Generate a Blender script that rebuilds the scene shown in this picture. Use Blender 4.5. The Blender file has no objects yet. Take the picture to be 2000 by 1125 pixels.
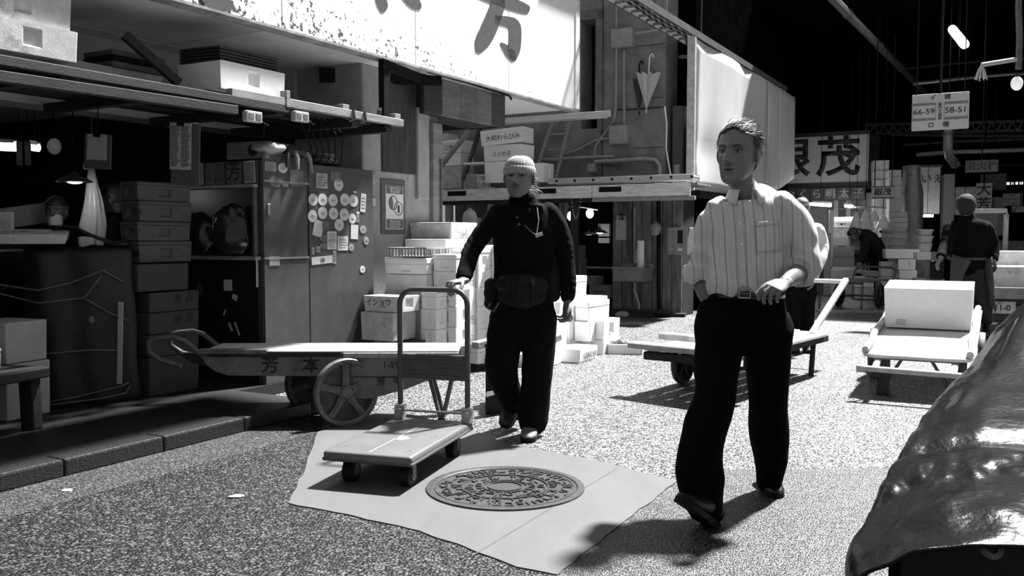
import bpy, bmesh, math, random
from mathutils import Vector, Matrix, noise
from mathutils.bvhtree import BVHTree
random.seed(7)
SC = bpy.context.scene
COL = SC.collection
V = Vector
PI = math.pi

# ------------------------------------------------------------------ camera
F = 1780.0                               # focal length in pixels of the 2000 px wide frame
PIT = math.atan(101.5 / F)
CAMZ = 1.2
cd = bpy.data.cameras.new('camera'); cam = bpy.data.objects.new('camera', cd); COL.objects.link(cam)
cd.sensor_width = 36.0; cd.lens = 36.0 * F / 2000.0; cd.clip_end = 200; cd.clip_start = 0.05
cam.location = (0, 0, CAMZ); cam.rotation_euler = (PI / 2 - PIT, 0, 0)
SC.camera = cam
# ------------------------------------------------------------------ light
w = bpy.data.worlds.new('world'); SC.world = w; w.use_nodes = True
w.node_tree.nodes['Background'].inputs[0].default_value = (1, 1, 1, 1)
w.node_tree.nodes['Background'].inputs[1].default_value = 0.34
sd = bpy.data.lights.new('sun', 'SUN'); sun = bpy.data.objects.new('sun', sd); COL.objects.link(sun)
sd.energy = 20.0; sd.angle = math.radians(3.2)
SUN_EL = math.radians(59); SUN_AZ = math.radians(47)          # azimuth to the right of straight ahead
tosun = V((math.sin(SUN_AZ) * math.cos(SUN_EL), math.cos(SUN_AZ) * math.cos(SUN_EL), math.sin(SUN_EL)))
sun.rotation_euler = tosun.to_track_quat('Z', 'Y').to_euler()
sun.location = tosun * 20
SC.view_settings.view_transform = 'Standard'; SC.view_settings.look = 'None'
SC.view_settings.exposure = 0.0; SC.view_settings.gamma = 1.0
SC.view_settings.use_curve_mapping = False

# ------------------------------------------------------------------ geometry of the place
# the lane runs along the unit vector S; u = metres along the lane, v = metres to the right of the camera across it
ALPHA = math.atan(1010 / F)
sa, ca = math.sin(ALPHA), math.cos(ALPHA)
RZ = -ALPHA                              # rotation of everything square to the lane (local x = across, y = along)
cp, sp = math.cos(PIT), math.sin(PIT)
def ray(px, py):
    x = (px - 1000) / F; y = -(py - 562.5) / F
    return V((x, cp + y * sp, -sp + y * cp))
O = V((0, 0, CAMZ))
def onz(px, py, z): d = ray(px, py); return O + d * ((z - CAMZ) / d.z)
def ony(px, py, Y): d = ray(px, py); return O + d * (Y / d.y)
def onv(px, py, v): d = ray(px, py); return O + d * (v / (d.x * ca - d.y * sa))
def onu(px, py, u): d = ray(px, py); return O + d * (u / (d.x * sa + d.y * ca))
def W(u, v, z=0.0): return V((u * sa + v * ca, u * ca - v * sa, z))
def UV(p): return V((p[0] * sa + p[1] * ca, p[0] * ca - p[1] * sa, p[2]))
def L2(v, u, z): return V((v, u, z))     # local coordinates of objects rotated by RZ and placed at the world origin

# ------------------------------------------------------------------ materials (the photograph is black and white)
MATS = {}
def mat(name, g, rough=0.7, var=0.25, scale=12.0, bump=0.0, bscale=None, metal=0.0, spec=0.5, stretch=None, trans=0.0, coat=0.0, dirt=0.0, dirt_scale=3.0, dirt_g=0.03):
    if name in MATS: return MATS[name]
    m = bpy.data.materials.new(name); m.use_nodes = True; MATS[name] = m
    nt = m.node_tree; N = nt.nodes; K = nt.links
    b = N['Principled BSDF']
    b.inputs['Roughness'].default_value = rough; b.inputs['Metallic'].default_value = metal
    b.inputs['Specular IOR Level'].default_value = spec
    if coat: b.inputs['Coat Weight'].default_value = coat; b.inputs['Coat Roughness'].default_value = 0.12
    if trans: b.inputs['Transmission Weight'].default_value = trans
    tc = N.new('ShaderNodeTexCoord'); mp = N.new('ShaderNodeMapping')
    K.new(tc.outputs['Object'], mp.inputs[0])
    if stretch: mp.inputs['Scale'].default_value = stretch
    nz = N.new('ShaderNodeTexNoise'); nz.inputs['Scale'].default_value = scale; nz.inputs['Detail'].default_value = 6; nz.inputs['Roughness'].default_value = 0.62
    K.new(mp.outputs[0], nz.inputs['Vector'])
    cr = N.new('ShaderNodeValToRGB'); K.new(nz.outputs['Fac'], cr.inputs[0])
    cr.color_ramp.elements[0].position = 0.3; cr.color_ramp.elements[1].position = 0.7
    lo, hi = max(0.001, g * (1 - var)), min(0.95, g * (1 + var))
    cr.color_ramp.elements[0].color = (lo, lo, lo, 1); cr.color_ramp.elements[1].color = (hi, hi, hi, 1)
    out = cr.outputs[0]
    if dirt > 0:
        n2 = N.new('ShaderNodeTexNoise'); n2.inputs['Scale'].default_value = dirt_scale; n2.inputs['Detail'].default_value = 8; n2.inputs['Roughness'].default_value = 0.7
        K.new(mp.outputs[0], n2.inputs['Vector'])
        r2 = N.new('ShaderNodeValToRGB'); K.new(n2.outputs['Fac'], r2.inputs[0])
        r2.color_ramp.elements[0].position = 0.72 - dirt * 0.45; r2.color_ramp.elements[1].position = 0.80 - dirt * 0.3
        r2.color_ramp.elements[0].color = (0, 0, 0, 1); r2.color_ramp.elements[1].color = (1, 1, 1, 1)
        mx = N.new('ShaderNodeMix'); mx.data_type = 'RGBA'
        K.new(r2.outputs[0], mx.inputs['Factor']); K.new(out, mx.inputs['A']); mx.inputs['B'].default_value = (dirt_g, dirt_g, dirt_g, 1)
        out = mx.outputs['Result']
    K.new(out, b.inputs['Base Color'])
    if bump:
        nb = N.new('ShaderNodeTexNoise'); nb.inputs['Scale'].default_value = bscale or scale * 2; nb.inputs['Detail'].default_value = 5
        K.new(mp.outputs[0], nb.inputs['Vector'])
        bn = N.new('ShaderNodeBump'); bn.inputs['Strength'].default_value = bump; bn.inputs['Distance'].default_value = 0.01
        K.new(nb.outputs['Fac'], bn.inputs['Height']); K.new(bn.outputs[0], b.inputs['Normal'])
    return m
def emit(name, s):
    if name in MATS: return MATS[name]
    m = bpy.data.materials.new(name); m.use_nodes = True; MATS[name] = m
    b = m.node_tree.nodes['Principled BSDF']; b.inputs['Base Color'].default_value = (.8, .8, .8, 1)
    b.inputs['Emission Color'].default_value = (1, 1, 1, 1); b.inputs['Emission Strength'].default_value = s
    return m

# ------------------------------------------------------------------ mesh building
class MB:
    def __init__(s): s.v = []; s.f = []
    def add(s, vs, fs):
        o = len(s.v); s.v += [tuple(p) for p in vs]; s.f += [tuple(i + o for i in f) for f in fs]; return s
    def box(s, c, d, R=None, taper=0.0):
        x, y, z = d[0] / 2, d[1] / 2, d[2] / 2; c = V(c); vs = []
        for k in (-1, 1):
            t = 1 - taper if k < 0 else 1
            for a, b in ((-1, -1), (1, -1), (1, 1), (-1, 1)):
                p = V((a * x * t, b * y * t, k * z)); vs.append(c + (R @ p if R else p))
        return s.add(vs, [(3, 2, 1, 0), (4, 5, 6, 7), (0, 1, 5, 4), (1, 2, 6, 5), (2, 3, 7, 6), (3, 0, 4, 7)])
    def bb(s, a, b):           # box between two corners
        a = V(a); b = V(b); d = b - a
        return s.box((a + b) / 2, (abs(d.x), abs(d.y), abs(d.z)))
    def beam(s, p, q, wx, hz, up=V((0, 0, 1))):      # rectangular bar from p to q
        p = V(p); q = V(q); d = (q - p); L = d.length; d.normalize()
        x = d.cross(up); 
        if x.length < 1e-4: x = V((1, 0, 0))
        x.normalize(); z = x.cross(d)
        R = Matrix((x, d, z)).transposed()
        return s.box((p + q) / 2, (wx, L, hz), R)
    def tube(s, pts, r, n=8, caps=True):
        pts = [V(p) for p in pts]; rs = r if isinstance(r, (list, tuple)) else [r] * len(pts)
        rings = []; up = None
        for i, p in enumerate(pts):
            t = (pts[min(i + 1, len(pts) - 1)] - pts[max(i - 1, 0)])
            if t.length < 1e-9: t = V((0, 0, 1))
            t.normalize()
            if up is None:
                up = V((0, 0, 1)) if abs(t.z) < .9 else V((0, 1, 0))
            x = t.cross(up); x.normalize(); y = x.cross(t); up = y
            rings.append([p + (x * math.cos(a) + y * math.sin(a)) * rs[i] for a in [2 * PI * k / n for k in range(n)]])
        return s.loft(rings, caps)
    def loft(s, rings, caps=True, closed=False):
        n = len(rings[0]); vs = [p for r in rings for p in r]; fs = []
        m = len(rings)
        for i in range(m if closed else m - 1):
            for k in range(n):
                a = i * n + k; b = i * n + (k + 1) % n; j = (i + 1) % m
                fs.append((a, b, j * n + (k + 1) % n, j * n + k))
        if caps and not closed:
            fs.append(tuple(range(n - 1, -1, -1))); fs.append(tuple(range((m - 1) * n, m * n)))
        return s.add(vs, fs)
    def lathe(s, prof, n=20, c=(0, 0, 0), R=None):   # profile of (radius, z)
        c = V(c); rings = []
        for r, z in prof:
            ring = []
            for k in range(n):
                a = 2 * PI * k / n; p = V((r * math.cos(a), r * math.sin(a), z)); ring.append(c + (R @ p if R else p))
            rings.append(ring)
        return s.loft(rings)
    def cyl(s, p, q, r, n=12, r2=None):
        return s.tube([p, q], [r, r if r2 is None else r2], n)
    def prism(s, pts, h, o=(0, 0, 0), ex=V((1, 0, 0)), ey=V((0, 1, 0)), en=V((0, 0, 1))):
        o = V(o); a = [o + ex * x + ey * y for x, y in pts]; b = [p + en * h for p in a]; n = len(pts)
        return s.add(a + b, [tuple(range(n - 1, -1, -1)), tuple(range(n, 2 * n))] + [(i, (i + 1) % n, n + (i + 1) % n, n + i) for i in range(n)])
    def sphere(s, c, r, n=14, m=9, R=None):
        c = V(c); r = r if isinstance(r, (tuple, list)) else (r, r, r); rings = []
        for i in range(m + 1):
            t = PI * i / m; t = min(max(t, .02), PI - .02)
            ring = []
            for k in range(n):
                a = 2 * PI * k / n
                p = V((r[0] * math.sin(t) * math.cos(a), r[1] * math.sin(t) * math.sin(a), -r[2] * math.cos(t)))
                ring.append(c + (R @ p if R else p))
            rings.append(ring)
        return s.loft(rings)
    def grid(s, P, thick=0.0):           # P[i][j] vectors
        m, n = len(P), len(P[0]); vs = [p for r in P for p in r]
        fs = [(i * n + j, i * n + j + 1, (i + 1) * n + j + 1, (i + 1) * n + j) for i in range(m - 1) for j in range(n - 1)]
        return s.add(vs, fs)
    def mesh(s, name, bevel=0.0, seg=1, smooth=False, angle=None):
        me = bpy.data.meshes.new(name); me.from_pydata(s.v, [], s.f)
        bm = bmesh.new(); bm.from_mesh(me)
        bmesh.ops.recalc_face_normals(bm, faces=bm.faces)
        if bevel:
            es = [e for e in bm.edges if len(e.link_faces) == 2 and e.calc_face_angle(0) > 0.5]
            bmesh.ops.bevel(bm, geom=es, offset=bevel, segments=seg, profile=0.6, affect='EDGES', clamp_overlap=True)
        bm.to_mesh(me); bm.free()
        if smooth:
            for p in me.polygons: p.use_smooth = True
            me.set_sharp_from_angle(angle=angle or math.radians(40))
        me.update(); return me
    def build(s, name, m, parent=None, bevel=0.0, seg=1, smooth=False, angle=None, loc=None, rz=0.0):
        return link(name, s.mesh(name, bevel, seg, smooth, angle), m, parent, loc, rz)
def link(name, me, m, parent=None, loc=None, rz=0.0):
    o = bpy.data.objects.new(name, me); COL.objects.link(o)
    if m is not None and not me.materials: me.materials.append(m)
    if parent: o.parent = parent
    if loc is not None: o.location = loc
    if rz: o.rotation_euler = (0, 0, rz)
    return o
def thing(name, label, cat, loc=(0, 0, 0), rz=0.0, group=None):
    o = bpy.data.objects.new(name, None); COL.objects.link(o); o.empty_display_size = .1
    o.location = loc; o.rotation_euler = (0, 0, rz)
    return tag(o, label, cat, group)
def tag(o, label, cat, group=None, kind=None):
    o['label'] = label; o['category'] = cat
    if group: o['group'] = group
    if kind: o['kind'] = kind
    return o
def struct(o, label=None):
    o['kind'] = 'structure'
    if label: o['label'] = label
    return o
def Rm(rx=0, ry=0, rz=0): return (Matrix.Rotation(rz, 3, 'Z') @ Matrix.Rotation(ry, 3, 'Y') @ Matrix.Rotation(rx, 3, 'X'))
def solid(o, t, off=0.0):
    md = o.modifiers.new('solid', 'SOLIDIFY'); md.thickness = t; md.offset = off; return o
def smoothstep(a, b, x):
    t = min(1, max(0, (x - a) / (b - a))); return t * t * (3 - 2 * t)
TXT = {}
def text_mesh(body, bold=0.0, ext=0.0008, shear=0.0):
    k = (body, bold, ext, shear)
    if k in TXT: return TXT[k]
    c = bpy.data.curves.new('lettering', 'FONT'); c.body = body; c.align_x = 'CENTER'; c.align_y = 'CENTER'
    c.offset = bold; c.shear = shear; c.resolution_u = 3; c.space_line = 1.0
    o = bpy.data.objects.new('lettering', c); COL.objects.link(o)
    dg = bpy.context.evaluated_depsgraph_get(); dg.update()
    me = bpy.data.meshes.new_from_object(o.evaluated_get(dg)); COL.objects.unlink(o); bpy.data.objects.remove(o)
    bm = bmesh.new(); bm.from_mesh(me)
    ex = bmesh.ops.extrude_face_region(bm, geom=bm.faces[:])
    for v_ in [g for g in ex['geom'] if isinstance(g, bmesh.types.BMVert)]: v_.co.z += ext
    bm.to_mesh(me); bm.free(); me.materials.clear()
    TXT[k] = me; return me
def text(body, size, pos, right, up, m, parent=None, bold=0.0, name='lettering', sx=1.0, shear=0.0):
    """flat lettering on a face: pos is its middle in the parent's frame, right/up its directions"""
    right = V(right).normalized(); up = V(up).normalized(); n = right.cross(up)
    me = text_mesh(body, bold, 0.0008 / max(size, .001) if size < .3 else .004, shear)
    k = me.name + m.name
    if k not in TXT: c = me.copy(); c.materials.append(m); TXT[k] = c
    o = bpy.data.objects.new(name, TXT[k]); COL.objects.link(o)
    M = Matrix((right * size * sx, up * size, n * size)).transposed().to_4x4(); M.translation = V(pos)
    if parent: o.parent = parent
    o.matrix_local = M
    return o
XA, YA, ZA = V((1, 0, 0)), V((0, 1, 0)), V((0, 0, 1))

# ------------------------------------------------------------------ shared materials
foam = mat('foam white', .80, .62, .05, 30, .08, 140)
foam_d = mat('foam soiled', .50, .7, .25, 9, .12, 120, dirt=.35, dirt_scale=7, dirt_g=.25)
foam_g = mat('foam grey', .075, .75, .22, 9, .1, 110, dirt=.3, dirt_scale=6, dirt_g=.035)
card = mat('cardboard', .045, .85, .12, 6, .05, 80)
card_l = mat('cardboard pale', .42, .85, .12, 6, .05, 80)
ink = mat('ink', .012, .6, .1, 20)
ink_g = mat('ink grey', .13, .7, .2, 20)
paper = mat('paper', .70, .8, .06, 15)
paper_g = mat('paper grey', .38, .8, .12, 15)
wood_d = mat('wood dark', .016, .75, .5, 5, .25, 30, stretch=(6, 1, 6))
wood_m = mat('wood weathered', .26, .8, .35, 5, .2, 30, stretch=(7, 1, 7), dirt=.25, dirt_scale=3, dirt_g=.1)
wood_l = mat('wood pale', .48, .75, .25, 5, .15, 30, stretch=(1, 7, 7), dirt=.15, dirt_scale=3, dirt_g=.2)
black = mat('black stuff', .006, .7, .3, 20, spec=.15)
blackpl = mat('black plastic', .012, .28, .3, 20, .1, 30)
steel = mat('steel', .42, .35, .2, 20, .05, 60, metal=.85)
steel_d = mat('steel dark', .10, .45, .4, 18, .12, 50, metal=.6)
iron = mat('rusted iron', .085, .65, .5, 14, .25, 60, metal=.2)
conc = mat('concrete', .30, .85, .25, 4, .2, 45, dirt=.28, dirt_scale=2.2, dirt_g=.13)
conc_d = mat('concrete dark', .085, .85, .4, 4, .2, 45, dirt=.3, dirt_scale=2.2, dirt_g=.03)
white_pl = mat('white plastic', .72, .4, .05, 20)
grey_pl = mat('grey plastic', .30, .5, .1, 20)
rope_m = mat('rope', .13, .8, .3, 60, .3, 200)
# ================================================================== THE SETTING
def asphalt(name, scale, lo, hi, mid, bumpd, rough=.42, spec=.55):
    m = bpy.data.materials.new(name); m.use_nodes = True; nt = m.node_tree; N = nt.nodes; K = nt.links
    b = N['Principled BSDF']; b.inputs['Roughness'].default_value = rough; b.inputs['Specular IOR Level'].default_value = spec
    tc = N.new('ShaderNodeTexCoord')
    wv = N.new('ShaderNodeTexNoise'); wv.inputs['Scale'].default_value = scale * .8; wv.inputs['Detail'].default_value = 2
    K.new(tc.outputs['Object'], wv.inputs['Vector'])
    mxv = N.new('ShaderNodeMix'); mxv.data_type = 'RGBA'; mxv.blend_type = 'LINEAR_LIGHT'; mxv.inputs['Factor'].default_value = .35 / scale
    K.new(tc.outputs['Object'], mxv.inputs['A']); K.new(wv.outputs['Color'], mxv.inputs['B'])
    vo = N.new('ShaderNodeTexVoronoi'); vo.inputs['Scale'].default_value = scale; K.new(mxv.outputs['Result'], vo.inputs['Vector'])
    sep = N.new('ShaderNodeSeparateColor'); K.new(vo.outputs['Color'], sep.inputs[0])
    r1 = N.new('ShaderNodeValToRGB'); K.new(sep.outputs[0], r1.inputs[0])
    e = r1.color_ramp.elements; e[0].color = (lo, lo, lo, 1); e[0].position = .15; e[1].color = (hi, hi, hi, 1); e[1].position = .95
    x = e.new(.55); x.color = (mid, mid, mid, 1)
    r2 = N.new('ShaderNodeValToRGB'); K.new(vo.outputs['Distance'], r2.inputs[0])
    r2.color_ramp.elements[0].position = .25; r2.color_ramp.elements[0].color = (1, 1, 1, 1); r2.color_ramp.elements[1].position = .75; r2.color_ramp.elements[1].color = (.12, .12, .12, 1)
    n = N.new('ShaderNodeTexNoise'); n.inputs['Scale'].default_value = 1.3; n.inputs['Detail'].default_value = 5; K.new(tc.outputs['Object'], n.inputs['Vector'])
    r3 = N.new('ShaderNodeValToRGB'); K.new(n.outputs['Fac'], r3.inputs[0]); r3.color_ramp.elements[0].position = .3; r3.color_ramp.elements[0].color = (.72, .72, .72, 1); r3.color_ramp.elements[1].position = .7
    a = N.new('ShaderNodeMix'); a.data_type = 'RGBA'; a.blend_type = 'MULTIPLY'; a.inputs['Factor'].default_value = 1
    K.new(r1.outputs[0], a.inputs['A']); K.new(r2.outputs[0], a.inputs['B'])
    c = N.new('ShaderNodeMix'); c.data_type = 'RGBA'; c.blend_type = 'MULTIPLY'; c.inputs['Factor'].default_value = 1
    K.new(a.outputs['Result'], c.inputs['A']); K.new(r3.outputs[0], c.inputs['B'])
    K.new(c.outputs['Result'], b.inputs['Base Color'])
    bn = N.new('ShaderNodeBump'); bn.inputs['Strength'].default_value = .9; bn.inputs['Distance'].default_value = bumpd; bn.invert = True
    K.new(vo.outputs['Distance'], bn.inputs['Height']); K.new(bn.outputs[0], b.inputs['Normal'])
    return m
tarmac = asphalt('asphalt coarse', 75, .010, .56, .145, .008)
tarmac_f = asphalt('asphalt fine', 120, .014, .19, .055, .004)
tarmac_o = asphalt('asphalt old', 75, .002, .13, .012, .008, .5, .3)

def strip(u0, u1, v0, v1, z0, z1, name, m, bevel=0.0):
    """lane-aligned block"""
    o = MB().bb((v0, u0, z0), (v1, u1, z1)).build(name, m, None, bevel); o.rotation_euler = (0, 0, RZ); return o

g = MB(); g.box((4, 17, -.1), (70, 60, .2)); floor = struct(g.build('floor', tarmac), 'speckled asphalt lane')
g = MB(); pts = [onz(1322, 946, 0), onz(1400, 918, 0), onz(1740, 916, 0), V((3.5, 4.6, 0)), V((3.5, 1.0, 0)), V((.1, 1.0, 0)), onz(1086, 1123, 0)]
g.prism([(p.x, p.y) for p in pts], .003, (0, 0, 0)); struct(g.build('floor_patch', tarmac_f), 'finer darker asphalt repair')
ol = [onz(*p, 0) for p in ((1088, 1123), (1010, 1107), (905, 1067), (820, 1037), (700, 1009), (566, 983), (592, 930), (624, 848))] + [W(4.75, -4.15), W(0, -4.15), W(-1, -1.2), V((.1, 1.0, 0))]
MB().prism([(p.x, p.y) for p in ol], .002).build('floor_old', tarmac_o)['kind'] = 'structure'
# gutter strip along the kerb
struct(strip(.0, 4.2, -4.15, -3.75, 0, .004, 'floor_gutter', tarmac_f), 'smooth dark strip beside the kerb')
# raised pavement under the left shops and its kerb stones
kerbm = mat('kerb', .010, .5, .4, 30, .5, 70)
struct(strip(-2, 4.70, -16, -4.30, 0, .085, 'floor_platform', kerbm), 'raised pavement under the shop')
struct(strip(4.70, 6.9, -16, -4.94, 0, .085, 'floor_platform', kerbm), 'raised pavement under the cabinets')
k = struct(MB().bb((-4.30, -2, 0), (-4.30 + .001, -1.99, .01)).build('trim_1', kerbm), 'kerb of dark stones'); k.rotation_euler = (0, 0, RZ)
ks = MB().bb((-.15, 0, 0), (0, .594, .09)).mesh('kerb_stone', .012, 2); ks.materials.append(kerbm)
for i in range(11):
    o = link('kerb_stone', ks, kerbm, k, (-4.15, -2 + .6 * i, 0))
# left building: walls, soffit, upper storey
soff = mat('soffit', .72, .85, .12, 2.2, .05, 20, dirt=.15, dirt_scale=1.4, dirt_g=.5)
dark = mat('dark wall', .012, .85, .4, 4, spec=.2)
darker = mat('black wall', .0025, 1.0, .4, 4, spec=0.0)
C1 = struct(strip(-2, 10, -16, -4.86, 2.72, 2.80, 'ceiling', soff), 'soffit under the upper storey')
for i, u in enumerate((-.6, 1.0, 2.6, 4.2, 5.8, 7.4, 9.0)):
    for j, v in enumerate((-5.95, -7.1)):
        o = MB().bb((v, u - .79, 2.706), (v + 1.12, u + .79, 2.719)).build('soffit_panel', soff, C1)
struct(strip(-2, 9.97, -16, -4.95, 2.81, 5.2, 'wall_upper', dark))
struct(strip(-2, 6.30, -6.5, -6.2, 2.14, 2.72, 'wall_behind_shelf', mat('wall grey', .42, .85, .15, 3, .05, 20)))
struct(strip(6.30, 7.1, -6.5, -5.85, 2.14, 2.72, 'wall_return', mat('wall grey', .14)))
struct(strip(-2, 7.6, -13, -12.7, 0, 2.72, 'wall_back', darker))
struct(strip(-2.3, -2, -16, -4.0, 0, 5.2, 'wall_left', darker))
struct(strip(7.42, 7.58, -12.7, -5.9, 0, 2.72, 'wall_partition', dark))
# concrete pillar at the corner of the shop
P = struct(strip(6.34, 7.52, -5.9, -5.1, 0, 2.72, 'wall_pillar', conc, .012), 'concrete pillar at the corner of the shop')
MB().bb((-5.11, 6.60, 1.78), (-5.085, 7.12, 2.60)).build('dark_board', mat('board stained', .035, .8, .6, 3, .1, 20, stretch=(1, 6, 1)), P, .006)
MB().bb((-5.11, 7.12, 1.55), (-5.06, 7.30, 2.42)).build('cover_board', conc, P, .006)
MB().bb((-5.11, 7.36, .6), (-5.05, 7.52, 2.30)).build('corner_board', mat('board grey', .2, .8, .3, 4, .15, 30, stretch=(1, 1, 5)), P, .006)
MB().tube([(-5.04, 7.47, 1.95), (-5.04, 7.47, 1.3), (-5.03, 7.46, .5)], .012).build('conduit', iron, P)
# timber-clad beam below the soffit
Bm = struct(strip(7.14, 8.50, -5.35, -4.93, 2.36, 2.70, 'trim_2', wood_d), 'timber-clad beam under the sign')
for i, (a, b_, g_) in enumerate(((7.0, 7.30, .03), (7.30, 7.62, .14), (7.62, 7.92, .12), (7.92, 8.22, .15), (8.22, 8.50, .05))):
    MB().bb((-4.94, a + .003, 2.35), (-4.905, b_ - .003, 2.705)).build('cladding_board', mat('cladding %d' % i, g_, .8, .3, 5, .15, 25, stretch=(1, 1, 5)), Bm, .003)
MB().bb((-6.0, 8.44, 2.36), (-4.95, 8.50, 2.66)).build('end_board', wood_d, Bm, .003)
MB().beam((-4.78, 6.2, 2.66), (-4.98, 7.3, 2.66), .05, .1).build('angle_iron', black, Bm)
MB().beam((-5.5, 6.25, 2.62), (-4.82, 7.15, 2.66), .05, .12).build('angle_iron', black, Bm)
MB().tube([(-4.80, 6.9, 2.69), (-4.79, 7.6, 2.685), (-4.80, 8.4, 2.67), (-4.80, 8.45, 2.64)], .011).build('cable', black, Bm)

# ---- the white painted fascia sign
def fascia_mat():
    m = mat('fascia paint', .78, .6, .06, 1.5); nt = m.node_tree; N = nt.nodes; K = nt.links; b = N['Principled BSDF']
    src = b.inputs['Base Color'].links[0].from_socket
    tc = N.new('ShaderNodeTexCoord'); sx = N.new('ShaderNodeSeparateXYZ'); K.new(tc.outputs['Object'], sx.inputs[0])
    def math_(op, a, b_):
        n = N.new('ShaderNodeMath'); n.operation = op
        for i, q in enumerate((a, b_)):
            if isinstance(q, (int, float)): n.inputs[i].default_value = q
            elif q is not None: K.new(q, n.inputs[i])
        return n.outputs[0]
    # rust blisters: more of them towards the lower edge and towards the near end of the board
    n1 = N.new('ShaderNodeTexNoise'); n1.inputs['Scale'].default_value = 30; n1.inputs['Detail'].default_value = 4; K.new(tc.outputs['Object'], n1.inputs['Vector'])
    n2 = N.new('ShaderNodeTexNoise'); n2.inputs['Scale'].default_value = 3.0; n2.inputs['Detail'].default_value = 4; K.new(tc.outputs['Object'], n2.inputs['Vector'])
    low = math_('MULTIPLY', math_('SUBTRACT', 3.05, sx.outputs['Z']), .36)
    near = math_('MULTIPLY', math_('SUBTRACT', 7.2, sx.outputs['Y']), .05)
    s = math_('ADD', math_('ADD', n1.outputs['Fac'], math_('MULTIPLY', n2.outputs['Fac'], .30)), math_('ADD', math_('MAXIMUM', low, -.08), math_('MINIMUM', near, .07)))
    r = N.new('ShaderNodeValToRGB'); K.new(s, r.inputs[0]); r.color_ramp.elements[0].position = .900; r.color_ramp.elements[1].position = .930
    mx = N.new('ShaderNodeMix'); mx.data_type = 'RGBA'; K.new(r.outputs[0], mx.inputs['Factor']); K.new(src, mx.inputs['A'])
    mx.inputs['B'].default_value = (.07, .07, .07, 1); K.new(mx.outputs['Result'], b.inputs['Base Color'])
    return m
fm = fascia_mat()
FT = thing('fascia_sign', 'long white painted sign board with rust spots and huge dark brushed characters above the shop', 'sign', (0, 0, 0), RZ)
for a, b_ in ((-2, 1.2), (1.2, 3.2), (3.2, 5.0), (5.0, 6.65), (6.65, 8.3), (8.3, 9.88)):
    MB().bb((-4.86, a + .002, 2.70), (-4.75, b_ - .002, 5.2)).build('sign_panel', fm, FT, .004)
MB().bb((-4.95, 9.88, 2.71), (-4.74, 10.0, 5.2)).build('end_trim', mat('trim white', .7), FT, .006)
MB().bb((-4.88, -2, 2.685), (-4.745, 9.99, 2.703)).build('bottom_rail', mat('rail soiled', .30, .7, .5, 8, .2, 40), FT)
def stroke(pts, FTv=-4.748):
    """brush stroke from (px, py, half width px) read on the board's plane, as a flat raised shape"""
    P = []
    for i in range(len(pts) - 1):            # subdivide with a smooth curve
        p0 = pts[max(i - 1, 0)]; p1 = pts[i]; p2 = pts[i + 1]; p3 = pts[min(i + 2, len(pts) - 1)]
        for k in range(5):
            t = k / 5; P.append([.5 * ((2 * p1[j]) + (-p0[j] + p2[j]) * t + (2 * p0[j] - 5 * p1[j] + 4 * p2[j] - p3[j]) * t * t + (-p0[j] + 3 * p1[j] - 3 * p2[j] + p3[j]) * t ** 3) for j in range(3)])
    P.append(list(pts[-1])); lo = []; hi = []
    for i, (x, y, h) in enumerate(P):
        a = P[max(i - 1, 0)]; b_ = P[min(i + 1, len(P) - 1)]; dx, dy = b_[0] - a[0], b_[1] - a[1]; l = math.hypot(dx, dy) or 1
        lo.append((x - dy / l * h, y + dx / l * h)); hi.append((x + dy / l * h, y - dx / l * h))
    mb = MB(); A = []; B_ = []
    for q, arr in ((lo, A), (hi, B_)):
        for x, y in q:
            p = UV(onv(x, y, FTv)); arr.append(V((FTv, p.x, p.z)))
    mb.grid([A, B_]); return mb
sm = mat('sign ink', .075, .6, .25, 14, dirt=.1, dirt_scale=18, dirt_g=.5)
for s in (  # lower part of the character at the right end
    [(962, -60, 12), (968, -20, 13), (972, 6, 14), (965, 30, 15), (953, 60, 16), (941, 84, 14), (933, 103, 4)],
    [(900, -30, 10), (960, -6, 12), (1000, 8, 12), (1028, 18, 9), (1034, 20, 4)],
    [(966, 38, 8), (990, 42, 10), (1004, 50, 12), (1006, 75, 12), (1003, 100, 12), (1002, 118, 5)],
    [(1004, 119, 4), (997, 105, 9), (986, 92, 6), (978, 84, 2)],
    # tips of the strokes of the next character
    [(700, -70, 6), (735, -20, 8), (745, 2, 10), (748, 14, 9), (746, 23, 3)], [(770, -40, 8), (795, -8, 10), (810, 6, 11), (819, 14, 6), (822, 16, 2)],
    [(380, -50, 12), (415, -8, 22), (440, 8, 15), (456, 8, 6)]):
    solid(stroke(s).build('brushed_character_stroke', sm, FT), .004)
# inner rust-streaked lip hanging below at the right end is the soffit's own edge

# ---- alley behind: concrete wall over the rack, with a doorway
conc_a = mat('concrete alley', .20, .85, .3, 4, .2, 45, dirt=.28, dirt_scale=2.2, dirt_g=.075)
CW = struct(strip(13.3, 13.9, -10, -6.28, 1.92, 7, 'wall_concrete', conc_a), 'concrete wall with a dark doorway')
def wpart(name, a, b_, m, par, bev=0.0): return MB().bb(a, b_).build(name, m, par, bev)
struct(strip(13.3, 13.9, -5.93, -4.88, 1.92, 7, 'wall_concrete_right', conc_a, .04), 'concrete pier with conduits')
struct(strip(13.3, 13.9, -6.28, -5.93, 4.60, 7, 'wall_concrete_head', conc_a))
struct(strip(13.3, 13.9, -6.28, -5.93, 1.92, 2.9, 'wall_concrete_sill', conc_a))
for i, z in enumerate((2.55, 3.3, 4.1)):
    wpart('shutter_joint', (-5.35, 13.285, z), (-4.90, 13.30, z + .012), conc_d, CW)
D1 = struct(strip(13.25, 13.36, -5.98, -5.90, 2.85, 4.72, 'door_1', mat('door frame', .14, .7, .3, 8)), 'narrow dark doorway high in the wall')
wpart('head', (-6.32, 13.25, 4.60), (-5.90, 13.36, 4.72), MATS['door frame'], D1)
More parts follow.
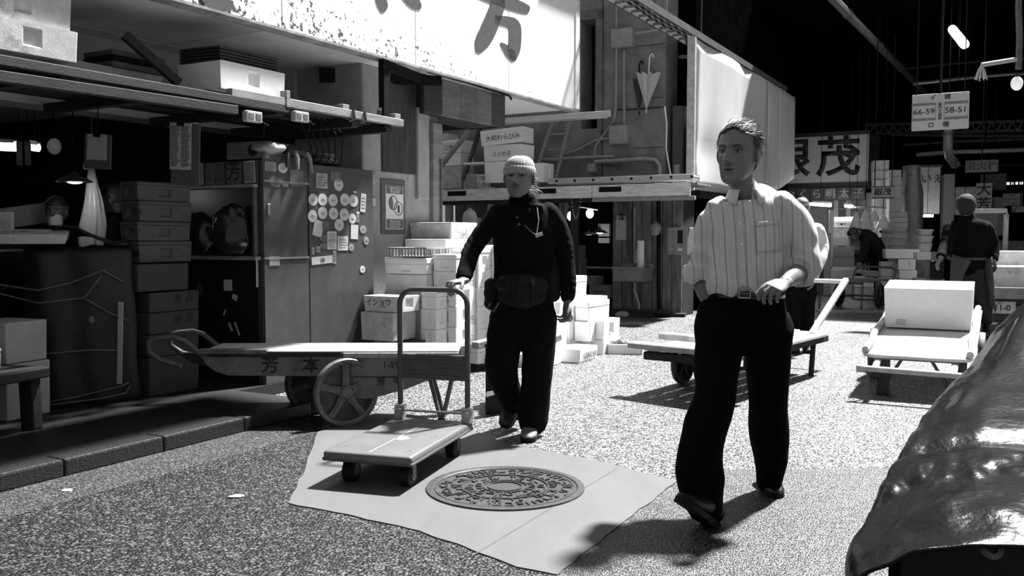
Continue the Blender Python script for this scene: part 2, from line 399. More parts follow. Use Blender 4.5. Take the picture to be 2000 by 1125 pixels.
wpart('door_leaf', (-6.28, 13.7, 2.9), (-5.9, 13.74, 4.62), black, D1)
wpart('handle', (-6.0, 13.6, 3.68), (-5.95, 13.68, 3.72), white_pl, D1)
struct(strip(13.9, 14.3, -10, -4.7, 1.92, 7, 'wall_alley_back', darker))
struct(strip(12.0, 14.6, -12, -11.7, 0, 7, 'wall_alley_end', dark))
# ---- sheet-metal panel in front of the next building
def panel_mat():
    m = mat('panel sheet', .66, .55, .12, 1.2, .12, 2.2, stretch=(1, 1, .35), dirt=.25, dirt_scale=1.6, dirt_g=.42); return m
PT = thing('sheet_metal_panel', 'tall pale dented sheet-metal screen standing along the next building', 'panel', (0, 0, 0), RZ)
pv = -4.4
us = [13.25, 17.6, 18.5, 19.9]
for i in range(3):
    a, b_ = us[i], us[i + 1]; n = 14; rows = []
    zb = lambda u: 1.90 if u < 17.5 else 1.90 + (u - 17.5) * .22
    for iz in range(15):
        row = []
        for iu in range(n + 1):
            u = a + .004 + (b_ - a - .008) * iu / n; z = zb(u) + (4.13 - zb(u)) * iz / 14
            d = .05 * noise.noise(V((u * .9, z * .5, 3))) + .035 * math.exp(-((z - 2.4 - .05 * u + .6) / .25) ** 2) * math.sin(u * 1.7)
            row.append(V((pv + d * (1 if 0 < iu < n else .2), u, z)))
        rows.append(row)
    solid(MB().grid(rows).build('metal_sheet', panel_mat(), PT, smooth=True), .012)
MB().bb((pv - .10, 13.2, 1.88), (pv + .02, 13.27, 4.16)).build('edge_post', mat('panel post', .5), PT, .005)
MB().bb((pv - .16, 13.25, 4.10), (pv - .06, 19.9, 4.16)).build('top_rail', steel_d, PT)
struct(strip(13.95, 20.3, -11, -4.62, 1.9, 5.55, 'wall_next_building', darker))
struct(strip(13.95, 20, -4.62, -4.52, 1.8, 2.0, 'trim_3', wood_d))
struct(strip(20, 40, -11, -7.5, 0, 5.55, 'wall_hall_left', darker))
# ---- roof of the market hall and its far walls
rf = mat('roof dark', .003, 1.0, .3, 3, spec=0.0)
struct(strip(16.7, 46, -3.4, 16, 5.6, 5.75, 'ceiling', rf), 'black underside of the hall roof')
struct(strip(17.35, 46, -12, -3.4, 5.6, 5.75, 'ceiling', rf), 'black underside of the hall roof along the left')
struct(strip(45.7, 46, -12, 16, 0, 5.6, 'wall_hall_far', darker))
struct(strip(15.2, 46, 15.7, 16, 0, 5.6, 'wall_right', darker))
# unseen strip added over the lane to cast the dark band by the kerb
struct(strip(-2, 7.1, -4.2, -3.45, 4.6, 4.7, 'ceiling', rf), 'unseen shading strip added above the lane')
# light strips of daylight in the far gable
for i, (p, q) in enumerate((((1712, 232), (1778, 236)), ((1893, 217), (1925, 228)), ((1928, 213), (2000, 228)), ((1926, 357), (1962, 360)), ((1966, 356), (1998, 360)))):
    a = UV(onu(p[0], p[1], 44)); b_ = UV(onu(q[0], q[1], 44))
    mb = MB(); z1, z0 = max(a.z, b_.z), min(a.z, b_.z)
    o = MB().bb((a.y, 44, z0), (b_.y, 44.06, z1)).build('window_%d' % (i + 1), emit('daylight pane', 3.0 if i in (2,) else 1.2)); o.rotation_euler = (0, 0, RZ); struct(o, 'strip of daylight high in the far gable')
    for k in range(1, 4):
        x = a.y + (b_.y - a.y) * k / 4
        MB().bb((x - .03, 43.95, z0 - .02), (x + .03, 44.0, z1 + .02)).build('glazing_bar', black, o)
# gutter stones across the lane in the hall
tm = struct(MB().bb((-3.5, 14.4, 0), (-3.49, 14.41, .01)).build('trim_4', conc_d), 'pale gutter stones across the lane'); tm.rotation_euler = (0, 0, RZ)
for i in range(9):
    a = onz(1600 + i * 18, 612, 0); b_ = onz(1600 + i * 18 + 17, 612.3, 0)
    mb = MB(); d = (b_ - a); n = V((-d.y, d.x, 0)).normalized() * .45
    mb.prism([(p.x, p.y) for p in (a, b_, b_ + n, a + n)], .02)
    o = mb.build('gutter_stone', mat('gutter', .22, .7, .3, 6)); o.parent = tm; o.matrix_parent_inverse = tm.matrix_basis.inverted()

# ---- concrete repair around the manhole
pm = mat('screed', .085, .55, .12, 5, .06, 60, dirt=.18, dirt_scale=4, dirt_g=.055, stretch=(1, .25, 1))
base = [onz(*p, 0) for p in ((563, 985), (590, 930), (622, 845), (760, 800), (905, 838), (1010, 872), (1180, 905), (1322, 942), (1262, 988), (1180, 1052), (1128, 1092), (1088, 1126), (1010, 1110), (905, 1070), (820, 1040), (700, 1012))]
pts = []
for i in range(len(base)):
    a = base[i]; b_ = base[(i + 1) % len(base)]
    for k in range(6):
        p = a.lerp(b_, k / 6); j = .012 * noise.noise(p * 9) ; pts.append((p.x + j, p.y + .012 * noise.noise(p * 9 + V((9, 3, 1)))))
o = MB().prism(pts, .007).build('concrete_patch', pm)
tag(o, 'pale smooth concrete patch around the round manhole cover', 'paving')
for p_, q_ in (((1205, 915), (925, 1084)), ((700, 850), (640, 905))):
    a_, b2 = onz(*p_, .007), onz(*q_, .007); MB().beam((a_.x, a_.y, .0074), (b2.x, b2.y, .0074), .006, .0012).build('scored_line', mat('score', .05), o)
# ---- manhole cover
mc = onz(987, 955, 0); MR = .375
M = thing('manhole_cover', 'round cast-iron manhole cover with concentric raised pattern in the concrete patch', 'manhole cover', (mc.x, mc.y, .007))
castm = mat('cast iron', .040, .45, .3, 30, .15, 120, metal=.1)
castw = mat('cast iron worn', .075, .28, .4, 30, .15, 120, metal=.35)
MB().lathe([(MR, -.004), (MR, .008), (MR - .03, .009), (MR - .036, .003), (.001, .003)], 64).build('rim', castm, M, smooth=True)
MB().lathe([(MR - .040, -.002), (MR - .040, .007), (MR - .052, .007), (MR - .054, .001)], 64).build('cover_edge', castw, M, smooth=True)
def ringpart(r0, r1, h, nm):
    MB().lathe([(r0, .002), (r0, h), (r1, h), (r1, .002)], 48).build(nm, castw, M)
ringpart(.075, .084, .009, 'raised_ring'); ringpart(.100, .106, .009, 'raised_ring'); ringpart(.20, .207, .009, 'raised_ring')
mb = MB()
for ra, rb, n, off in ((.108, .150, 14, 0), (.152, .198, 20, .1), (.210, .265, 28, .05), (.268, .322, 36, .02)):
    for i in range(n):
        a0 = 2 * PI * (i + off) / n; a1 = a0 + 2 * PI / n * .62; jr = random.uniform(0, .012)
        q = [(ra + jr, a0), (rb - .008, a0), (rb - .008, a1), (ra + jr, a1)]
        if (i + int(ra * 100)) % 3 == 0: q = [(ra, a0), ((ra + rb) / 2, a0), ((ra + rb) / 2, a1), (ra, a1)]
        h = .0085 + random.uniform(0, .002)
        # outline of the cell: four low bars
        for (r0, t0), (r1, t1) in zip(q, q[1:] + q[:1]):
            if random.random() < .42: continue
            mb.beam((r0 * math.cos(t0), r0 * math.sin(t0), h * .6), (r1 * math.cos(t1), r1 * math.sin(t1), h * .6), .006, .006)
        if i % 2 == 0:
            t = (a0 + a1) / 2; r_ = (ra + rb) / 2
            mb.box((r_ * math.cos(t), r_ * math.sin(t), .006), (.018, .012, .009), Rm(0, random.uniform(-.2, .2), t))
o = mb.build('raised_pattern', castw, M); o['kind'] = 'stuff'
# ================================================================== THINGS
BOXM = {}
def recess_box(d, rec, taper=.03):
    """box standing on z = 0; rec = [(axis, sign, half width, z0, z1, depth)] recessed hand grips"""
    x, y, h = d[0] / 2, d[1] / 2, d[2]; mb = MB(); t = 1 - taper
    def P(a, b, z): k = t + (1 - t) * z / h; return V((a * k, b * k, z))
    mb.add([P(-x, -y, 0), P(x, -y, 0), P(x, y, 0), P(-x, y, 0)], [(3, 2, 1, 0)])
    mb.add([P(-x, -y, h), P(x, -y, h), P(x, y, h), P(-x, y, h)], [(0, 1, 2, 3)])
    for ax, sg in ((0, 1), (0, -1), (1, 1), (1, -1)):
        r = next((q for q in rec if q[0] == ax and q[1] == sg), None); e = y if ax == 0 else x
        A = [-e, e] if not r else [-e, -r[2], r[2], e]; Z = [0, h] if not r else [0, r[3], r[4], h]
        def Q(a, z, dep=0):
            k = t + (1 - t) * z / h
            return V((sg * (x * k - dep), a * k, z)) if ax == 0 else V((a * k, sg * (y * k - dep), z))
        n = len(A); vs = [Q(a, z) for z in Z for a in A]
        fs = [(i * n + j, i * n + j + 1, (i + 1) * n + j + 1, (i + 1) * n + j) for i in range(n - 1) for j in range(n - 1) if not (r and i == 1 and j == 1)]
        mb.add(vs, fs)
        if r:
            c = [(A[1], Z[1]), (A[2], Z[1]), (A[2], Z[2]), (A[1], Z[2])]
            mb.add([Q(a, z) for a, z in c] + [Q(a, z, r[5]) for a, z in c], [(0, 1, 5, 4), (1, 2, 6, 5), (2, 3, 7, 6), (3, 0, 4, 7), (4, 5, 6, 7)])
    return mb
def box_mesh(d, rec, m, bev, taper):
    k = (tuple(round(q, 3) for q in d), tuple(rec), m.name, taper)
    if k not in BOXM:
        mb = recess_box(d, rec, taper); me = bpy.data.meshes.new('body'); me.from_pydata(mb.v, [], mb.f)
        bm = bmesh.new(); bm.from_mesh(me); bmesh.ops.remove_doubles(bm, verts=bm.verts, dist=1e-5); bmesh.ops.recalc_face_normals(bm, faces=bm.faces)
        es = [e for e in bm.edges if len(e.link_faces) == 2 and e.calc_face_angle(0) > .8]
        bmesh.ops.bevel(bm, geom=es, offset=bev, segments=2, profile=.5, affect='EDGES', clamp_overlap=True)
        bm.to_mesh(me); bm.free(); me.materials.append(m); BOXM[k] = me
    return BOXM[k]
def foam_box(label, loc, rz, d, m=foam, lid=.28, group=None, grips='xy', text_=None, name='foam_box', cat='box', tilt=None, marks=()):
    """marks: (string, size, face, across, z) with face in '+x','-x','+y','-y'"""
    t = thing(name, label, cat, loc, rz, group)
    if tilt: t.rotation_euler = (tilt[0], tilt[1], rz)
    h = d[2]; lh = h * lid if lid else 0; bh = h - lh; rec = []
    if grips:
        if 'x' in grips: rec += [(0, s, min(.05, d[1] * .16), bh * .28, bh * .80, .016) for s in (1, -1)]
        if 'y' in grips: rec += [(1, s, min(.05, d[0] * .16), bh * .28, bh * .80, .016) for s in (1, -1)]
    link('body', box_mesh((d[0], d[1], bh), rec, m, .008, .03), m, t)
    if lid:
        l = link('lid', box_mesh((d[0] + .006, d[1] + .006, lh), [], m, .012, 0), m, t); l.location = (0, 0, bh)
    for s, size, face, a, z in marks:
        k = .0035
        if face == '+x': text(s, size, (d[0] / 2 + k, a, z), YA, ZA, ink, t)
        elif face == '-x': text(s, size, (-d[0] / 2 - k, -a, z), -YA, ZA, ink, t)
        elif face == '-y': text(s, size, (a, -d[1] / 2 - k, z), XA, ZA, ink, t)
        else: text(s, size, (-a, d[1] / 2 + k, z), -XA, ZA, ink, t)
    return t
def lbox(label, pxc, v, yt, yb, wv, lu, m=foam, **kw):
    """lane-square box whose near right vertical edge is seen at column pxc on the plane v, top and bottom rows yt / yb"""
    a = UV(onv(pxc, yt, v)); b = UV(onv(pxc, yb, v)); b.z = max(0, b.z)
    h = max(.05, a.z - b.z); s = dict(label=label, u=a.x, v=v, z=b.z, w=wv, l=lu, h=h, m=m, rot=kw.pop('rot', 0), kw=kw)
    if HEAP is not None: HEAP.append(s); return None
    return lbuild(s)
HEAP = None
def lbuild(s): return foam_box(s['label'], W(s['u'] + s['l'] / 2, s['v'] - s['w'] / 2, s['z']), RZ + s['rot'], (s['w'], s['l'], s['h']), s['m'], **s['kw'])
def heap_build(H):
    """shrink the hidden depth of neighbouring boxes until none cuts into another"""
    for it in range(6):
        for i, a in enumerate(H):
            for b in H[i + 1:]:
                if min(a['z'] + a['h'], b['z'] + b['h']) - max(a['z'], b['z']) < .012: continue
                if min(a['u'] + a['l'], b['u'] + b['l']) - max(a['u'], b['u']) < .002 or min(a['v'], b['v']) - max(a['v'] - a['w'], b['v'] - b['w']) < .002: continue
                n, f = (a, b) if a['u'] < b['u'] else (b, a); r, l = (a, b) if a['v'] > b['v'] else (b, a)
                o1, o2 = f['u'] - n['u'] - .006, r['v'] - l['v'] - .006
                if o1 >= o2: n['l'] = max(.08, o1)
                else: r['w'] = max(.08, o2)
    for s in H: lbuild(s)

# ------------------------------------------------------------------ hanging rack of timber above the shop front
RK = thing('hanging_rack', 'dark timber storage rack hung under the soffit along the shop front', 'rack', (0, 0, 0), RZ)
def vu(px, py, v): p = UV(onv(px, py, v)); return V((v, p.x, p.z))
a = vu(400, 157, -4.75); b = vu(785, 236, -4.75); zf = 2.17
rackm = mat('rack timber', .03, .8, .4, 4, .2, 30, stretch=(6, 1, 6)); rackl = mat('rack timber pale', .24, .8, .3, 4, .2, 30, stretch=(6, 1, 6), dirt=.2, dirt_scale=3, dirt_g=.1)
MB().bb((-4.80, 4.5, 2.145), (-4.74, 6.46, 2.205)).build('front_rail', rackl, RK, .004)
MB().bb((-4.80, 2.2, 2.10), (-4.74, 5.05, 2.155)).build('front_rail', rackm, RK, .004)
MB().beam((-4.76, 2.0, 2.03), (-4.76, 4.55, 2.06), .06, .06).build('lower_rail', rackm, RK, .004)
for i, v in enumerate((-4.98, -5.18, -5.40, -5.62, -5.85)):
    MB().bb((v - .07, 1.9, 2.15 + .008 * (i % 2)), (v + .06, 6.42 - .25 * (i % 3), 2.175 + .008 * (i % 2))).build('shelf_plank', wood_d, RK, .003)
for i, u in enumerate((2.4, 3.3, 4.1, 5.0, 5.85, 6.3)):
    MB().bb((-6.15, u - .04, 2.08), (-4.78, u + .04, 2.145)).build('bearer', wood_d, RK, .003)
MB().bb((-4.83, 6.22, 2.12), (-4.77, 6.30, 2.70)).build('hanger', black, RK, .004)
MB().bb((-4.85, 6.31, 2.14), (-4.82, 6.35, 2.70)).build('hanger', iron, RK, .004)
MB().bb((-4.82, 2.6, 2.12), (-4.77, 2.68, 2.70)).build('hanger', black, RK, .004)
p, q = vu(243, 68, -5.1), vu(350, 163, -4.95); MB().beam(p, q, .07, .055).build('diagonal_strut', rackm, RK, .004)
MB().bb((-5.05, 5.7, 2.206), (-4.78, 5.78, 2.25)).build('cleat', wood_m, RK, .003)
MB().bb((-4.86, 6.36, 2.206), (-4.76, 6.44, 2.25)).build('cleat', wood_m, RK, .003)
MB().bb((-4.80, 5.02, 2.14), (-4.735, 5.06, 2.26)).build('cleat', rackl, RK, .003)
for px in (690, 712):
    p = vu(px, 226, -4.738); MB().tube([(-4.735, p.y, 2.21), (-4.73, p.y + .01, 2.14), (-4.77, p.y, 2.12), (-4.81, p.y, 2.21)], .012, 6).build('tie', rope_m, RK)
# power sockets on the lower rail
for i, px in enumerate((495, 588)):
    p = vu(px, 228, -4.74); t = thing('power_socket', ('pale double power socket under the rack, nearer the hanging price list', 'pale double power socket under the rack, nearer the pillar')[i], 'socket', W(p.y, -4.75, p.z), RZ, 'sockets under the rack')
    MB().box((0, 0, 0), (.05, .15, .075)).build('housing', foam_d, t, .006)
    for k in (-1, 1): MB().box((.026, k * .035, 0), (.004, .05, .045)).build('outlet', ink_g, t, .002)
    MB().tube([(0, .07, -.02), (.02, .13, -.05), (-.1, .22, 0), (-.2, .3, -.1)], .006, 6).build('cord', black, t)
# things lying on the rack
def on_rack(label, px, py, v, d, m=foam, rot=0, **kw):
    p = UV(onv(px, py, v)); return foam_box(label, W(p.x, v, kw.pop('z', 2.19)), RZ + rot, d, m, **kw)
fb = on_rack('long white foam box on the rack carrying a stack of black trays', 455, 180, -5.02, (.42, .62, .19), foam, .0, lid=0, grips='x', z=2.205)
fbp = fb.location.copy()
for i in range(5):
    t = thing('black_tray', ('black plastic tray at the top of the stack in the long foam box', 'black plastic tray second from the top of the stack in the long foam box', 'black plastic tray in the middle of the stack in the long foam box', 'black plastic tray second from the bottom of the stack in the long foam box', 'black plastic tray at the bottom of the stack in the long foam box')[i], 'tray', (fbp.x - .01, fbp.y - .02, fbp.z + .275 - i * .022), RZ, 'black trays stacked on the rack')
    t.rotation_euler = (0.0, .03, RZ)
    MB().box((0, 0, .004), (.36, .52, .012)).build('tray_floor', blackpl, t, .003)
    MB().box((0, -.27, .012), (.38, .02, .016)).box((0, .27, .012), (.38, .02, .016)).box((.19, 0, .012), (.02, .56, .016)).box((-.19, 0, .012), (.02, .56, .016)).build('rim', mat('tray rim', .03, .35), t, .003)
on_rack('white lid lying behind the long foam box on the rack', 335, 128, -5.55, (.3, .5, .06), foam_d, lid=0, grips='', z=2.19, name='foam_slab', cat='foam slab')
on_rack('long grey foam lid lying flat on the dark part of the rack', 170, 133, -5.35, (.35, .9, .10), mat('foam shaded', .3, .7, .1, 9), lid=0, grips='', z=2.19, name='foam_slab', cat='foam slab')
for i in range(3):
    on_rack(('grey foam tray at the bottom of the small stack on the rack', 'grey foam tray in the middle of the small stack on the rack', 'grey foam tray on top of the small stack on the rack')[i], 245, 150, -5.3, (.3, .42, .035), (foam_g, black, foam_g)[i], lid=0, grips='', z=2.292 + .037 * i, name='foam_tray', cat='tray', group='thin trays on the rack')
on_rack('lower white foam box at the left end of the rack', 20, 112, -4.97, (.42, .55, .17), foam_d, lid=0, z=2.19)
on_rack('upper white foam box at the left end of the rack', 5, 60, -5.0, (.40, .58, .20), foam_d, lid=0, z=2.362)
p = UV(onv(745, 218, -4.82)); t = thing('paper_cup', 'small dented cup standing on the rack beside the hanger', 'cup', W(p.x, -4.82, 2.206), RZ)
MB().lathe([(.028, 0), (.033, .03), (.038, .075), (.034, .078), (.028, .01), (.001, .008)], 16).build('cup_wall', foam_d, t, smooth=True)
MB().lathe([(.034, .02), (.0365, .02), (.0385, .055), (.036, .055)], 16).build('printed_band', ink_g, t, smooth=True)
# wires hanging from the rack above the cabinets
t = thing('hanging_wires', 'bundle of black wires looping down from the rack above the sticker cabinet', 'wires', W(5.6, -4.95, 2.14), RZ)
for i in range(6):
    y0 = -.25 + i * .07; MB().tube([(0, y0, 0), (.02 + .02 * i, y0 + .06, -.12), (.01, y0 + .16, -.25 - .02 * i), (-.03, y0 + .12, -.38), (-.06, y0 + .02, -.42)], .006, 6).build('wire', black, t)

# ------------------------------------------------------------------ papers hanging in the dark shop front
def sheet(label, c, size, rz, tilt, m, name='price_list', lines=0, cols=2, board=None):
    t = thing(name, label, 'paper', c, rz); t.rotation_euler = (tilt, 0.06, rz)
    w, h = size
    if board: MB().box((board[0], .012, -h / 2 + board[1]), (w * 1.35, .012, h * 1.35)).build('backing_board', mat('backing board', .07, .7, .2, 8), t, .004)
    MB().box((0, 0, -h / 2), (w, .003, h)).build('sheet', m, t)
    MB().box((0, -.004, -.01), (.05, .012, .02)).build('clip', black, t); MB().cyl((0, .0, 0), (0, .0, max(.02, 2.10 - c[2])), .004, 5).build('string', black, t)
    if lines:
        mb = MB()
        for c_ in range(cols):
            for i in range(lines):
                x0 = -w / 2 + w * (c_ + .08) / cols; x1 = x0 + w / cols * random.uniform(.6, .85); z = -h * (.08 + .88 * i / lines)
                x = x0
                while x < x1:
                    e = min(x1, x + random.uniform(.008, .025)); mb.bb((x, -.0035, z - h / lines * .27), (e, -.0022, z + h / lines * .15)); x = e + .004
        o = mb.build('written_lines', ink, t); o['kind'] = 'stuff'
    return t
p = onv(353, 240, -4.95); sheet('handwritten two-column price list hanging below the rack', p, (.155, .31), RZ + .35, .05, paper_g, lines=22, board=(.03, -.05))
p = onv(190, 262, -5.4); sheet('blank grey sheet on a hanging board in the dark shop', p, (.15, .17), RZ + .3, 0, paper_g, board=(0, -.03), name='hanging_sheet')

# ------------------------------------------------------------------ dark cupboards and the sticker-covered cabinet
cabm = mat('cabinet steel', .055, .55, .18, 8, .04, 60, dirt=.06, dirt_scale=30, dirt_g=.12)
cabd = mat('cabinet dark', .010, .35, .3, 6, .03, 40)
Z0 = .086
def cab_front(t, y0, y1, z0, z1, m, nm): return MB().bb((-.002, y0, z0), (.014, y1, z1)).build(nm, m, t, .003)
SCAB = thing('sticker_cabinet', 'grey steel cabinet covered with round stickers standing against the pillar', 'cabinet', W(4.99, -4.965, Z0), RZ)
H = 1.765 - Z0
MB().bb((-.62, 0, 0), (-.002, 1.30, H)).build('body', cabm, SCAB, .004)
cab_front(SCAB, .0, .485, 0, 1.03 - Z0 - .01, cabm, 'lower_door'); dd = cab_front(SCAB, .0, .475, 1.04 - Z0, 1.60 - Z0, cabm, 'upper_door')
cab_front(SCAB, .493, 1.30, 0, H, cabm, 'side_panel'); cab_front(SCAB, 0, .485, 1.62 - Z0, H + .04, cabm, 'top_panel')
hd = MB().bb((.014, .035, .315 + 1.04 - Z0), (.024, .065, .40 + 1.04 - Z0)).build('handle', steel, SCAB, .003)
MB().bb((.0, 0, 1.60 - Z0), (.022, .48, 1.62 - Z0)).build('rail', steel, SCAB); MB().bb((.0, 0, 1.025 - Z0), (.022, .48, 1.04 - Z0)).build('rail', steel, SCAB)
DC = thing('black_cupboard', 'tall black cupboard with a shelf edge beside the sticker cabinet', 'cupboard', W(4.98, -4.99, Z0), RZ)
# its dark side faces the lane's near end
MB().bb((-.95, -.01, 0), (-.0, 0.0, 1.02 - Z0)).build('lower_front', cabd, DC, .004)
MB().bb((-.95, -.02, 1.05 - Z0), (-.03, -.005, 1.56 - Z0)).build('upper_front', cabd, DC, .004)
MB().bb((-1.15, -.06, 1.02 - Z0), (.02, -.0, 1.05 - Z0)).build('shelf_edge', mat('shelf edge', .22, .6, .3, 8), DC, .004)
MB().bb((-.03, -.045, 1.05 - Z0), (.0, -.005, 1.56 - Z0)).build('corner_post', steel_d, DC, .004)
MB().bb((-1.0, -.05, 1.56 - Z0), (.0, -.0, 1.585 - Z0)).build('top_edge', mat('shelf edge', .22), DC, .004)
mb = MB(); mb.bb((-.006, -.035, 1.02 - Z0 - .2), (.0, -.012, 1.02 - Z0)); mb.build('bracket', steel, DC)
for (x, z, w_, h_, r_) in ((-.32, .74, .085, .085, 0), (-.25, .65, .05, .04, .4), (-.36, .53, .012, .05, .5), (-.30, .42, .02, .07, -.5), (-.23, .41, .015, .11, -.45), (-.63, .70, .06, .09, 0)):
    MB().box((x, -.0125, z), (w_, .004, h_), Rm(0, r_, 0)).build('paper_scrap', paper_g if x > -.6 else mat('scrap dark', .04), DC)
# black bin bags stuffed in the upper half
def bag(label, c, r, m, seed, name='plastic_bag', cat='bag', rz=0, knot=True):
    rings = []; n = 28
    for i in range(21):
        t_ = PI * i / 20; t_ = min(max(t_, .03), PI - .03); ring = []
        for k in range(n):
            a = 2 * PI * k / n; d = V((math.sin(t_) * math.cos(a), math.sin(t_) * math.sin(a), -math.cos(t_)))
            f = 1 + .16 * noise.noise(d * 1.6 + V((seed, 0, 0))) + .09 * abs(noise.noise(V((a * 2.6, d.z * 1.2, seed)))) * math.sin(t_) + .03 * noise.noise(d * 7 + V((0, seed, 0)))
            f *= 1 + .08 * math.sin(a * 7 + 5 * noise.noise(d * 2 + V((0, 0, seed)))) * max(0, d.z)
            p = V((d.x * r[0] * f, d.y * r[1] * f, d.z * r[2] * f + r[2] * .96)); p.z = max(p.z, 0.0); ring.append(p)
        rings.append(ring)
    t = thing(name, label, cat, c, rz)
    MB().loft(rings).build('sack', m, t, smooth=True, angle=2.5)
    if knot: MB().lathe([(.012, r[2] * 1.85), (.02, r[2] * 1.95), (.035, r[2] * 2.08), (.03, r[2] * 2.1), (.006, r[2] * 1.9)], 12).build('tied_neck', m, t, smooth=True)
    return t
bagm = mat('bin bag', .012, .16, .2, 9, .5, 11)
p = W(4.93, -5.34, 1.055)
bag('shiny black bin bag at the right of the cupboard shelf', W(4.88, -5.18, 1.052), (.15, .07, .19), bagm, 3, knot=False)
bag('shiny black bin bag at the left of the cupboard shelf', W(4.88, -5.52, 1.052), (.14, .07, .16), bagm, 8, knot=False)
# radio, papers and clutter on top of the cupboards
t = thing('speaker_box', 'pale cardboard carton with a round dark opening on top of the black cupboard', 'carton', W(4.96, -5.12, 1.775), RZ + .12)
MB().box((0, .18, .065), (.36, .30, .13)).build('carton_body', mat('carton grey', .16, .8, .15, 8), t, .008, 2)
MB().cyl((.07, .028, .065), (.07, .022, .065), .045, 20).build('round_opening', ink, t); MB().box((-.09, .028, .075), (.14, .004, .09)).build('printed_label', ink_g, t)
t = thing('notice_row', 'row of handwritten notes and a board with a large character above the black cupboard', 'notices', W(4.955, -5.0, 1.587), RZ)
MB().box((-.42, .02, .085), (.86, .012, .18)).build('backing', mat('notice back', .05), t, .003)
for i, (x, w_, g_) in enumerate(((-.78, .13, .12), (-.60, .10, .38), (-.47, .09, .16), (-.37, .09, .13), (-.22, .15, .13), (-.06, .11, .42))):
    MB().box((x, .009, .085 + .004 * (i % 2)), (w_, .004, .165), Rm(0, .03 * (-1) ** i, 0)).build('note', mat('note %d' % i, g_, .8, .15, 20), t)
    mb = MB()
    if i != 4:
        for r_ in range(9):
            x0 = x - w_ * .42; z = .15 - r_ * .015
            while x0 < x + w_ * .35:
                e = x0 + random.uniform(.006, .02); mb.bb((x0, .0055, z - .003), (e, .0068, z + .003)); x0 = e + .004
        o = mb.build('written_lines', ink, t); o['kind'] = 'stuff'
text('芳', .155, (-.22, .0055, .09), XA, ZA, ink, t, bold=.012)
bag('crumpled pale plastic sheet on top of the black cupboard', W(5.10, -5.02, 1.81), (.15, .12, .05), mat('crumpled plastic', .34, .4, .3, 10, .4, 30), 5, 'crumpled_plastic', 'plastic', RZ, False)
bag('bundle of dark cloth hanging over the sticker cabinet edge', W(5.36, -5.05, 1.80), (.12, .15, .06), mat('dark cloth', .03, .8, .4, 12, .4, 30), 12, 'cloth_bundle', 'cloth', RZ, False)
t = thing('work_gloves', 'pair of rubber gloves hanging over the edge of the sticker cabinet', 'gloves', W(5.32, -4.94, 1.82), RZ)
for i, (y, L_, g_) in enumerate(((-.09, .10, .02), (.0, .11, .25), (.13, .13, .25))):
    MB().tube([(-.06, y, .015), (.0, y + .01, .02), (.022, y + .015 * (i - 1), -.02), (.026, y + .03 * (i - 1), -L_)], [.02, .02, .018, .012], 8).build('glove', mat('glove %d' % i, g_, .5), t, smooth=True)
t = thing('coiled_hose', 'loose coil of dark hose and cloth lying on the sticker cabinet', 'hose', W(5.85, -5.12, 1.79), RZ)
for j in range(4):
    r_ = .13 - .012 * j
    MB().tube([(r_ * .8 * math.cos(k * PI / 8 + j), r_ * math.sin(k * PI / 8 + j), .012 + .022 * j + .006 * math.sin(3 * k)) for k in range(17)], .012, 8).build('coil', (mat('hose', .05, .4), mat('hose pale', .16, .5))[j % 2], t, smooth=True)

# stickers: read off the cabinet face
fv = -4.965 + .016
stick_l = mat('sticker pale', .50, .6, .1, 30); stick_g = mat('sticker grey', .26, .6, .15, 30); stick_d = mat('sticker faded', .12, .6, .25, 30)
def sticker(px, py, rx, ry=None, kind='round', m=None, rot=0, par=None, v0=None, txt=True):
    vv = v0 or fv; p = UV(onv(px, py, vv)); q = UV(onv(px + rx, py, vv)); z = UV(onv(px, py - (ry or rx), vv))
    ru = abs(q.x - p.x); rz_ = abs(z.z - p.z); m = m or stick_l; R = lambda a, b: (a * math.cos(rot) - b * math.sin(rot), a * math.sin(rot) + b * math.cos(rot))
    if kind == 'round': pts = [(ru * math.cos(2 * PI * k / 20), rz_ * math.sin(2 * PI * k / 20)) for k in range(20)]
    else: pts = [(-ru, -rz_), (ru, -rz_), (ru, rz_), (-ru, rz_)]
    pts = [R(*q_) for q_ in pts]
    par = par or SCAB; off = par.location
    lo = Matrix.Rotation(-RZ, 3, 'Z') @ (W(p.x, vv, p.z) - off)
    s = MB().prism(pts, .0025, lo, YA, ZA, XA).build('sticker', m, par)
    if txt and kind == 'round':
        mb = MB(); n = 4
        for i in range(3):
            for k in range(4):
                y = (-.45 + .25 * k) * ru; zz = (.12 - .2 * i) * rz_
                if i == 1 or k in (1, 2): mb.bb((lo.x + .0026, lo.y + y, lo.z + zz - rz_ * .05), (lo.x + .0034, lo.y + y + ru * .18, lo.z + zz + rz_ * .05))
        if mb.v: o = mb.build('printed_mark', ink_g, s); o['kind'] = 'stuff'
    elif txt:
        mb = MB()
        for i in range(4):
            y = -.7
            while y < .6:
                e = y + random.uniform(.12, .35)
                c = [R(a * ru, b * rz_) for a, b in ((y, .55 - .36 * i), (e, .55 - .36 * i), (e, .40 - .36 * i), (y, .40 - .36 * i))]
                mb.prism(c[::-1], .0008, V(lo) + XA * .0026, YA, ZA, XA); y = e + .1
        o = mb.build('printed_mark', ink_g, s); o['kind'] = 'stuff'
    return s
for px, py in ((611, 390), (630, 390), (650, 391), (673, 390), (690, 392), (610, 422), (630, 416), (651, 417), (672, 419), (662, 439)): sticker(px, py, 9, 12)
for px, py in ((661, 361),): sticker(px, py, 9, 12)
sticker(628, 353, 11, 15, 'rect', stick_g); sticker(655, 345, 10, 10, 'rect', stick_d)
sticker(528, 325, 11, 9, 'rect', stick_g); sticker(552, 328, 9, 10); sticker(538, 355, 12, 11, 'round', stick_d); sticker(557, 359, 6, 6, 'rect', stick_g, txt=False); sticker(579, 348, 13, 16, 'rect', stick_d)
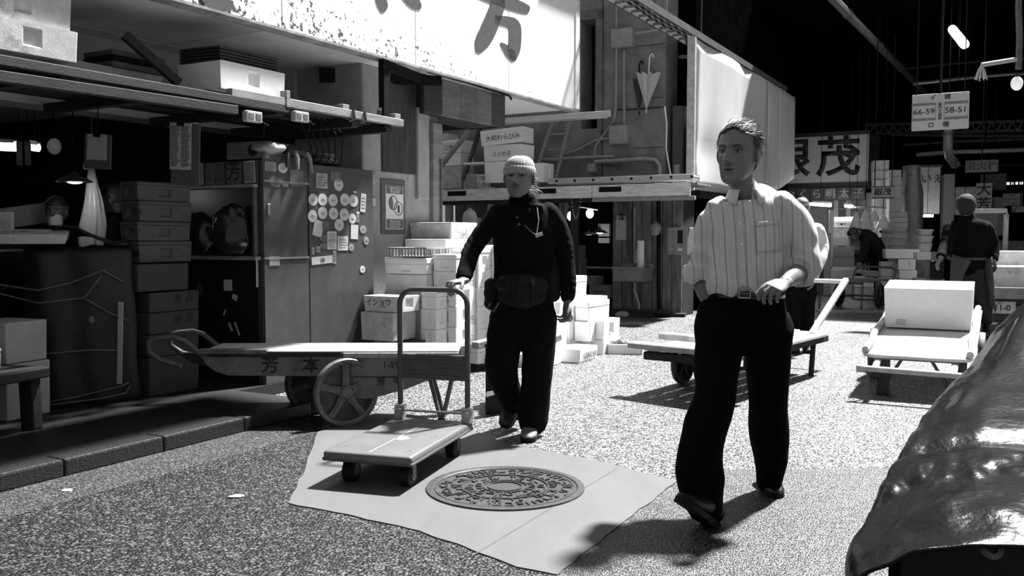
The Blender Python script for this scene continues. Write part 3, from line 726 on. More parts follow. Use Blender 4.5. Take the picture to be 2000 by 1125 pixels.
sticker(709, 396, 5, 18, 'rect', stick_l, -.1); sticker(688, 427, 7, 10, 'round', stick_l); sticker(699, 416, 3, 3, 'round', stick_l, txt=False); sticker(698, 427, 3, 7, 'rect', stick_g)
sticker(621, 446, 9, 16, 'rect', stick_l, -.25, txt=False); sticker(692, 453, 7, 14, 'rect', stick_l, -.05, txt=False); sticker(635, 440, 6, 8, 'rect', stick_d)
sticker(648, 462, 9, 10, 'rect', stick_l); sticker(648, 478, 9, 9, 'rect', stick_l); sticker(669, 475, 10, 14, 'rect', stick_l); sticker(632, 466, 8, 7, 'round', stick_d); sticker(632, 480, 8, 6, 'round', stick_d)
sticker(686, 483, 5, 7, 'round', stick_g); sticker(709, 448, 6, 8, 'round', stick_g); sticker(715, 470, 5, 8, 'round', stick_g); sticker(708, 526, 5, 7, 'round', stick_l); sticker(611, 490, 3, 7, 'rect', stick_g); sticker(621, 487, 4, 6, 'rect', stick_g)
s = sticker(629, 508, 20, 7.5, 'rect', stick_l, .05, txt=False); sticker(653, 502, 3.5, 13, 'rect', stick_g, -.05)
p = UV(onv(629, 508, fv)); text('10', .055, Matrix.Rotation(-RZ, 3, 'Z') @ (W(p.x, fv + .004, p.z) - SCAB.location), YA, ZA, ink, SCAB, bold=.01)
sticker(536, 510, 10, 9, 'rect', mat('sticker dull', .30), txt=False); sticker(693, 375, 3, 2, 'rect', stick_l, txt=False)
# poster and a sticker on the pillar
PO = thing('warning_poster', 'framed warning poster with two round pictograms on the concrete pillar', 'poster', onv(769, 404, -5.085), RZ)
MB().box((-.008, 0, 0), (.014, .36, .50)).build('backing_board', mat('poster back', .10, .7, .2, 8), PO, .004)
MB().box((.001, 0.01, -.005), (.006, .265, .40)).build('sheet', paper, PO)
MB().box((.0045, .01, .155), (.002, .25, .075)).build('header_band', ink_g, PO); MB().box((.0045, .01, -.155), (.002, .25, .085)).build('text_band', ink_g, PO)
for i, (y, z, r_) in enumerate(((-.025, .035, .062), (.055, -.015, .062))):
    MB().tube([(.005, .01 + y + r_ * math.cos(k * PI / 10), z + r_ * math.sin(k * PI / 10)) for k in range(20)] + [(.005, .01 + y + r_, z)], .0035, 5).build('pictogram_ring', ink, PO)
MB().prism([(0, 0)] + [(.058 * math.cos(PI + k * PI / 10 * 1.0), .058 * math.sin(PI + k * PI / 10 * 1.0)) for k in range(-4, 6)], .001, (.0045, -.015, .035), YA, ZA, XA).build('pictogram_fill', ink_g, PO)
MB().prism([(-.012, -.04), (.012, -.04), (.014, .01), (.006, .035), (-.006, .035), (-.014, .01)], .001, (.0045, .068, -.015), YA, ZA, XA).build('pictogram_figure', ink, PO)
for i, s_ in enumerate(('Please do not', 'enter this area', 'before 9 a.m.')): text(s_, .030, (.0062, .01, -.132 - .024 * i), YA, ZA, paper, PO, sx=.95)
text('一般の方立入', .034, (.0062, .01, .168), YA, ZA, paper, PO); text('禁止区域', .034, (.0062, .01, .135), YA, ZA, paper, PO)
t = thing('wall_sticker', 'small eight-sided sticker on the pillar next to the sticker cabinet', 'sticker', onv(730, 395, -5.095), RZ)
MB().prism([(.036 * math.cos(k * PI / 4 + .39), .05 * math.sin(k * PI / 4 + .39)) for k in range(8)], .003, (0, 0, 0), YA, ZA, XA).build('face', ink_g, t)
MB().prism([(.027 * math.cos(k * PI / 8), .04 * math.sin(k * PI / 8)) for k in range(16)], .001, (.003, 0, 0), YA, ZA, XA).build('disc', stick_l, t)
# ------------------------------------------------------------------ wheels
def spoke_wheel(parent, c, r, wdt, axis, n=5, rim_m=None, phase=.3, spoke_m=None):
    """cast wheel: tyre and rim rings, hub and spokes; axis is the axle direction in the parent's frame"""
    axis = V(axis).normalized(); R = axis.to_track_quat('Z', 'Y').to_matrix(); rim_m = rim_m or iron; spoke_m = spoke_m or rim_m; c = V(c)
    h = wdt / 2
    w_ = MB().lathe([(r * .84, -h * .7), (r * .88, -h), (r * .97, -h), (r, -h * .6), (r, h * .6), (r * .97, h), (r * .88, h), (r * .84, h * .7), (r * .84, -h * .7)], 40, c, R).build('wheel', rim_m, parent, smooth=True)
    hb = MB().lathe([(.001, -h * 1.2), (r * .16, -h * 1.2), (r * .2, -h * .6), (r * .2, h * .8), (r * .15, h * 1.3), (r * .06, h * 1.4), (.001, h * 1.4)], 20, c, R).build('hub', spoke_m, w_, smooth=True)
    for i in range(n):
        a = phase + 2 * PI * i / n; d = R @ V((math.cos(a), math.sin(a), 0)); s = R @ V((-math.sin(a), math.cos(a), 0))
        p0 = c + d * r * .15; p1 = c + d * r * .83; rings = []
        for p, ww in ((p0, r * .13), (c + d * r * .5, r * .085), (p1, r * .11)):
            rings.append([p + s * ww * x + axis * (h * .45) * y for x, y in ((-1, -1), (1, -1), (1, .3), (.35, .5), (.35, 1), (-.35, 1), (-.35, .5), (-1, .3))])
        MB().loft(rings).build('spoke', spoke_m, w_)
    return w_

# ------------------------------------------------------------------ the handcart on the left
c0 = V((-1.20, 5.74, 0))
HC = thing('handcart', 'long wooden handcart with painted characters on its side and large five-spoke wheels', 'handcart', c0, .015)
sidem = mat('cart side', .125, .75, .3, 7, .15, 40, dirt=.42, dirt_scale=5, dirt_g=.03); deckm = mat('cart deck', .42, .7, .2, 5, .15, 30, stretch=(1, 6, 6), dirt=.2, dirt_scale=4, dirt_g=.25)
zt = .475
for i in range(4):
    y = .055 + i * .105; MB().bb((-.76, y - .05, zt - .022), (.86, y + .05, zt)).build('deck_plank', deckm, HC, .004)
MB().bb((-.55, -.012, zt - .035), (.12, .02, zt - .004)).build('edge_strip', wood_d, HC, .003)
MB().bb((.13, -.010, zt - .045), (.86, .02, zt - .014)).build('edge_strip', wood_m, HC, .003)
MB().bb((-.78, -.018, zt - .02), (-.35, .05, zt + .012)).build('worn_edge', mat('worn edge', .12, .8, .6, 9, .4, 30), HC, .006)
for y, nm in ((0, 'side_board'), (.40, 'side_board')):
    mb = MB(); mb.prism([(-.76, zt - .04), (-.74, zt - .085), (-.68, zt - .13), (-.60, zt - .158), (.86, zt - .17), (.86, zt - .03)], .03, (0, y - .005, 0), XA, ZA, YA); mb.build(nm, sidem, HC, .004)
mb = MB(); mb.prism([(.06, zt - .17), (.10, zt - .30), (.30, zt - .31), (.52, zt - .25), (.72, zt - .17)], .03, (0, .0, 0), XA, ZA, YA); mb.build('axle_bracket', sidem, HC, .004)
mb = MB(); mb.prism([(.06, zt - .17), (.10, zt - .30), (.30, zt - .31), (.52, zt - .25), (.72, zt - .17)], .03, (0, .38, 0), XA, ZA, YA); mb.build('axle_bracket', wood_d, HC, .004)
cm = mat('cart lettering', .015, .7, .4, 20)
text('芳', .115, (-.33, -.008, zt - .095), XA, ZA, cm, HC, bold=.01); text('本', .115, (-.07, -.008, zt - .095), XA, ZA, cm, HC, bold=.01)
text('1-59-60', .058, (.47, -.008, zt - .092), XA, ZA, cm, HC, bold=.008); text('本', .06, (.47, -.008, zt - .19), XA, ZA, cm, HC, bold=.008); text('芳', .06, (.37, -.008, zt - .20), XA, ZA, cm, HC, bold=.008)
th = math.radians(33); N_ = V((math.sin(th), -math.cos(th), 0))
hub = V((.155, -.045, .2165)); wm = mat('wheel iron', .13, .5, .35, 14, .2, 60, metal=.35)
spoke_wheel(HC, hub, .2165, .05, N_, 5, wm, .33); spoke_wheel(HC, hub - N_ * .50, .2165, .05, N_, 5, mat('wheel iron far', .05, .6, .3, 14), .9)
MB().cyl(hub, hub - N_ * .5, .018).build('axle', iron, HC)
pipe = mat('pipe worn', .09, .5, .4, 15, .1, 50)
for y, s in ((.02, 1), (.40, 1)):
    MB().tube([(-.72, y, zt - .06), (-.78, y, zt - .02), (-.88, y, zt + .065), (-.95, y, zt + .085), (-1.05, y, zt + .075), (-1.10, y, zt + .06), (-1.10, y, zt - .01), (-1.03, y, zt - .06), (-.9, y, zt - .10)], .017, 10).build('handle', pipe, HC, smooth=True, angle=1.2)
MB().prism([(-1.05, zt - .06), (-.95, zt - .13), (-.82, zt - .16), (-.7, zt - .16), (-.72, zt - .05)], .03, (0, .38, 0), XA, ZA, YA).build('front_board', wood_d, HC, .004)
for y in (.1, .34):
    MB().cyl((.66, y, zt - .16), (.74, y, .01), .013).build('prop', iron, HC); MB().cyl((.82, y, zt - .16), (.75, y, .01), .013).build('prop', iron, HC)
    MB().cyl((.745, y, 0), (.745, y, .02), .024).build('foot', black, HC)
# another cart's draw bar lying between the handcart and the boxes
DB = thing('draw_bar', 'pair of pale cart shafts pointing at the man in the knit cap', 'cart shafts', V((-.06, 6.30, 0)), 0)
MB().beam((-.20, .0, .44), (.30, .6, .50), .06, .05).build('shaft', wood_m, DB, .006); MB().beam((-.02, -.2, .33), (.40, .40, .46), .07, .05).build('shaft', wood_m, DB, .006)
MB().beam((-.02, -.2, .10), (-.02, -.2, .35), .05, .05, up=YA).build('stub', wood_d, DB); MB().bb((-.12, -.2, 0), (.16, .25, .12)).build('carriage', wood_d, DB, .006); MB().beam((-.1, .05, .1), (-.1, .05, .45), .05, .05, up=YA).build('stub', wood_d, DB)

# ------------------------------------------------------------------ platform trolley
zd = .175
A_, B_, C_ = onz(630, 880, zd), onz(797, 902, zd), onz(919, 829, zd)
ax = (B_ - A_); wdt = .46; ax.normalize(); trz = math.atan2(ax.y, ax.x) + .17; Lt = .86
PTr = thing('platform_trolley', 'grey platform trolley with folding tubular handle held by the man in the knit cap', 'trolley', (A_.x, A_.y, 0), trz)
tp = mat('trolley deck', .105, .42, .12, 6, .03, 80, dirt=.06, dirt_scale=14, dirt_g=.16); th_ = mat('trolley tube', .06, .35, .15, 20); dk = mat('rubber dark', .008, .6, .3, 20, spec=.2)
MB().bb((0, 0, zd - .045), (wdt, Lt, zd)).build('deck', tp, PTr, .018, 3, smooth=True)
MB().bb((-.004, -.004, zd - .048), (wdt + .004, Lt + .004, zd - .030)).build('edge_bumper', mat('bumper', .05, .5), PTr, .006)
for x in (.06, .23, .4):
    for y in (.10, .43, .74): MB().tube([(x + .016 * math.cos(k * PI / 8), y + .016 * math.sin(k * PI / 8), zd + .0005) for k in range(12)], .0014, 4).build('slot_mark', ink_g, PTr)
MB().bb((.225, .03, zd), (.232, Lt - .03, zd + .0012)).build('seam', mat('seam', .27), PTr)
MB().prism([(.22, .33), (.27, .31), (.30, .36), (.26, .40), (.23, .38)], .0012, (0, 0, zd)).build('scuff', mat('scuff', .6), PTr)
hx0, hx1, hy = .045, wdt - .015, Lt - .045; ht = .905; hr = .085
pts = [(hx0, hy, zd + .03)] + [(hx0, hy, ht - hr)]
for k in range(1, 9):
    a = PI - k * PI / 16; pts.append((hx0 + hr + hr * math.cos(a), hy, ht - hr + hr * math.sin(a)))
for k in range(0, 9):
    a = PI / 2 - k * PI / 16; pts.append((hx1 - hr + hr * math.cos(a), hy, ht - hr + hr * math.sin(a)))
pts.append((hx1, hy, zd + .03))
MB().tube(pts, .0155, 12).build('handle', th_, PTr, smooth=True, angle=1.2)
pnl = MB().bb((hx0, hy - .012, .405), (hx1, hy + .012, .545)).build('handle_panel', mat('trolley panel', .05, .45, .12, 10), PTr, .004)
for z in (.425, .527): MB().bb((hx0 + .015, hy - .017, z - .006), (hx1 - .015, hy - .012, z + .006)).build('pressed_rib', MATS['trolley panel'], pnl)
pts = [(hx0 + .05, .45), (hx0 + .06, .505), (hx0 + .185, .505), (hx0 + .20, .45)]
for i in range(4):
    a = pts[i]; b = pts[(i + 1) % 4]; MB().tube([(a[0], hy - .013, a[1]), (b[0], hy - .013, b[1])], .0035, 5).build('pressed_rib', MATS['trolley panel'], pnl)
for z in (.466, .490): MB().bb((hx0 + .21, hy - .016, z - .004), (hx1 - .02, hy - .012, z + .004)).build('pressed_rib', MATS['trolley panel'], pnl)
for x in (hx0, hx1):
    MB().bb((x - .028, hy - .03, zd - .005), (x + .022, hy + .03, zd + .065)).build('hinge_bracket', mat('bracket', .26, .4, .2, 20, metal=.4), PTr, .006)
    MB().cyl((x - .03, hy, zd + .07), (x + .03, hy, zd + .07), .02).build('hinge_bolt', steel, PTr)
MB().cyl((hx0, hy - .01, zd + .052), (hx1, hy - .01, zd + .052), .007).build('lock_bar', steel, PTr)
for i, (x, y) in enumerate(((.09, .12), (wdt - .07, .12), (.09, Lt - .13), (wdt - .07, Lt - .13))):
    f = MB().bb((x - .03, y - .03, .085), (x + .03, y + .03, zd - .04)).build('caster', dk, PTr, .006)
    MB().cyl((x - .026, y, .056), (x + .026, y, .056), .056, 22).build('tyre', dk, f, .004); MB().cyl((x - .03, y, .056), (x + .031, y, .056), .022, 14).build('wheel_hub', steel, f)
    MB().bb((x - .034, y - .02, .04), (x - .028, y + .02, .12)).bb((x + .028, y - .02, .04), (x + .034, y + .02, .12)).build('fork', steel_d, f)

# ------------------------------------------------------------------ cart with the foam box on the right
def flat_cart(name, label, loc, rz, wd, L, z0, z1, deck_m, rails=True):
    t = thing(name, label, 'handcart', loc, rz)
    tl = math.atan2(z1 - z0, L)
    Z = lambda y: z0 + (z1 - z0) * y / L
    R = Rm(tl, 0, 0)
    return t, Z, R
nl = onz(1678, 691, .315)
RC, Zc, Rc = flat_cart('flat_handcart', 'flat handcart with pale tray bed carrying one white foam box', (nl.x, nl.y, 0), RZ + .02, .77, 1.9, .315, .54, None)
bedm = mat('cart tray', .55, .5, .15, 3, .08, 12, dirt=.22, dirt_scale=2.5, dirt_g=.42)
wd, L_ = .78, 1.9
mb = MB(); rows = []
for i in range(13):
    y = L_ * i / 12; row = []
    for k in range(9):
        x = wd * k / 8; z = Zc(y) + .012 * noise.noise(V((x * 3, y * 2, 1))); 
        rr = .06
        if i == 0 and k in (0, 8): y_ = y + .05; x_ = x + (.03 if k == 0 else -.03)
        else: x_, y_ = x, y
        row.append(V((x_, y_, z)))
    rows.append(row)
solid(mb.grid(rows).build('tray_bed', bedm, RC, smooth=True), .022, -1)
for x, nm in ((.035, 'side_rail'), (wd - .035, 'side_rail')):
    MB().tube([(x + .008 * math.sin(k * 1.3), .06 + (L_ - .1) * k / 10, Zc(.06 + (L_ - .1) * k / 10) + .022 + .004 * math.sin(k * 2.1)) for k in range(11)], [.026] * 11, 8).build(nm, mat('rail wood', .46, .7, .3, 9, .2, 40, dirt=.2, dirt_scale=6, dirt_g=.2), RC, smooth=True)
MB().bb((.1, .02, .28), (wd - .1, .06, .31)).build('cross_beam', steel_d, RC)
for x in (.13, wd - .13):
    MB().beam((x, -.20, .225), (x, .30, .315), .045, .035).build('shaft', mat('shaft wood', .42, .7, .3, 9), RC, .01)
MB().cyl((.02, -.19, .235), (wd - .02, -.21, .225), .022, 10).build('pull_bar', mat('shaft wood', .42), RC, smooth=True)
for x in (.03, wd - .03): MB().tube([(x + .03, -.17, .23), (x, -.195, .232), (x - .02, -.2, .232)], .03, 8).build('bar_end', mat('shaft wood', .42), RC, smooth=True)
for x, y in ((.16, .12), (wd - .10, .12)):
    MB().bb((x - .045, y - .04, 0), (x + .045, y + .04, Zc(y) - .02)).build('leg', mat('leg dark', .02, .5), RC, .006)
for x in (.3, .48): MB().cyl((x, .1, .30), (x + (.13 if x > .4 else -.13), .1, .08), .012).build('brace', steel_d, RC)
MB().tube([(.05, -.16, .22), (.1, -.05, .17), (.16, .08, .12)], .012).build('brace', steel_d, RC)
for x in (-.02, wd + .02): spoke_wheel(RC, (x, 1.05, .21), .21, .05, (1, 0, 0), 5, iron)
MB().cyl((-.02, 1.05, .21), (wd + .02, 1.05, .21), .018).build('axle', iron, RC)
for x in (.1, wd - .1): MB().beam((x, 1.05, .2), (x, 1.05, Zc(1.05) - .02), .05, .05, up=YA).build('strut', steel_d, RC)
# foam box on it
bl = RC.matrix_basis @ V((.37, 1.12, Zc(1.12) - .18))
t = foam_box('large white foam box with a small printed label riding on the flat handcart', (0, 0, 0), 0, (.66, .42, .335), mat('foam cart', .66, .6, .05, 20, .06, 120), lid=0, grips='x')
TL = math.atan2(.225, 1.9)
t.matrix_world = Matrix.Translation(V((nl.x, nl.y, 0))) @ Matrix.Rotation(RZ + .02, 4, 'Z') @ Matrix.Translation(V((.40, 1.12, Zc(1.12) + .016))) @ Matrix.Rotation(TL, 4, 'X')
MB().box((-.20, -.211, .05), (.075, .003, .045)).build('printed_label', mat('label grey', .42, .7, .4, 60), t)

# ------------------------------------------------------------------ cart behind the walking man
p0 = onz(1250, 682, .34); rz2 = math.atan2(.62, .78) - PI / 2 + .0
d2 = V((.62, .785, 0)); rz2 = math.atan2(-d2.x, d2.y)
C2 = thing('plank_handcart', 'pale plank handcart with thick bumper boards behind the man in the striped shirt', 'handcart', (p0.x, p0.y, 0), rz2)
pl = mat('plank bright', .62, .65, .2, 4, .12, 30, stretch=(6, 1, 6), dirt=.12, dirt_scale=3, dirt_g=.35)
for i in range(5):
    x = .10 + i * .155; MB().bb((x - .074, .0, .335 + .0), (x + .074, 2.0 - .1 * abs(i - 2), .36)).build('deck_plank', pl, C2, .004)
MB().beam((-.06, -.02, .375), (.86, -.10, .375), .13, .045).build('bumper_board', mat('bumper wood', .35, .7, .35, 6, .2, 30), C2, .008)
MB().beam((.02, .30, .42), (.86, .20, .42), .10, .05).build('bumper_board', mat('bumper wood', .35), C2, .008)
MB().beam((.05, -.0, .30), (.80, -.0, .30), .08, .06).build('cross_beam', wood_d, C2, .006)
MB().beam((.05, .4, .31), (.05, 1.9, .31), .05, .05).build('frame_rail', wood_d, C2); MB().beam((.75, .4, .31), (.75, 1.9, .31), .05, .05).build('frame_rail', wood_d, C2)
for x in (.04, .80): spoke_wheel(C2, (x, .62, .17), .17, .045, (1, 0, 0), 5, mat('wheel dark', .03, .6, .3, 14))
MB().cyl((.04, .62, .17), (.80, .62, .17), .015).build('axle', iron, C2)
for x in (.15, .7): MB().beam((x, .62, .16), (x, .62, .31), .04, .04, up=YA).build('strut', steel_d, C2)
MB().beam((.70, 1.7, .36), (.72, 2.5, .80), .055, .045).build('pull_shaft', pl, C2, .01); MB().beam((.1, 1.7, .36), (.1, 2.5, .80), .055, .045).build('pull_shaft', pl, C2, .01)
MB().cyl((.06, 2.48, .78), (.74, 2.48, .78), .02).build('pull_bar', pl, C2)
MB().beam((.70, 1.7, .0), (.70, 1.75, .33), .035, .035, up=YA).build('leg', wood_d, C2); MB().beam((.1, 1.7, .0), (.1, 1.75, .33), .035, .035, up=YA).build('leg', wood_d, C2)
# ------------------------------------------------------------------ stacks in the dark shop front
gm = 'grey foam boxes stacked beside the black cupboard'
for i, (yt, yb, tx) in enumerate(((353, 390, ''), (391, 431, '方々'), (432, 470, 'ハツ'), (471, 513, '本'))):
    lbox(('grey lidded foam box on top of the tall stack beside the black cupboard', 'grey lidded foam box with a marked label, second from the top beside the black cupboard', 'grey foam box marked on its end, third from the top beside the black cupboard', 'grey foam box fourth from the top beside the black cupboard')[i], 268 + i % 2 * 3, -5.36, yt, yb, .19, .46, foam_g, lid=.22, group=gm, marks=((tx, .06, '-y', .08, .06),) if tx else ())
for i, (yt, yb, tx) in enumerate(((517, 571, ''), (573, 612, '本 方'), (613, 655, '本 芳'), (656, 700, '本'), (701, 790, ''))):
    a = UV(onv(292, yb, -5.30))
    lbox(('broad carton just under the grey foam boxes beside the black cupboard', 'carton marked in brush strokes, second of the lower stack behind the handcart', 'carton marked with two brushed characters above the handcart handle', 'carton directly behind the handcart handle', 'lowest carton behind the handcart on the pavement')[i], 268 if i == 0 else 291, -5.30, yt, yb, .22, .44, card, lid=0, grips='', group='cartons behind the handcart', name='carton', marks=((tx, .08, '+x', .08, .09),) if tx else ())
# tarpaulin-covered pile tied with rope
tc_ = V((-2.98, 6.32, .085)); TPm = mat('dark tarpaulin', .014, .6, .35, 12, .3, 60)
TP = thing('covered_pile', 'waist-high pile wrapped in dark tarpaulin and tied with pale rope', 'covered pile', tc_, 0)
def pile_r(a, z):
    k = 1 - .10 * z + .02 * math.sin(6 * z)
    n = 4.0; ca_, sa_ = abs(math.cos(a)), abs(math.sin(a)); r = (ca_ ** n + sa_ ** n) ** (-1 / n)
    r *= .37 * k
    r *= 1 + .045 * math.sin(a * 9 + 1.5 * z + 2 * noise.noise(V((a, z * 2, 0)))) + .05 * noise.noise(V((math.cos(a) * 2, math.sin(a) * 2, z * 2.2)))
    return r
rings = [[V((pile_r(2 * PI * k / 72, z) * math.cos(2 * PI * k / 72 + .35), pile_r(2 * PI * k / 72, z) * math.sin(2 * PI * k / 72 + .35), z)) for k in range(72)] for z in [i * 1.02 / 24 for i in range(25)]]
for q in (.93, .6, .2): rings.append([V((p.x * q, p.y * q, 1.02 + .03 * (1 - q) + .02 * noise.noise(p * 4))) for p in rings[24]])
MB().loft(rings).build('tarpaulin', TPm, TP, smooth=True, angle=2.0)
def rope(parent, ptsf, r=.007, m=rope_m, name='rope'):
    o = MB().tube(ptsf, r, 6).build(name, m, parent, smooth=True); return o
def pile_rope(zf, a0, a1, n=40):
    out = []
    for k in range(n + 1):
        a = a0 + (a1 - a0) * k / n; z = zf(k / n); r = pile_r(a, z) + .012; out.append(V((r * math.cos(a + .35), r * math.sin(a + .35), z)))
    return out
bvp = BVHTree.FromPolygons([V(p) for r in rings for p in r], MB().loft(rings).f)
def rope_px(pts):
    out = []
    for k in range(len(pts) - 1):
        for q in range(6):
            x = pts[k][0] + (pts[k + 1][0] - pts[k][0]) * q / 6; y = pts[k][1] + (pts[k + 1][1] - pts[k][1]) * q / 6; d = ray(x, y).normalized(); h = bvp.ray_cast(O - tc_, d)
            out.append(h[0] - d * .012 if h[0] else ony(x, y, 6.0) - tc_)
    return rope(TP, out, .006)
for r_ in ([(-30, 552), (75, 567), (140, 552), (200, 528), (250, 556)], [(-30, 566), (75, 592), (165, 582), (203, 532)], [(168, 584), (215, 612), (258, 630)], [(-30, 705), (80, 692), (170, 684), (250, 684)], [(60, 792), (150, 775), (230, 756), (256, 746)], [(60, 796), (200, 778), (245, 768), (257, 750)]): rope_px(r_)
kn = pile_rope(lambda t: .56, -1.36, -1.3, 1)[0]; MB().sphere(kn, (.022, .022, .03), 8, 6).build('knot', rope_m, TP, smooth=True)
MB().bb((-.3, -.3, -.0), (.25, .25, .05)).build('pallet', wood_m, TP)
p = pile_rope(lambda t: .40, -.95, -.9, 1)[0]; MB().box(p + V((.01, -.01, .0)), (.03, .015, .55), Rm(0, .04, 0)).build('pale_strip', paper_g, TP)
# black crate pile to the left of it, with a foam lid and black plastic on top
t = thing('black_crates', 'black plastic crates standing left of the covered pile', 'crates', V((-3.78, 6.25, .085)), .1)
for i in range(4): MB().box((0, 0, .13 + .255 * i), (.62, .55, .25)).build('crate', blackpl, t, .01)
p = V((-3.28, 6.0, 1.165)); t = foam_box('broad white foam lid with brushed marks lying on the crates and the covered pile', p, .40, (.66, .50, .065), foam_d, lid=0, grips='', name='foam_slab', cat='foam slab', tilt=(.07, 0))
text('大 シ', .12, (.0, .0, .0665), (1, .1, 0), (-.1, 1, 0), ink, t)
t = thing('black_plastic_sheet', 'stiff folded black plastic sheet on the covered pile behind the foam lid', 'plastic sheet', V((-2.98, 6.36, 1.125)), .1)
rows = [[V((-.30 + .62 * i / 10, -.16 + .32 * j / 5, .02 + .13 * math.exp(-((i - 4.0) / 2.6) ** 2) * (1 - .1 * j) - .0 * i + .015 * noise.noise(V((i * .6, j * .7, 4))) + (.03 if i > 8 else 0) * (j / 5))) for j in range(6)] for i in range(11)]
solid(MB().grid(rows).build('folded_sheet', mat('black sheet', .02, .4, .3, 10, .2, 20), t, smooth=True), .012)
# low dark bench with white boxes at the lower left edge
t = thing('low_bench', 'low black wooden bench at the left edge on the pavement', 'bench', V((-3.02, 5.15, .085)), RZ + .2)
MB().bb((-.45, -.2, .30), (.30, .2, .36)).build('bench_top', wood_d, t, .008)
for x in (-.40, .20):
    for y in (-.15, .15): MB().beam((x, y, 0), (x * .95, y, .30), .10, .07, up=YA).build('leg', wood_d, t, .006)
MB().bb((-.42, -.15, .12), (.22, -.11, .16)).build('rail', wood_d, t)
foam_box('small white foam box standing on the low bench at the left edge', V((-3.06, 5.13, .447)), RZ, (.24, .20, .12), foam_d, lid=.25, grips='')
foam_box('large pale carton behind the low bench, upper of two', V((-3.13, 5.62, .43)), RZ + .15, (.34, .3, .25), card_l, lid=0, grips='', name='carton')
foam_box('large pale carton behind the low bench, lower of two', V((-3.13, 5.62, .086)), RZ + .15, (.35, .32, .34), card_l, lid=0, grips='', name='carton')
# hanging clear plastic bag
t = thing('hanging_plastic_bag', 'long translucent plastic bag hanging in the dark shop front', 'bag', ony(178, 325, 7.2), 0)
plm = mat('clear film', .45, .25, .08, 10, .3, 14, spec=.6)
rings = []
for i in range(15):
    f = i / 14; z = -.72 * f; w_ = .02 + .095 * min(1, f * 1.25) * (1 - .55 * max(0, f - .62) / .38); ring = []
    for k in range(32):
        a = 2 * PI * k / 32; q = w_ * (1 + .22 * math.sin(a * 5 + 2 * f) * f + .1 * math.sin(a * 9)); ring.append(V((q * math.cos(a) + .02 * f * math.sin(5 * f), .45 * q * math.sin(a), z + (.06 * math.cos(a) if i == 14 else 0))))
    rings.append(ring)
MB().loft(rings).build('film', plm, t, smooth=True, angle=2)
MB().tube([(0, 0, -.02), (0, .02, .05), (0, .04, 2.70 - t.location.z)], .004, 6).build('string', rope_m, t)
MB().box((-.02, 0, .0), (.09, .03, .05)).build('gathered_top', plm, t, .01)
# lamps in the shop
def area(name, loc, size, e, rot=(0, 0, 0), sy=None):
    d = bpy.data.lights.new(name, 'AREA'); d.energy = e; d.size = size
    if sy: d.shape = 'RECTANGLE'; d.size_y = sy
    o = bpy.data.objects.new(name, d); COL.objects.link(o); o.location = loc; o.rotation_euler = rot; return o
def point(name, loc, e, r=.03, parent=None):
    d = bpy.data.lights.new(name, 'POINT'); d.energy = e; d.shadow_soft_size = r
    o = bpy.data.objects.new(name, d); COL.objects.link(o); o.location = loc
    if parent: o.parent = parent
    return o
def tube_lamp(label, a, b, s, e=0, r=.018, group=None, top=5.6):
    a = V(a); b = V(b); t = thing('fluorescent_lamp', label, 'lamp', (a + b) / 2, 0, group); c = (a + b) / 2
    MB().cyl(a - c, b - c, r, 10).build('glowing_tube', emit('tube glow %g' % s, s), t, smooth=True)
    MB().beam(a - c + V((0, 0, .045)), b - c + V((0, 0, .045)), .08, .04).build('housing', mat('lamp housing', .25), t)
    MB().cyl((0, 0, .06), (0, 0, top - c.z), .006, 6).build('suspension', black, t)
    if e: point('lamp light', (0, 0, -.06), e, .1, t)
    return t
tube_lamp('fluorescent tube cut by the left edge of the frame in the shop', ony(-60, 282, 9.0), ony(30, 286, 9.0), 6, 1.5, .05, top=2.71)
tube_lamp('short end of a fluorescent tube behind a post in the shop', ony(62, 287, 9.3), ony(76, 289, 9.3), 5, 0, .04, top=2.71)
for i, x in enumerate((38, 55)):
    p = ony(x, 300, 8.6); t = thing('hanging_strip', ('pale hanging strip left of its neighbour by the fluorescent tube', 'pale hanging strip between the two lamp tubes')[i], 'strip', p, 0)
    MB().box((0, 0, .0), (.05, .02, .22)).build('strip_board', mat('strip grey', .25), t, .004); MB().cyl((0, 0, .1), (0, 0, 2.71 - p.z), .004, 6).build('cord', black, t)
def pendant(label, c, r, e, s=8, shade=True, top=2.71, glow='lamp glow'):
    cord = max(.05, top - c.z - r * .5)
    t = thing('pendant_lamp', label, 'lamp', c, 0)
    if shade: MB().lathe([(r, 0), (r * .96, .01), (r * .55, r * .28), (r * .22, r * .45), (r * .15, r * .6), (.004, r * .6), (.004, r * .55), (r * .2, r * .40), (r * .52, r * .24), (r * .9, .0)], 24).build('shade', mat('lamp shade', .06, .4), t, smooth=True)
    b = MB().sphere((0, 0, r * .12 if shade else 0), (r * .5 if shade else r, r * .5 if shade else r, r * .22 if shade else r * 1.25), 14, 8).build('bulb', emit(glow + ' %g' % s, s), t, smooth=True)
    MB().cyl((0, 0, r * .5), (0, 0, r * .5 + cord), .006, 6).build('cord', black, t); MB().cyl((0, 0, r * .45), (0, 0, r * .45 + .05), .02, 8).build('socket', black, t)
    if e: point('lamp light', (0, 0, -.05), e, .06, t)
    return t
pendant('wide pendant lamp with glowing rim beside the hanging plastic bag', ony(146, 356, 6.9), .13, 1.8, 7)
pendant('dim glass globe lamp hanging under the rack in the shop', ony(106, 286, 8.4), .06, 0, .03, False)
MB_ = None
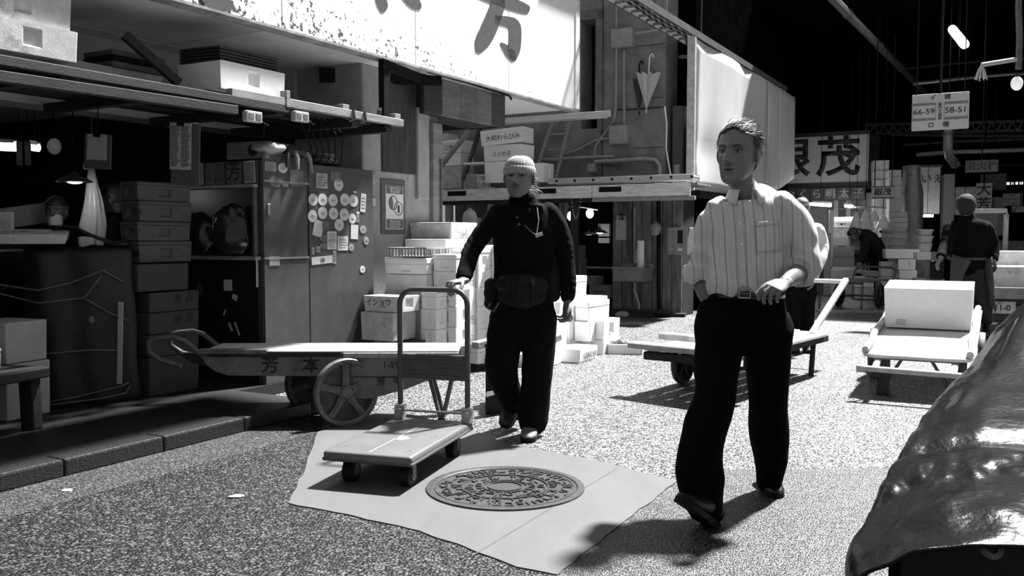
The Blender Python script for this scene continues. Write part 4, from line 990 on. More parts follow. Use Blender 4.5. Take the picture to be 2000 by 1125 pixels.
# work counter the two stall workers stand behind
t = thing('work_counter', 'dark work counter with foam boxes inside the shop', 'counter', V((-4.2, 8.6, .085)), 0)
MB().bb((-1.6, -.3, .8), (1.3, .3, .86)).build('counter_top', wood_d, t, .006)
for x in (-1.5, 1.2): MB().bb((x - .05, -.25, 0), (x + .05, .25, .8)).build('leg', wood_d, t)
foam_box('tilted white foam lid propped in front of the masked worker', ony(57, 425, 7.7) + V((0, 0, -.06)), .15, (.40, .05, .17), foam_d, lid=0, grips='', name='foam_slab', cat='foam slab', tilt=(.4, -.15))
foam_box('grey foam box on the counter behind the white tilted slab', V((-4.45, 8.55, .947)), .1, (.9, .4, .24), foam_g, lid=.2)
foam_box('pale slanted foam slab at the far left edge', ony(5, 440, 6.9) + V((0, 0, -.14)), .4, (.15, .1, .24), foam_d, lid=0, grips='', name='foam_slab', cat='foam slab')

# ------------------------------------------------------------------ sunlit heap of foam boxes in front of the pillar
G = 'sunlit foam boxes heaped by the pillar'; HEAP = []
lbox('soiled foam crate at the foot of the pillar right of the sticker cabinet', 768, -4.50, 612, 668, .34, .42, foam_d, lid=0, grips='')
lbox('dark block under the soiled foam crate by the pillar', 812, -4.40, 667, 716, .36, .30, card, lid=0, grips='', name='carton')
lbox('foam box lettered in brush katakana on top of the soiled crate', 778, -4.46, 580, 611, .36, .42, mat('foam worn', .62, .7, .12, 9, .1, 100), lid=0, group=G, marks=(('イショウ', .066, '-y', -.02, .075),))
lbox('large plain foam box under the lettered box and the slatted tray', 833, -4.46, 537, 590, .44, .40, mat('foam worn', .62), lid=0, grips='', group=G)
lbox('hidden lower foam box carrying the large plain box', 833, -4.47, 591, 705, .44, .38, foam, lid=0, grips='', group=G)
lbox('lidded foam box with handwriting right under the slatted grey tray', 832, -4.46, 504, 536, .44, .40, foam, lid=.4, group=G, marks=(('三ヒ・中・金', .045, '+x', .0, .05),))
p = UV(onv(832, 503, -4.46)); t = thing('slatted_tray', 'grey slatted plastic tray lying on the handwritten foam box', 'tray', W(p.x + .19, -4.46 - .20, p.z + .002), RZ)
trm = mat('tray grey', .22, .5, .2, 20)
MB().bb((-.19, -.18, 0), (.19, .18, .008)).build('tray_floor', trm, t); MB().bb((-.21, -.20, .068), (.21, -.185, .082)).bb((-.21, .185, .068), (.21, .20, .082)).bb((-.21, -.2, .068), (-.195, .2, .082)).bb((.195, -.2, .068), (.21, .2, .082)).build('rim', trm, t, .002)
for s in (-1, 1):
    for k in range(12): MB().bb((-.19 + k * .033, s * .185 - .003, .006), (-.175 + k * .033, s * .185 + .003, .07)).build('slat', trm, t)
    for k in range(11): MB().bb((s * .193 - .003, -.18 + k * .034, .006), (s * .193 + .003, -.165 + k * .034, .07)).build('slat', trm, t)
lbox('wide soiled foam box crowning the heap beside the pillar', 881, -4.62, 434, 466, .47, .46, foam_d, lid=0, grips='', group=G)
lbox('foam box directly under the wide soiled box on the heap', 870, -4.62, 467, 500, .46, .44, foam, lid=0, grips='', group=G)
lbox('foam box behind the slatted tray, third from the top of the tall column', 884, -4.55, 501, 552, .46, .44, foam, lid=.3, group=G)
cols = [   # (column px, v, width, length, rows)
    (852, -4.30, .30, .36, (571, 605, 645, 684, 722)), (890, -4.22, .30, .38, (497, 531, 562, 600, 640, 680)), (934, -4.20, .30, .40, (483, 527, 562, 600, 645, 690, 712)),
    (975, -4.12, .34, .40, (480, 520, 560, 600, 640, 690, 712)), (1022, -4.00, .36, .42, (560, 600, 650, 700, 722)), (1070, -3.95, .36, .42, (545, 585, 630, 680, 714)), (1112, -3.98, .36, .42, (541, 583, 625, 665, 705))]
names = ('leftmost', 'second', 'third', 'fourth', 'fifth', 'sixth', 'rightmost'); lev = ('top', 'second', 'third', 'fourth', 'fifth', 'lowest', 'base')
for ci, (px, v, wv, lu, ys) in enumerate(cols):
    for i in range(len(ys) - 1):
        rnk = 'lowest' if i == len(ys) - 2 else lev[i]
        lbox('white foam box, %s in the %s column of the sunlit heap' % (rnk, names[ci]), px, v, ys[i], ys[i + 1] - .6, wv, lu, foam, lid=(.3 if i == 0 else 0), group=G, rot=random.uniform(-.012, .012), marks=((random.choice(('○', '三', 'シ', '大')), .05, '+x', .1, .06),) if random.random() < .4 else ())
# right flank of the heap
lbox('white foam box right of the knit-cap man, upper left of the flank', 1150, -3.82, 590, 628, .40, .52, foam, lid=.3, group=G, grips='')
lbox('white foam box with a small label under the upper flank box', 1152, -3.80, 629, 668, .40, .52, foam, lid=0, group=G, grips='')
lbox('white foam box topping the right flank of the heap', 1178, -3.72, 627, 664, .36, .44, foam, lid=0, group=G, marks=(('①', .07, '+x', -.05, .06),))
lbox('white foam box beneath the right flank top box', 1178, -3.72, 665, 697, .36, .46, foam, lid=0, group=G, marks=(('○', .05, '+x', -.05, .06),))
lbox('white foam box stepping down behind the flank', 1146, -4.05, 583, 640, .42, .55, foam, lid=0, group=G, grips='')
lbox('white foam base box under the stepped box', 1146, -4.05, 641, 706, .42, .55, foam, lid=0, group=G, grips='')
lbox('low lettered foam box in front of the right flank', 1132, -3.66, 683, 713, .36, .42, foam, lid=0, grips='', group=G, marks=(('山清風呂水産', .052, '+x', .02, .06),))
lbox('low foam box at the knit-cap man\'s shoe height in the heap', 1066, -3.80, 685, 722, .34, .42, foam, lid=0, grips='', group=G)
heap_build(HEAP); HEAP = None
p = onz(1222, 689, 0); t = thing('fish_tray', 'shallow white foam tray holding dark fish scraps at the end of the heap', 'tray', (p.x, p.y, 0), RZ + .3)
MB().bb((-.17, -.12, 0), (.17, .12, .02)).build('tray_floor', foam, t); MB().bb((-.18, -.13, 0), (.18, -.11, .10)).bb((-.18, .11, 0), (.18, .13, .10)).bb((-.18, -.13, 0), (-.16, .13, .10)).bb((.16, -.13, 0), (.18, .13, .10)).build('tray_wall', foam, t, .004)
bag('dark crumpled wet bag lying in the shallow foam tray', V((p.x - .03, p.y, .022)), (.10, .08, .06), mat('wet bag', .08, .3, .4, 12, .4, 30), 21, 'crumpled_bag', 'bag', 0, False)
p = onz(905, 716, 0); t = thing('pallet', 'dark low pallet under the sunlit foam boxes', 'pallet', (p.x - .1, p.y + .25, 0), RZ)
for k in range(5): MB().bb((-.25 + k * .1, -.5, .03), (-.17 + k * .1, .4, .05)).build('slat', wood_d, t)
for y in (-.45, 0, .35): MB().bb((-.25, y - .04, 0), (.25, y + .04, .03)).build('runner', wood_d, t)
# ------------------------------------------------------------------ storage rack across the alley
def LU(px, py, u): p = UV(onu(px, py, u)); return V((p.y, u, p.z))     # point on a plane square to the lane, in lane coordinates
RU = 12.3
AR = thing('alley_rack', 'long weathered pallet rack across the alley behind the men', 'rack', (0, 0, 0), RZ)
l0, r0 = LU(858, 376, RU), LU(1350, 346, RU); zt = (l0.z + r0.z) / 2
vL, vR = -8.3, -4.12
for i, (a, b, g_) in enumerate(((vL, -6.95, 1), (-6.94, -5.62, 2), (-5.61, vR, 3))):
    MB().bb((a, RU - .03, zt - .20), (b, RU, zt - .02)).build('front_board', mat('rack board %d' % g_, (.66, .72, .66)[i], .8, .3, 5, .15, 30, stretch=(1, 6, 6), dirt=.25, dirt_scale=3, dirt_g=.38), AR, .004)
for i, (a, b) in enumerate(((-8.15, -7.8), (-6.5, -6.2), (-5.5, -5.15))):
    MB().bb((a, RU - .034, zt - .12), (b, RU - .024, zt - .045)).build('fork_slot', black, AR)
for i in range(7): MB().bb((vL, RU + .02 + .13 * i, zt - .04), (vR, RU + .13 + .13 * i, zt - .01)).build('deck_board', wood_m, AR, .003)
MB().bb((vL, RU + .03, zt - .26), (vR, RU + .10, zt - .20)).build('under_rail', wood_d, AR); MB().bb((-5.6, RU - .05, zt - .26), (-4.05, RU + .02, zt - .205)).build('under_board', wood_m, AR, .004)
for v in (-8.2, -7.4, -5.95): MB().bb((v - .05, RU + .04, 0), (v + .05, RU + .14, zt - .2)).build('post', (wood_m if v < -7 else wood_d), AR, .004)
for v in (-8.2, -6.7): MB().bb((v - .05, RU + .85, 0), (v + .05, RU + .95, zt - .2)).build('post', wood_d, AR)
# timber bracing above the rack
p, q = LU(850, 338, RU + .1), LU(932, 236, RU + .1); MB().beam(p, q, .10, .05).build('brace', mat('brace grey', .3, .8, .2, 6), AR, .004)
p, q = LU(905, 352, RU + .3), LU(938, 250, RU + .3); MB().beam(p, q, .06, .05).build('brace', steel_d, AR, .004)
# board wall visible underneath, left
BW = struct(strip(12.9, 13.0, -8.4, -6.75, 0, 1.9, 'wall_boards', wood_d), 'upright boards under the rack')
for k in range(8): MB().bb((-8.4 + .205 * k, 12.87, 0), (-8.205 + .205 * k, 12.9, 1.9)).build('board', mat('board %d' % (k % 3), (.12, .16, .10)[k % 3], .8, .3, 5, .15, 25, stretch=(6, 6, 1)), BW, .004)
def abox(label, px0, px1, yt, yb, u, d=.42, m=foam, **kw):
    """box square to the lane, its camera-side face spanning the given pixels on plane u"""
    a = LU(px0, yb, u); b = LU(px1, yt, u); b2 = LU(px0, yt, u); wv = b.x - a.x; h = b2.z - a.z
    c = W(u + d / 2, (a.x + b.x) / 2, a.z + .002); rot = kw.pop('rot', 0)
    return foam_box(label, c, RZ + rot, (wv, d, h), m, **kw)
fr = mat('foam rack lightened', .92, .65, .05, 30, .08, 140)  # foam lightened in place of stronger light in the alley
abox('white foam box lowest in the leaning stack on the alley rack', 946, 1000, 317, 358, RU + .05, .4, fr, lid=0, grips='')
abox('white foam box with handwriting, middle of the leaning stack on the alley rack', 944, 1020, 285, 316, RU + .05, .4, fr, lid=0, grips='', rot=-.08, marks=(('ふぐの子', .09, '-y', 0, .1),))
abox('white foam box with brushed characters, top of the leaning stack on the alley rack', 939, 1020, 254, 284, RU + .05, .4, fr, lid=.25, grips='', rot=.06, tilt=(0, -.06), marks=(('大和わらびみ', .10, '-y', .02, .1),))
abox('white foam box behind the knit cap on the alley rack', 1022, 1062, 320, 357, RU + .1, .35, fr, lid=0)
abox('white foam box with brushed characters, upper of two by the timber brace', 853, 900, 275, 300, RU + .35, .4, fr, lid=.3, grips='', marks=(('三三仲る', .10, '-y', 0, .08),))
abox('white foam box with brushed characters, lower of two by the timber brace', 853, 900, 301, 325, RU + .35, .4, fr, lid=.3, grips='', marks=(('三三', .10, '-y', -.1, .08),))
abox('plain foam box under the two lettered boxes by the timber brace', 853, 902, 326, 370, RU + .35, .4, foam_d, lid=0, grips='')
abox('small plain foam box at the back left of the alley rack', 853, 876, 262, 274, RU + .4, .3, foam_d, lid=0, grips='')
abox('thin foam board lying beside the wire basket on the rack', 905, 945, 318, 322, RU + .1, .3, fr, lid=0, grips='', name='foam_board', cat='foam board')
abox('carton under the thin foam board on the alley rack', 904, 934, 340, 370, RU + .3, .3, card_l, lid=0, grips='', name='carton')
# wire basket
p = LU(945, 358, RU - .0); t = thing('wire_basket', 'small white wire basket beside the leaning foam boxes on the rack', 'basket', W(RU + .08, p.x, zt), RZ)
for k in range(8): MB().cyl((-.12 + k * .03, -.06, 0), (-.14 + k * .034, -.08, .20), .004, 5).build('wire', white_pl, t)
for k in range(5): MB().cyl((-.12, -.06 + .03 * k, 0), (-.14, -.08 + .034 * k, .20), .004, 5).build('wire', white_pl, t)
for z, s in ((0, .12), (.10, .13), (.20, .14)): MB().tube([(-s, -.06 - (s - .12), z), (s, -.06 - (s - .12), z), (s, .06 + (s - .12), z), (-s, .06 + (s - .12), z), (-s, -.06 - (s - .12), z)], .005, 5).build('hoop', white_pl, t)
# ladders
al = mat('aluminium', .62, .35, .1, 20, metal=.5)
LA = thing('aluminium_ladder', 'aluminium ladder lying flat along the alley rack to the right of the knit cap', 'ladder', (0, 0, 0), RZ)
z = zt + .02; va, vb = LU(1070, 340, RU).x, -4.10
for du in (0, .30): MB().bb((va, RU + du - .0, z), (vb, RU + du + .025, z + .085)).build('rail', al, LA, .004)
k = va + .15
while k < vb:
    MB().cyl((k, RU + .01, z + .045), (k, RU + .31, z + .045), .016, 8).build('rung', al, LA); MB().cyl((k, RU - .004, z + .045), (k, RU + .0, z + .045), .022, 10).build('rung_cap', ink, LA); k += .30
LB = thing('upper_ladder', 'wide aluminium ladder laid high across the alley below the white sign', 'ladder', (0, 0, 0), RZ)
uu = 11.3; p, q = LU(988, 232, uu), LU(1165, 221, uu); p2, q2 = LU(988, 247, uu + .0), LU(1192, 240, uu)
MB().beam(V((p.x - .6, uu + .35, p.z)), V((q.x, uu + .35, p.z)), .03, .08).build('rail', al, LB, .004); MB().beam(V((p2.x - .6, uu, p.z - .03)), V((q2.x, uu, p.z - .03)), .03, .08).build('rail', al, LB, .004)
k = p.x - .4
while k < q.x: MB().beam(V((k, uu, p.z - .02)), V((k - .02, uu + .36, p.z)), .05, .025).build('rung', al, LB); k += .30
for v in (p.x - .5, q.x - .1):
    MB().beam(V((v, uu + .2, p.z + .02)), V((v, uu + .2, p.z + 1.3)), .02, .02, up=YA).build('hanger', steel_d, LB)
WL = thing('wooden_ladder', 'narrow wooden ladder leaning against the concrete wall behind the rack', 'ladder', (0, 0, 0), RZ)
for a, b in (((1050, 325), (1078, 240)), ((1085, 352), (1112, 240))):
    p, q = LU(*a, 12.75), LU(*b, 13.2); MB().beam(p, q, .05, .035).build('rail', wood_m, WL, .004)
for y in (262, 292, 312, 335):
    f = (y - 240) / 112; p, q = LU(1078 - 20 * f, y, 13.05 - .3 * f), LU(1108 - 22 * f, y, 13.05 - .3 * f); MB().cyl(p, q, .016, 8).build('rung', wood_m, WL)
# pipes, boxes and umbrellas on the concrete wall
def on_wall(px, py, du=0.0): p = LU(px, py, 13.3 - du); return p
ebm = mat('box paint', .30, .6, .15, 8, .06, 40, dirt=.12, dirt_scale=8, dirt_g=.15)
for i, (x0, x1, y0, y1, lb) in enumerate(((1200, 1241, 56, 97, 'square electrical box on the concrete pier above the umbrellas'), (1196, 1230, 245, 284, 'square electrical box on the concrete pier below the umbrellas'))):
    a, b = on_wall(x0, y1), on_wall(x1, y0); t = thing('electrical_box', lb, 'electrical box', W(13.3, (a.x + b.x) / 2, (a.z + b.z) / 2), RZ)
    MB().box((0, -.075, 0), (b.x - a.x, .15, b.z - a.z)).build('box_body', ebm, t, .008); MB().box((0, -.155, 0), (b.x - a.x - .02, .012, b.z - a.z - .02)).build('cover', ebm, t, .004); MB().box((-.02, -.163, b.z - a.z - .35), (.05, .004, .02)).build('name_plate', paper_g, t)
def conduit(label, pts, r=.022, m=None, du=.04, name='conduit'):
    o = MB().tube([W(q[2] if len(q) > 2 else 13.3 - du, *(lambda L: (L.x, L.z))(LU(q[0], q[1], q[2] if len(q) > 2 else 13.3 - du))) for q in pts], r, 8).build(name, m or ebm, smooth=True, angle=1.2); return tag(o, label, 'pipe')
conduit('vertical conduit between the two electrical boxes', [(1219, 97), (1219, 170), (1219, 245)])
conduit('conduit running from the upper electrical box towards the sheet-metal screen', [(1241, 65), (1290, 58), (1312, 55)], du=.08)
conduit('long vertical conduit left of the electrical boxes bending to the rack', [(1204, 10), (1204, 100), (1203, 210), (1199, 235), (1180, 262), (1163, 285), (1160, 320)], .02)
conduit('cable sagging from the lower electrical box along the wall', [(1196, 268), (1160, 275), (1130, 292), (1080, 308)], .018)
conduit('thick elbow pipe standing up from the rack by the pier', [(1163, 316), (1200, 314), (1260, 310), (1280, 312), (1288, 322), (1289, 345)], .035, du=.12)
conduit('thin horizontal pipe low on the concrete wall', [(1055, 312), (1100, 310), (1150, 307), (1200, 305)], .028, du=.10)
conduit('white cable hanging down the corner of the pier', [(1298, 208), (1302, 240), (1301, 290), (1306, 320), (1310, 342)], .012, white_pl, .16)
conduit('dark cable strung across the pier under the umbrellas', [(1200, 215), (1250, 213), (1296, 209)], .008, black, .03)
p = on_wall(1157, 321, .1); t = thing('junction_box', 'small square junction box at the foot of the bent conduit', 'junction box', W(13.2, p.x, p.z - .06), RZ); MB().box((0, 0, 0), (.14, .12, .14)).build('box_body', ebm, t, .006); MB().box((0, -.065, 0), (.11, .01, .11)).build('cover', ebm, t, .003)
t = thing('stop_valve', 'small brass stop valve on the pipe beside the elbow', 'valve', W(13.18, on_wall(1200, 322).x, on_wall(1200, 322).z), RZ)
MB().cyl((-.10, 0, 0), (.14, 0, 0), .022).build('valve_body', iron, t); MB().cyl((0, 0, 0), (0, 0, .09), .012).build('stem', iron, t); MB().cyl((-.05, 0, .09), (.05, 0, .09), .012).build('handwheel', iron, t); MB().cyl((.12, 0, -.08), (.12, 0, .05), .018).build('spout', iron, t)
def umbrella(label, px, y0, y1, du, spread, m, hm, rz=0, lean=0):
    p = on_wall(px, y0, du); q = on_wall(px, y1, du); L = p.z - q.z
    t = thing('umbrella', label, 'umbrella', W(13.3 - du, q.x, q.z), RZ); t.rotation_euler = (0, lean, RZ)
    n = 16; rings = []
    for i in range(9):
        f = i / 8; ring = []
        for k in range(n):
            a = 2 * PI * k / n; r = (.008 + spread * f ** 1.05) * (1 if k % 2 else .55); zz = L * (.04 + .60 * f) + (.05 * L if (i == 8 and k % 2) else 0)
            ring.append(V((r * math.cos(a), r * .45 * math.sin(a), zz)))
        rings.append(ring)
    MB().loft(rings, caps=True).build('canopy', m, t, smooth=True, angle=.7)
    MB().cyl((0, 0, 0), (0, 0, L * .9), .006, 6).build('shaft', steel, t)
    MB().tube([(0, 0, L * .66), (0, 0, L * .93), (.01, 0, L * .975), (.03, 0, L), (.055, 0, L * .985), (.06, 0, L * .94)], .012, 8).build('handle', hm, t, smooth=True)
    MB().cyl((0, 0, -.02), (0, 0, .04), .01, 6).build('tip', hm, t)
umbrella('pale folded umbrella hanging by its hook on the concrete pier', 1262, 106, 218, .12, .19, mat('umbrella pale', .46, .7, .12, 6), white_pl, lean=.06)
umbrella('dark folded umbrella hanging behind the pale umbrella', 1248, 120, 222, .05, .10, mat('umbrella dark', .03, .7), black)
t = tag(MB().tube([W(13.22, *(lambda L: (L.x, L.z))(LU(x, y, 13.22))) for x, y in ((1222, 102), (1245, 110), (1262, 108), (1320, 78), (1352, 62))], .004, 5).build('hanging_line', rope_m), 'thin cord strung across the pier that holds the umbrellas', 'cord')
# cable tray running into the hall above the screen
CT = thing('cable_tray', 'open ladder-type cable tray climbing overhead towards the sheet-metal screen', 'cable tray', (0, 0, 0), RZ)
TZ = 4.20; pa, pb = UV(onz(1215, -25, TZ)), UV(onz(1372, 76, TZ))
for dv in (0, .32): MB().beam(V((pa.y - dv, pa.x - 1.2, TZ)), V((pb.y - dv, pb.x + 5.5, TZ)), .03, .10).build('side_rail', mat('tray steel', .16, .5, .3, 12, metal=.4), CT)
n = 12
for k in range(n): f = k / n; MB().beam(V((pa.y + (pb.y - pa.y) * f, pa.x + (pb.x - pa.x) * f, TZ - .02)), V((pa.y + (pb.y - pa.y) * f - .32, pa.x + (pb.x - pa.x) * f, TZ - .02)), .04, .03).build('rung', MATS['tray steel'], CT)
for dv in (.08, .16, .24): MB().tube([V((pa.y - dv + .03 * math.sin(k), pa.x + (pb.x - pa.x) * k / 8, TZ + .01)) for k in range(10)], .018, 6).build('cable', black, CT)
for f in (.35, .98): MB().cyl(V((pa.y + (pb.y - pa.y) * f, pa.x + (pb.x - pa.x) * f, TZ)), V((pa.y + (pb.y - pa.y) * f + .02, pa.x + (pb.x - pa.x) * f, 6.5)), .012, 6).build('hanger_rod', steel_d, CT)
conduit('horizontal brace pipe behind the top of the sheet-metal screen', [(1305, 113, 14.2), (1330, 111, 13.9), (1362, 110, 13.6)], .03)

t = thing('steel_locker', 'tall dark steel locker in the gap between the concrete pier and the sheet-metal screen', 'locker', W(13.45, -4.72, 1.93), RZ)
lk = mat('locker steel', .07, .5, .2, 8)
MB().bb((-.09, 0, 0), (.09, .4, 1.25)).build('body', lk, t, .004); MB().bb((-.08, -.012, .03), (.08, 0, 1.22)).build('door', lk, t, .003); MB().bb((-.05, -.016, .18), (.04, -.012, .36)).build('notice', paper_g, t)
# ------------------------------------------------------------------ timber column with the wash basin
colm = mat('column timber', .15, .75, .5, 3, .3, 22, stretch=(5, 5, .8), dirt=.35, dirt_scale=2.5, dirt_g=.035)
CU = 13.05
CL = thing('timber_column', 'broad dark timber-clad column with a wash basin on it', 'column', (0, 0, 0), RZ)
v0, v1 = LU(1196, 500, CU).x, LU(1332, 500, CU).x; n = 7
MB().bb((v0, CU + .05, 0), (v1, CU + .55, 1.92)).build('core', wood_d, CL)
for k in range(n):
    a = v0 + (v1 - v0) * k / n; b = v0 + (v1 - v0) * (k + 1) / n
    MB().bb((a + .004, CU + .01 * ((k * 7) % 3), .02), (b - .004, CU + .06, 1.92)).build('plank', colm, CL, .008)
conduit('vertical water pipe on the timber column', [(1226, 392, CU - .03), (1226, 430, CU - .03), (1226, 500, CU - .03)], .016, iron); conduit('second vertical pipe on the timber column above the basin', [(1239, 405, CU - .03), (1239, 470, CU - .03), (1240, 510, CU - .03)], .016, ebm)
conduit('dark vertical pipe on the right side of the timber column', [(1286, 375, CU - .04), (1286, 460, CU - .04), (1287, 610, CU - .04)], .03, black)
a, b = LU(1215, 548, CU), LU(1262, 522, CU)
WB = thing('wash_basin', 'square steel wash basin mounted on the timber column', 'basin', W(CU, (a.x + LU(1278, 530, CU).x) / 2, a.z), RZ)
bw = (LU(1262, 530, CU).x - a.x) + .10; bh = b.z - a.z
stl = mat('basin steel', .34, .35, .2, 14, .05, 50, metal=.55)
MB().bb((-bw / 2, -.42, 0), (bw / 2, -.40, bh)).bb((-bw / 2, -.02, 0), (bw / 2, 0, bh)).bb((-bw / 2, -.42, 0), (-bw / 2 + .02, 0, bh)).bb((bw / 2 - .02, -.42, 0), (bw / 2, 0, bh)).bb((-bw / 2, -.42, 0), (bw / 2, 0, .02)).build('bowl', stl, WB, .004)
MB().bb((-bw / 2 - .015, -.435, bh - .02), (bw / 2 + .015, -.39, bh + .012)).bb((-bw / 2 - .015, -.03, bh - .02), (bw / 2 + .015, 0, bh + .06)).build('rim', stl, WB, .004)
MB().tube([(.14, -.05, bh), (.14, -.05, bh + .13), (.14, -.09, bh + .18), (.14, -.15, bh + .18), (.14, -.17, bh + .13)], .011, 8).build('tap', steel, WB, smooth=True)
MB().tube([(.02, -.2, 0), (.03, -.2, -.15), (.10, -.2, -.35), (.10, -.22, -.48), (-.05, -.3, -.58)], .022, 8).build('drain_hose', grey_pl, WB, smooth=True)
MB().cyl((.03, -.425, .03), (.03, -.44, .03), .02).build('drain_plug', steel, WB)
p = LU(1251, 520, CU - .2); t = thing('paper_roll', 'tall white paper roll standing in the wash basin', 'paper roll', W(CU - .2, p.x, WB.location.z + .022), RZ)
zr = LU(1251, 470, CU - .2).z - WB.location.z - .02
MB().lathe([(.015, 0), (.055, 0), (.055, zr), (.015, zr), (.015, 0)], 20).build('roll', paper, t, smooth=True); MB().lathe([(.010, .0), (.015, .0), (.015, zr + .002), (.010, zr + .002)], 12).build('core', card, t)
p = LU(1241, 515, CU - .08); t = thing('soap_bottle', 'small pale pump soap bottle beside the paper roll', 'bottle', W(CU - .06, p.x, WB.location.z + bh + .061), RZ)
MB().lathe([(.035, 0), (.038, .03), (.038, .12), (.02, .15), (.012, .16), (.012, .19), (.001, .19)], 14).build('bottle', mat('soap pale', .4), t, smooth=True); MB().tube([(0, 0, .19), (0, 0, .22), (0, -.05, .22)], .008, 6).build('pump', ebm, t)
p = LU(1213, 430, CU - .02); t = thing('clipboard_sheet', 'pale sheet pinned in a bag on the timber column', 'paper', W(CU - .012, p.x, LU(1213, 469, CU).z), RZ)
hh = LU(1213, 430, CU).z - LU(1213, 469, CU).z; MB().box((0, 0, hh / 2), (.18, .012, hh)).build('sheet', mat('sheet grey', .42), t, .004); MB().box((-.06, 0, hh + .03), (.04, .02, .08), Rm(0, .3, 0)).box((.06, 0, hh + .03), (.04, .02, .08), Rm(0, -.3, 0)).build('bag_handle', mat('sheet grey', .42), t, .006); MB().cyl((0, .0, hh + .09), (0, -.03, hh + .09), .02).build('hook', black, t)
bag('small pale plastic bag hanging on the timber column above the basin', W(CU - .10, LU(1285, 440, CU).x, LU(1285, 460, CU).z), (.09, .07, .10), mat('bag grey', .28, .5, .3, 10, .3, 30), 31, 'small_bag', 'bag', RZ, True)
a, b = LU(1300, 498, CU - .3), LU(1340, 444, CU - .3); t = thing('soap_dispenser', 'grey wall-mounted steel dispenser with a dark window on the right of the column', 'dispenser', W(CU - .16, (a.x + b.x) / 2 + .02, a.z), RZ)
dw, dh = b.x - a.x, b.z - a.z
MB().bb((-dw / 2, -.14, 0), (dw / 2, .16, dh)).build('case', stl, t, .01); MB().bb((-dw / 2 + .10, -.15, .005), (dw / 2, -.14, dh - .005)).build('front_plate', mat('dispenser front', .24, .4, .1, 10), t, .004); MB().bb((.01, -.156, dh * .42), (.09, -.15, dh * .9)).build('window', blackpl, t, .004); MB().bb((.015, -.156, dh * .16), (.085, -.15, dh * .24)).build('label', paper, t)
# odds and ends at the column's foot
t = thing('foot_planks', 'loose dark planks on the ground at the foot of the timber column', 'planks', W(12.75, -5.1, 0), RZ)
for k in range(3): MB().box((-.15 + .2 * k, -.1 + .12 * k, .03 + .05 * (k % 2)), (.9, .11, .05), Rm(0, 0, .1 * k)).build('plank', wood_d, t, .004)
bag('scrap of white plastic lying by the planks at the column foot', W(12.4, LU(1215, 633, 12.4).x, 0), (.10, .07, .05), mat('bag grey', .28), 41, 'plastic_scrap', 'plastic', 0, False)
# dim room behind the rack: lamps, hung rails, boxes
pendant('bare glowing bulb hanging under the rack nearest the knit-cap man', ony(1115, 422, 17), .07, 6, 14, False, 1.93)
pendant('bare glowing bulb right of the nearest bulb under the rack', ony(1152, 417, 17), .07, 6, 14, False, 1.93)
pendant('dark cone lamp shade over the counter deep under the rack', ony(1171, 455, 18), .17, 4, 6, top=1.93)
pendant('small dark cone lamp left of the bright shade under the rack', ony(1150, 458, 18.4), .15, 0, .3, top=1.93)
conduit('horizontal lamp rail deep under the rack', [(1100, 403, 15.6), (1140, 405, 15.6), (1168, 410, 15.6)], .015, steel)
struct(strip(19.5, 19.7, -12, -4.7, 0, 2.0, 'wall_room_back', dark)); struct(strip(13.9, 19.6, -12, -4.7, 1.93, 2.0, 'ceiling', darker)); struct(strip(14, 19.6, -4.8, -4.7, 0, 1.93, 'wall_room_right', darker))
t = thing('room_counter', 'dark counter covered with wet goods deep under the rack', 'counter', W(15.4, -6.9, 0), RZ)
MB().bb((-1.2, -.4, .55), (.9, .4, .62)).build('counter_top', wood_d, t, .006); MB().bb((-1.1, -.3, 0), (.8, .35, .55)).build('counter_body', darker, t)
for i, (x, y0, y1, x1, lb) in enumerate(((1168, 465, 475, 1190, 'bright white box lid under the cone lamp'), (1168, 437, 462, 1190, 'pale hanging sheet behind the cone lamp'))):
    abox(lb, x, x1, y0, y1, 17.2, .1, foam, lid=0, grips='', name='foam_board', cat='foam board')
for i, (x0, x1, y0, y1, lb) in enumerate(((1150, 1192, 556, 582, 'printed carton on the floor under the counter behind the rack'), (1140, 1165, 540, 556, 'carton stacked behind the printed carton under the counter'), (1114, 1130, 480, 505, 'grey carton stacked left of the counter under the rack'), (1114, 1132, 505, 545, 'lower grey carton left of the counter under the rack'))):
    abox(lb, x0, x1, y0, y1, 14.3, .3, card_l, lid=0, grips='', name='carton', marks=(('魚河岸丸', .065, '-y', 0, .10),) if i == 0 else ())
p, q = LU(868, 395, 12.9), LU(960, 400, 12.9)
t = thing('hanging_cloth', 'pale limp cloth hanging from the rack above the knit-cap man\'s shoulder', 'cloth', W(12.75, LU(1100, 390, 12.75).x, LU(1100, 452, 12.75).z), RZ)
rows = [[V((-.09 + .18 * j / 8 * (1 - .3 * i / 8), .03 * math.sin(j * 1.7 + i * .4), .50 * (1 - i / 8))) for j in range(9)] for i in range(9)]; solid(MB().grid(rows).build('cloth', mat('cloth grey', .2), t, smooth=True), .01)
t = thing('hanging_chain', 'chain looping down below the alley rack', 'chain', W(RU - .05, LU(1128, 370, RU).x, zt - .2), RZ)
for k in range(16):
    a = PI * k / 15; MB().tube([V((-.08 + .16 * k / 15, 0, -.30 * math.sin(a))) + V((.011 * math.cos(b_) * (k % 2), 0.011 * math.cos(b_) * ((k + 1) % 2), .018 * math.sin(b_))) for b_ in [2 * PI * j / 8 for j in range(9)]], .0035, 5).build('link', steel, t)
bag('white plastic bag hung on a post under the rack left of the man in black', W(12.25, LU(918, 420, 12.25).x, LU(918, 448, 12.25).z), (.13, .08, .16), mat('bag white', .5, .5, .2, 10, .3, 30), 51, 'hung_bag', 'bag', RZ, True)
abox('small white printed box hung below the plastic bag under the rack', 905, 927, 425, 450, 12.6, .2, foam, lid=0, grips='', marks=(('三一', .08, '-y', 0, .08),))
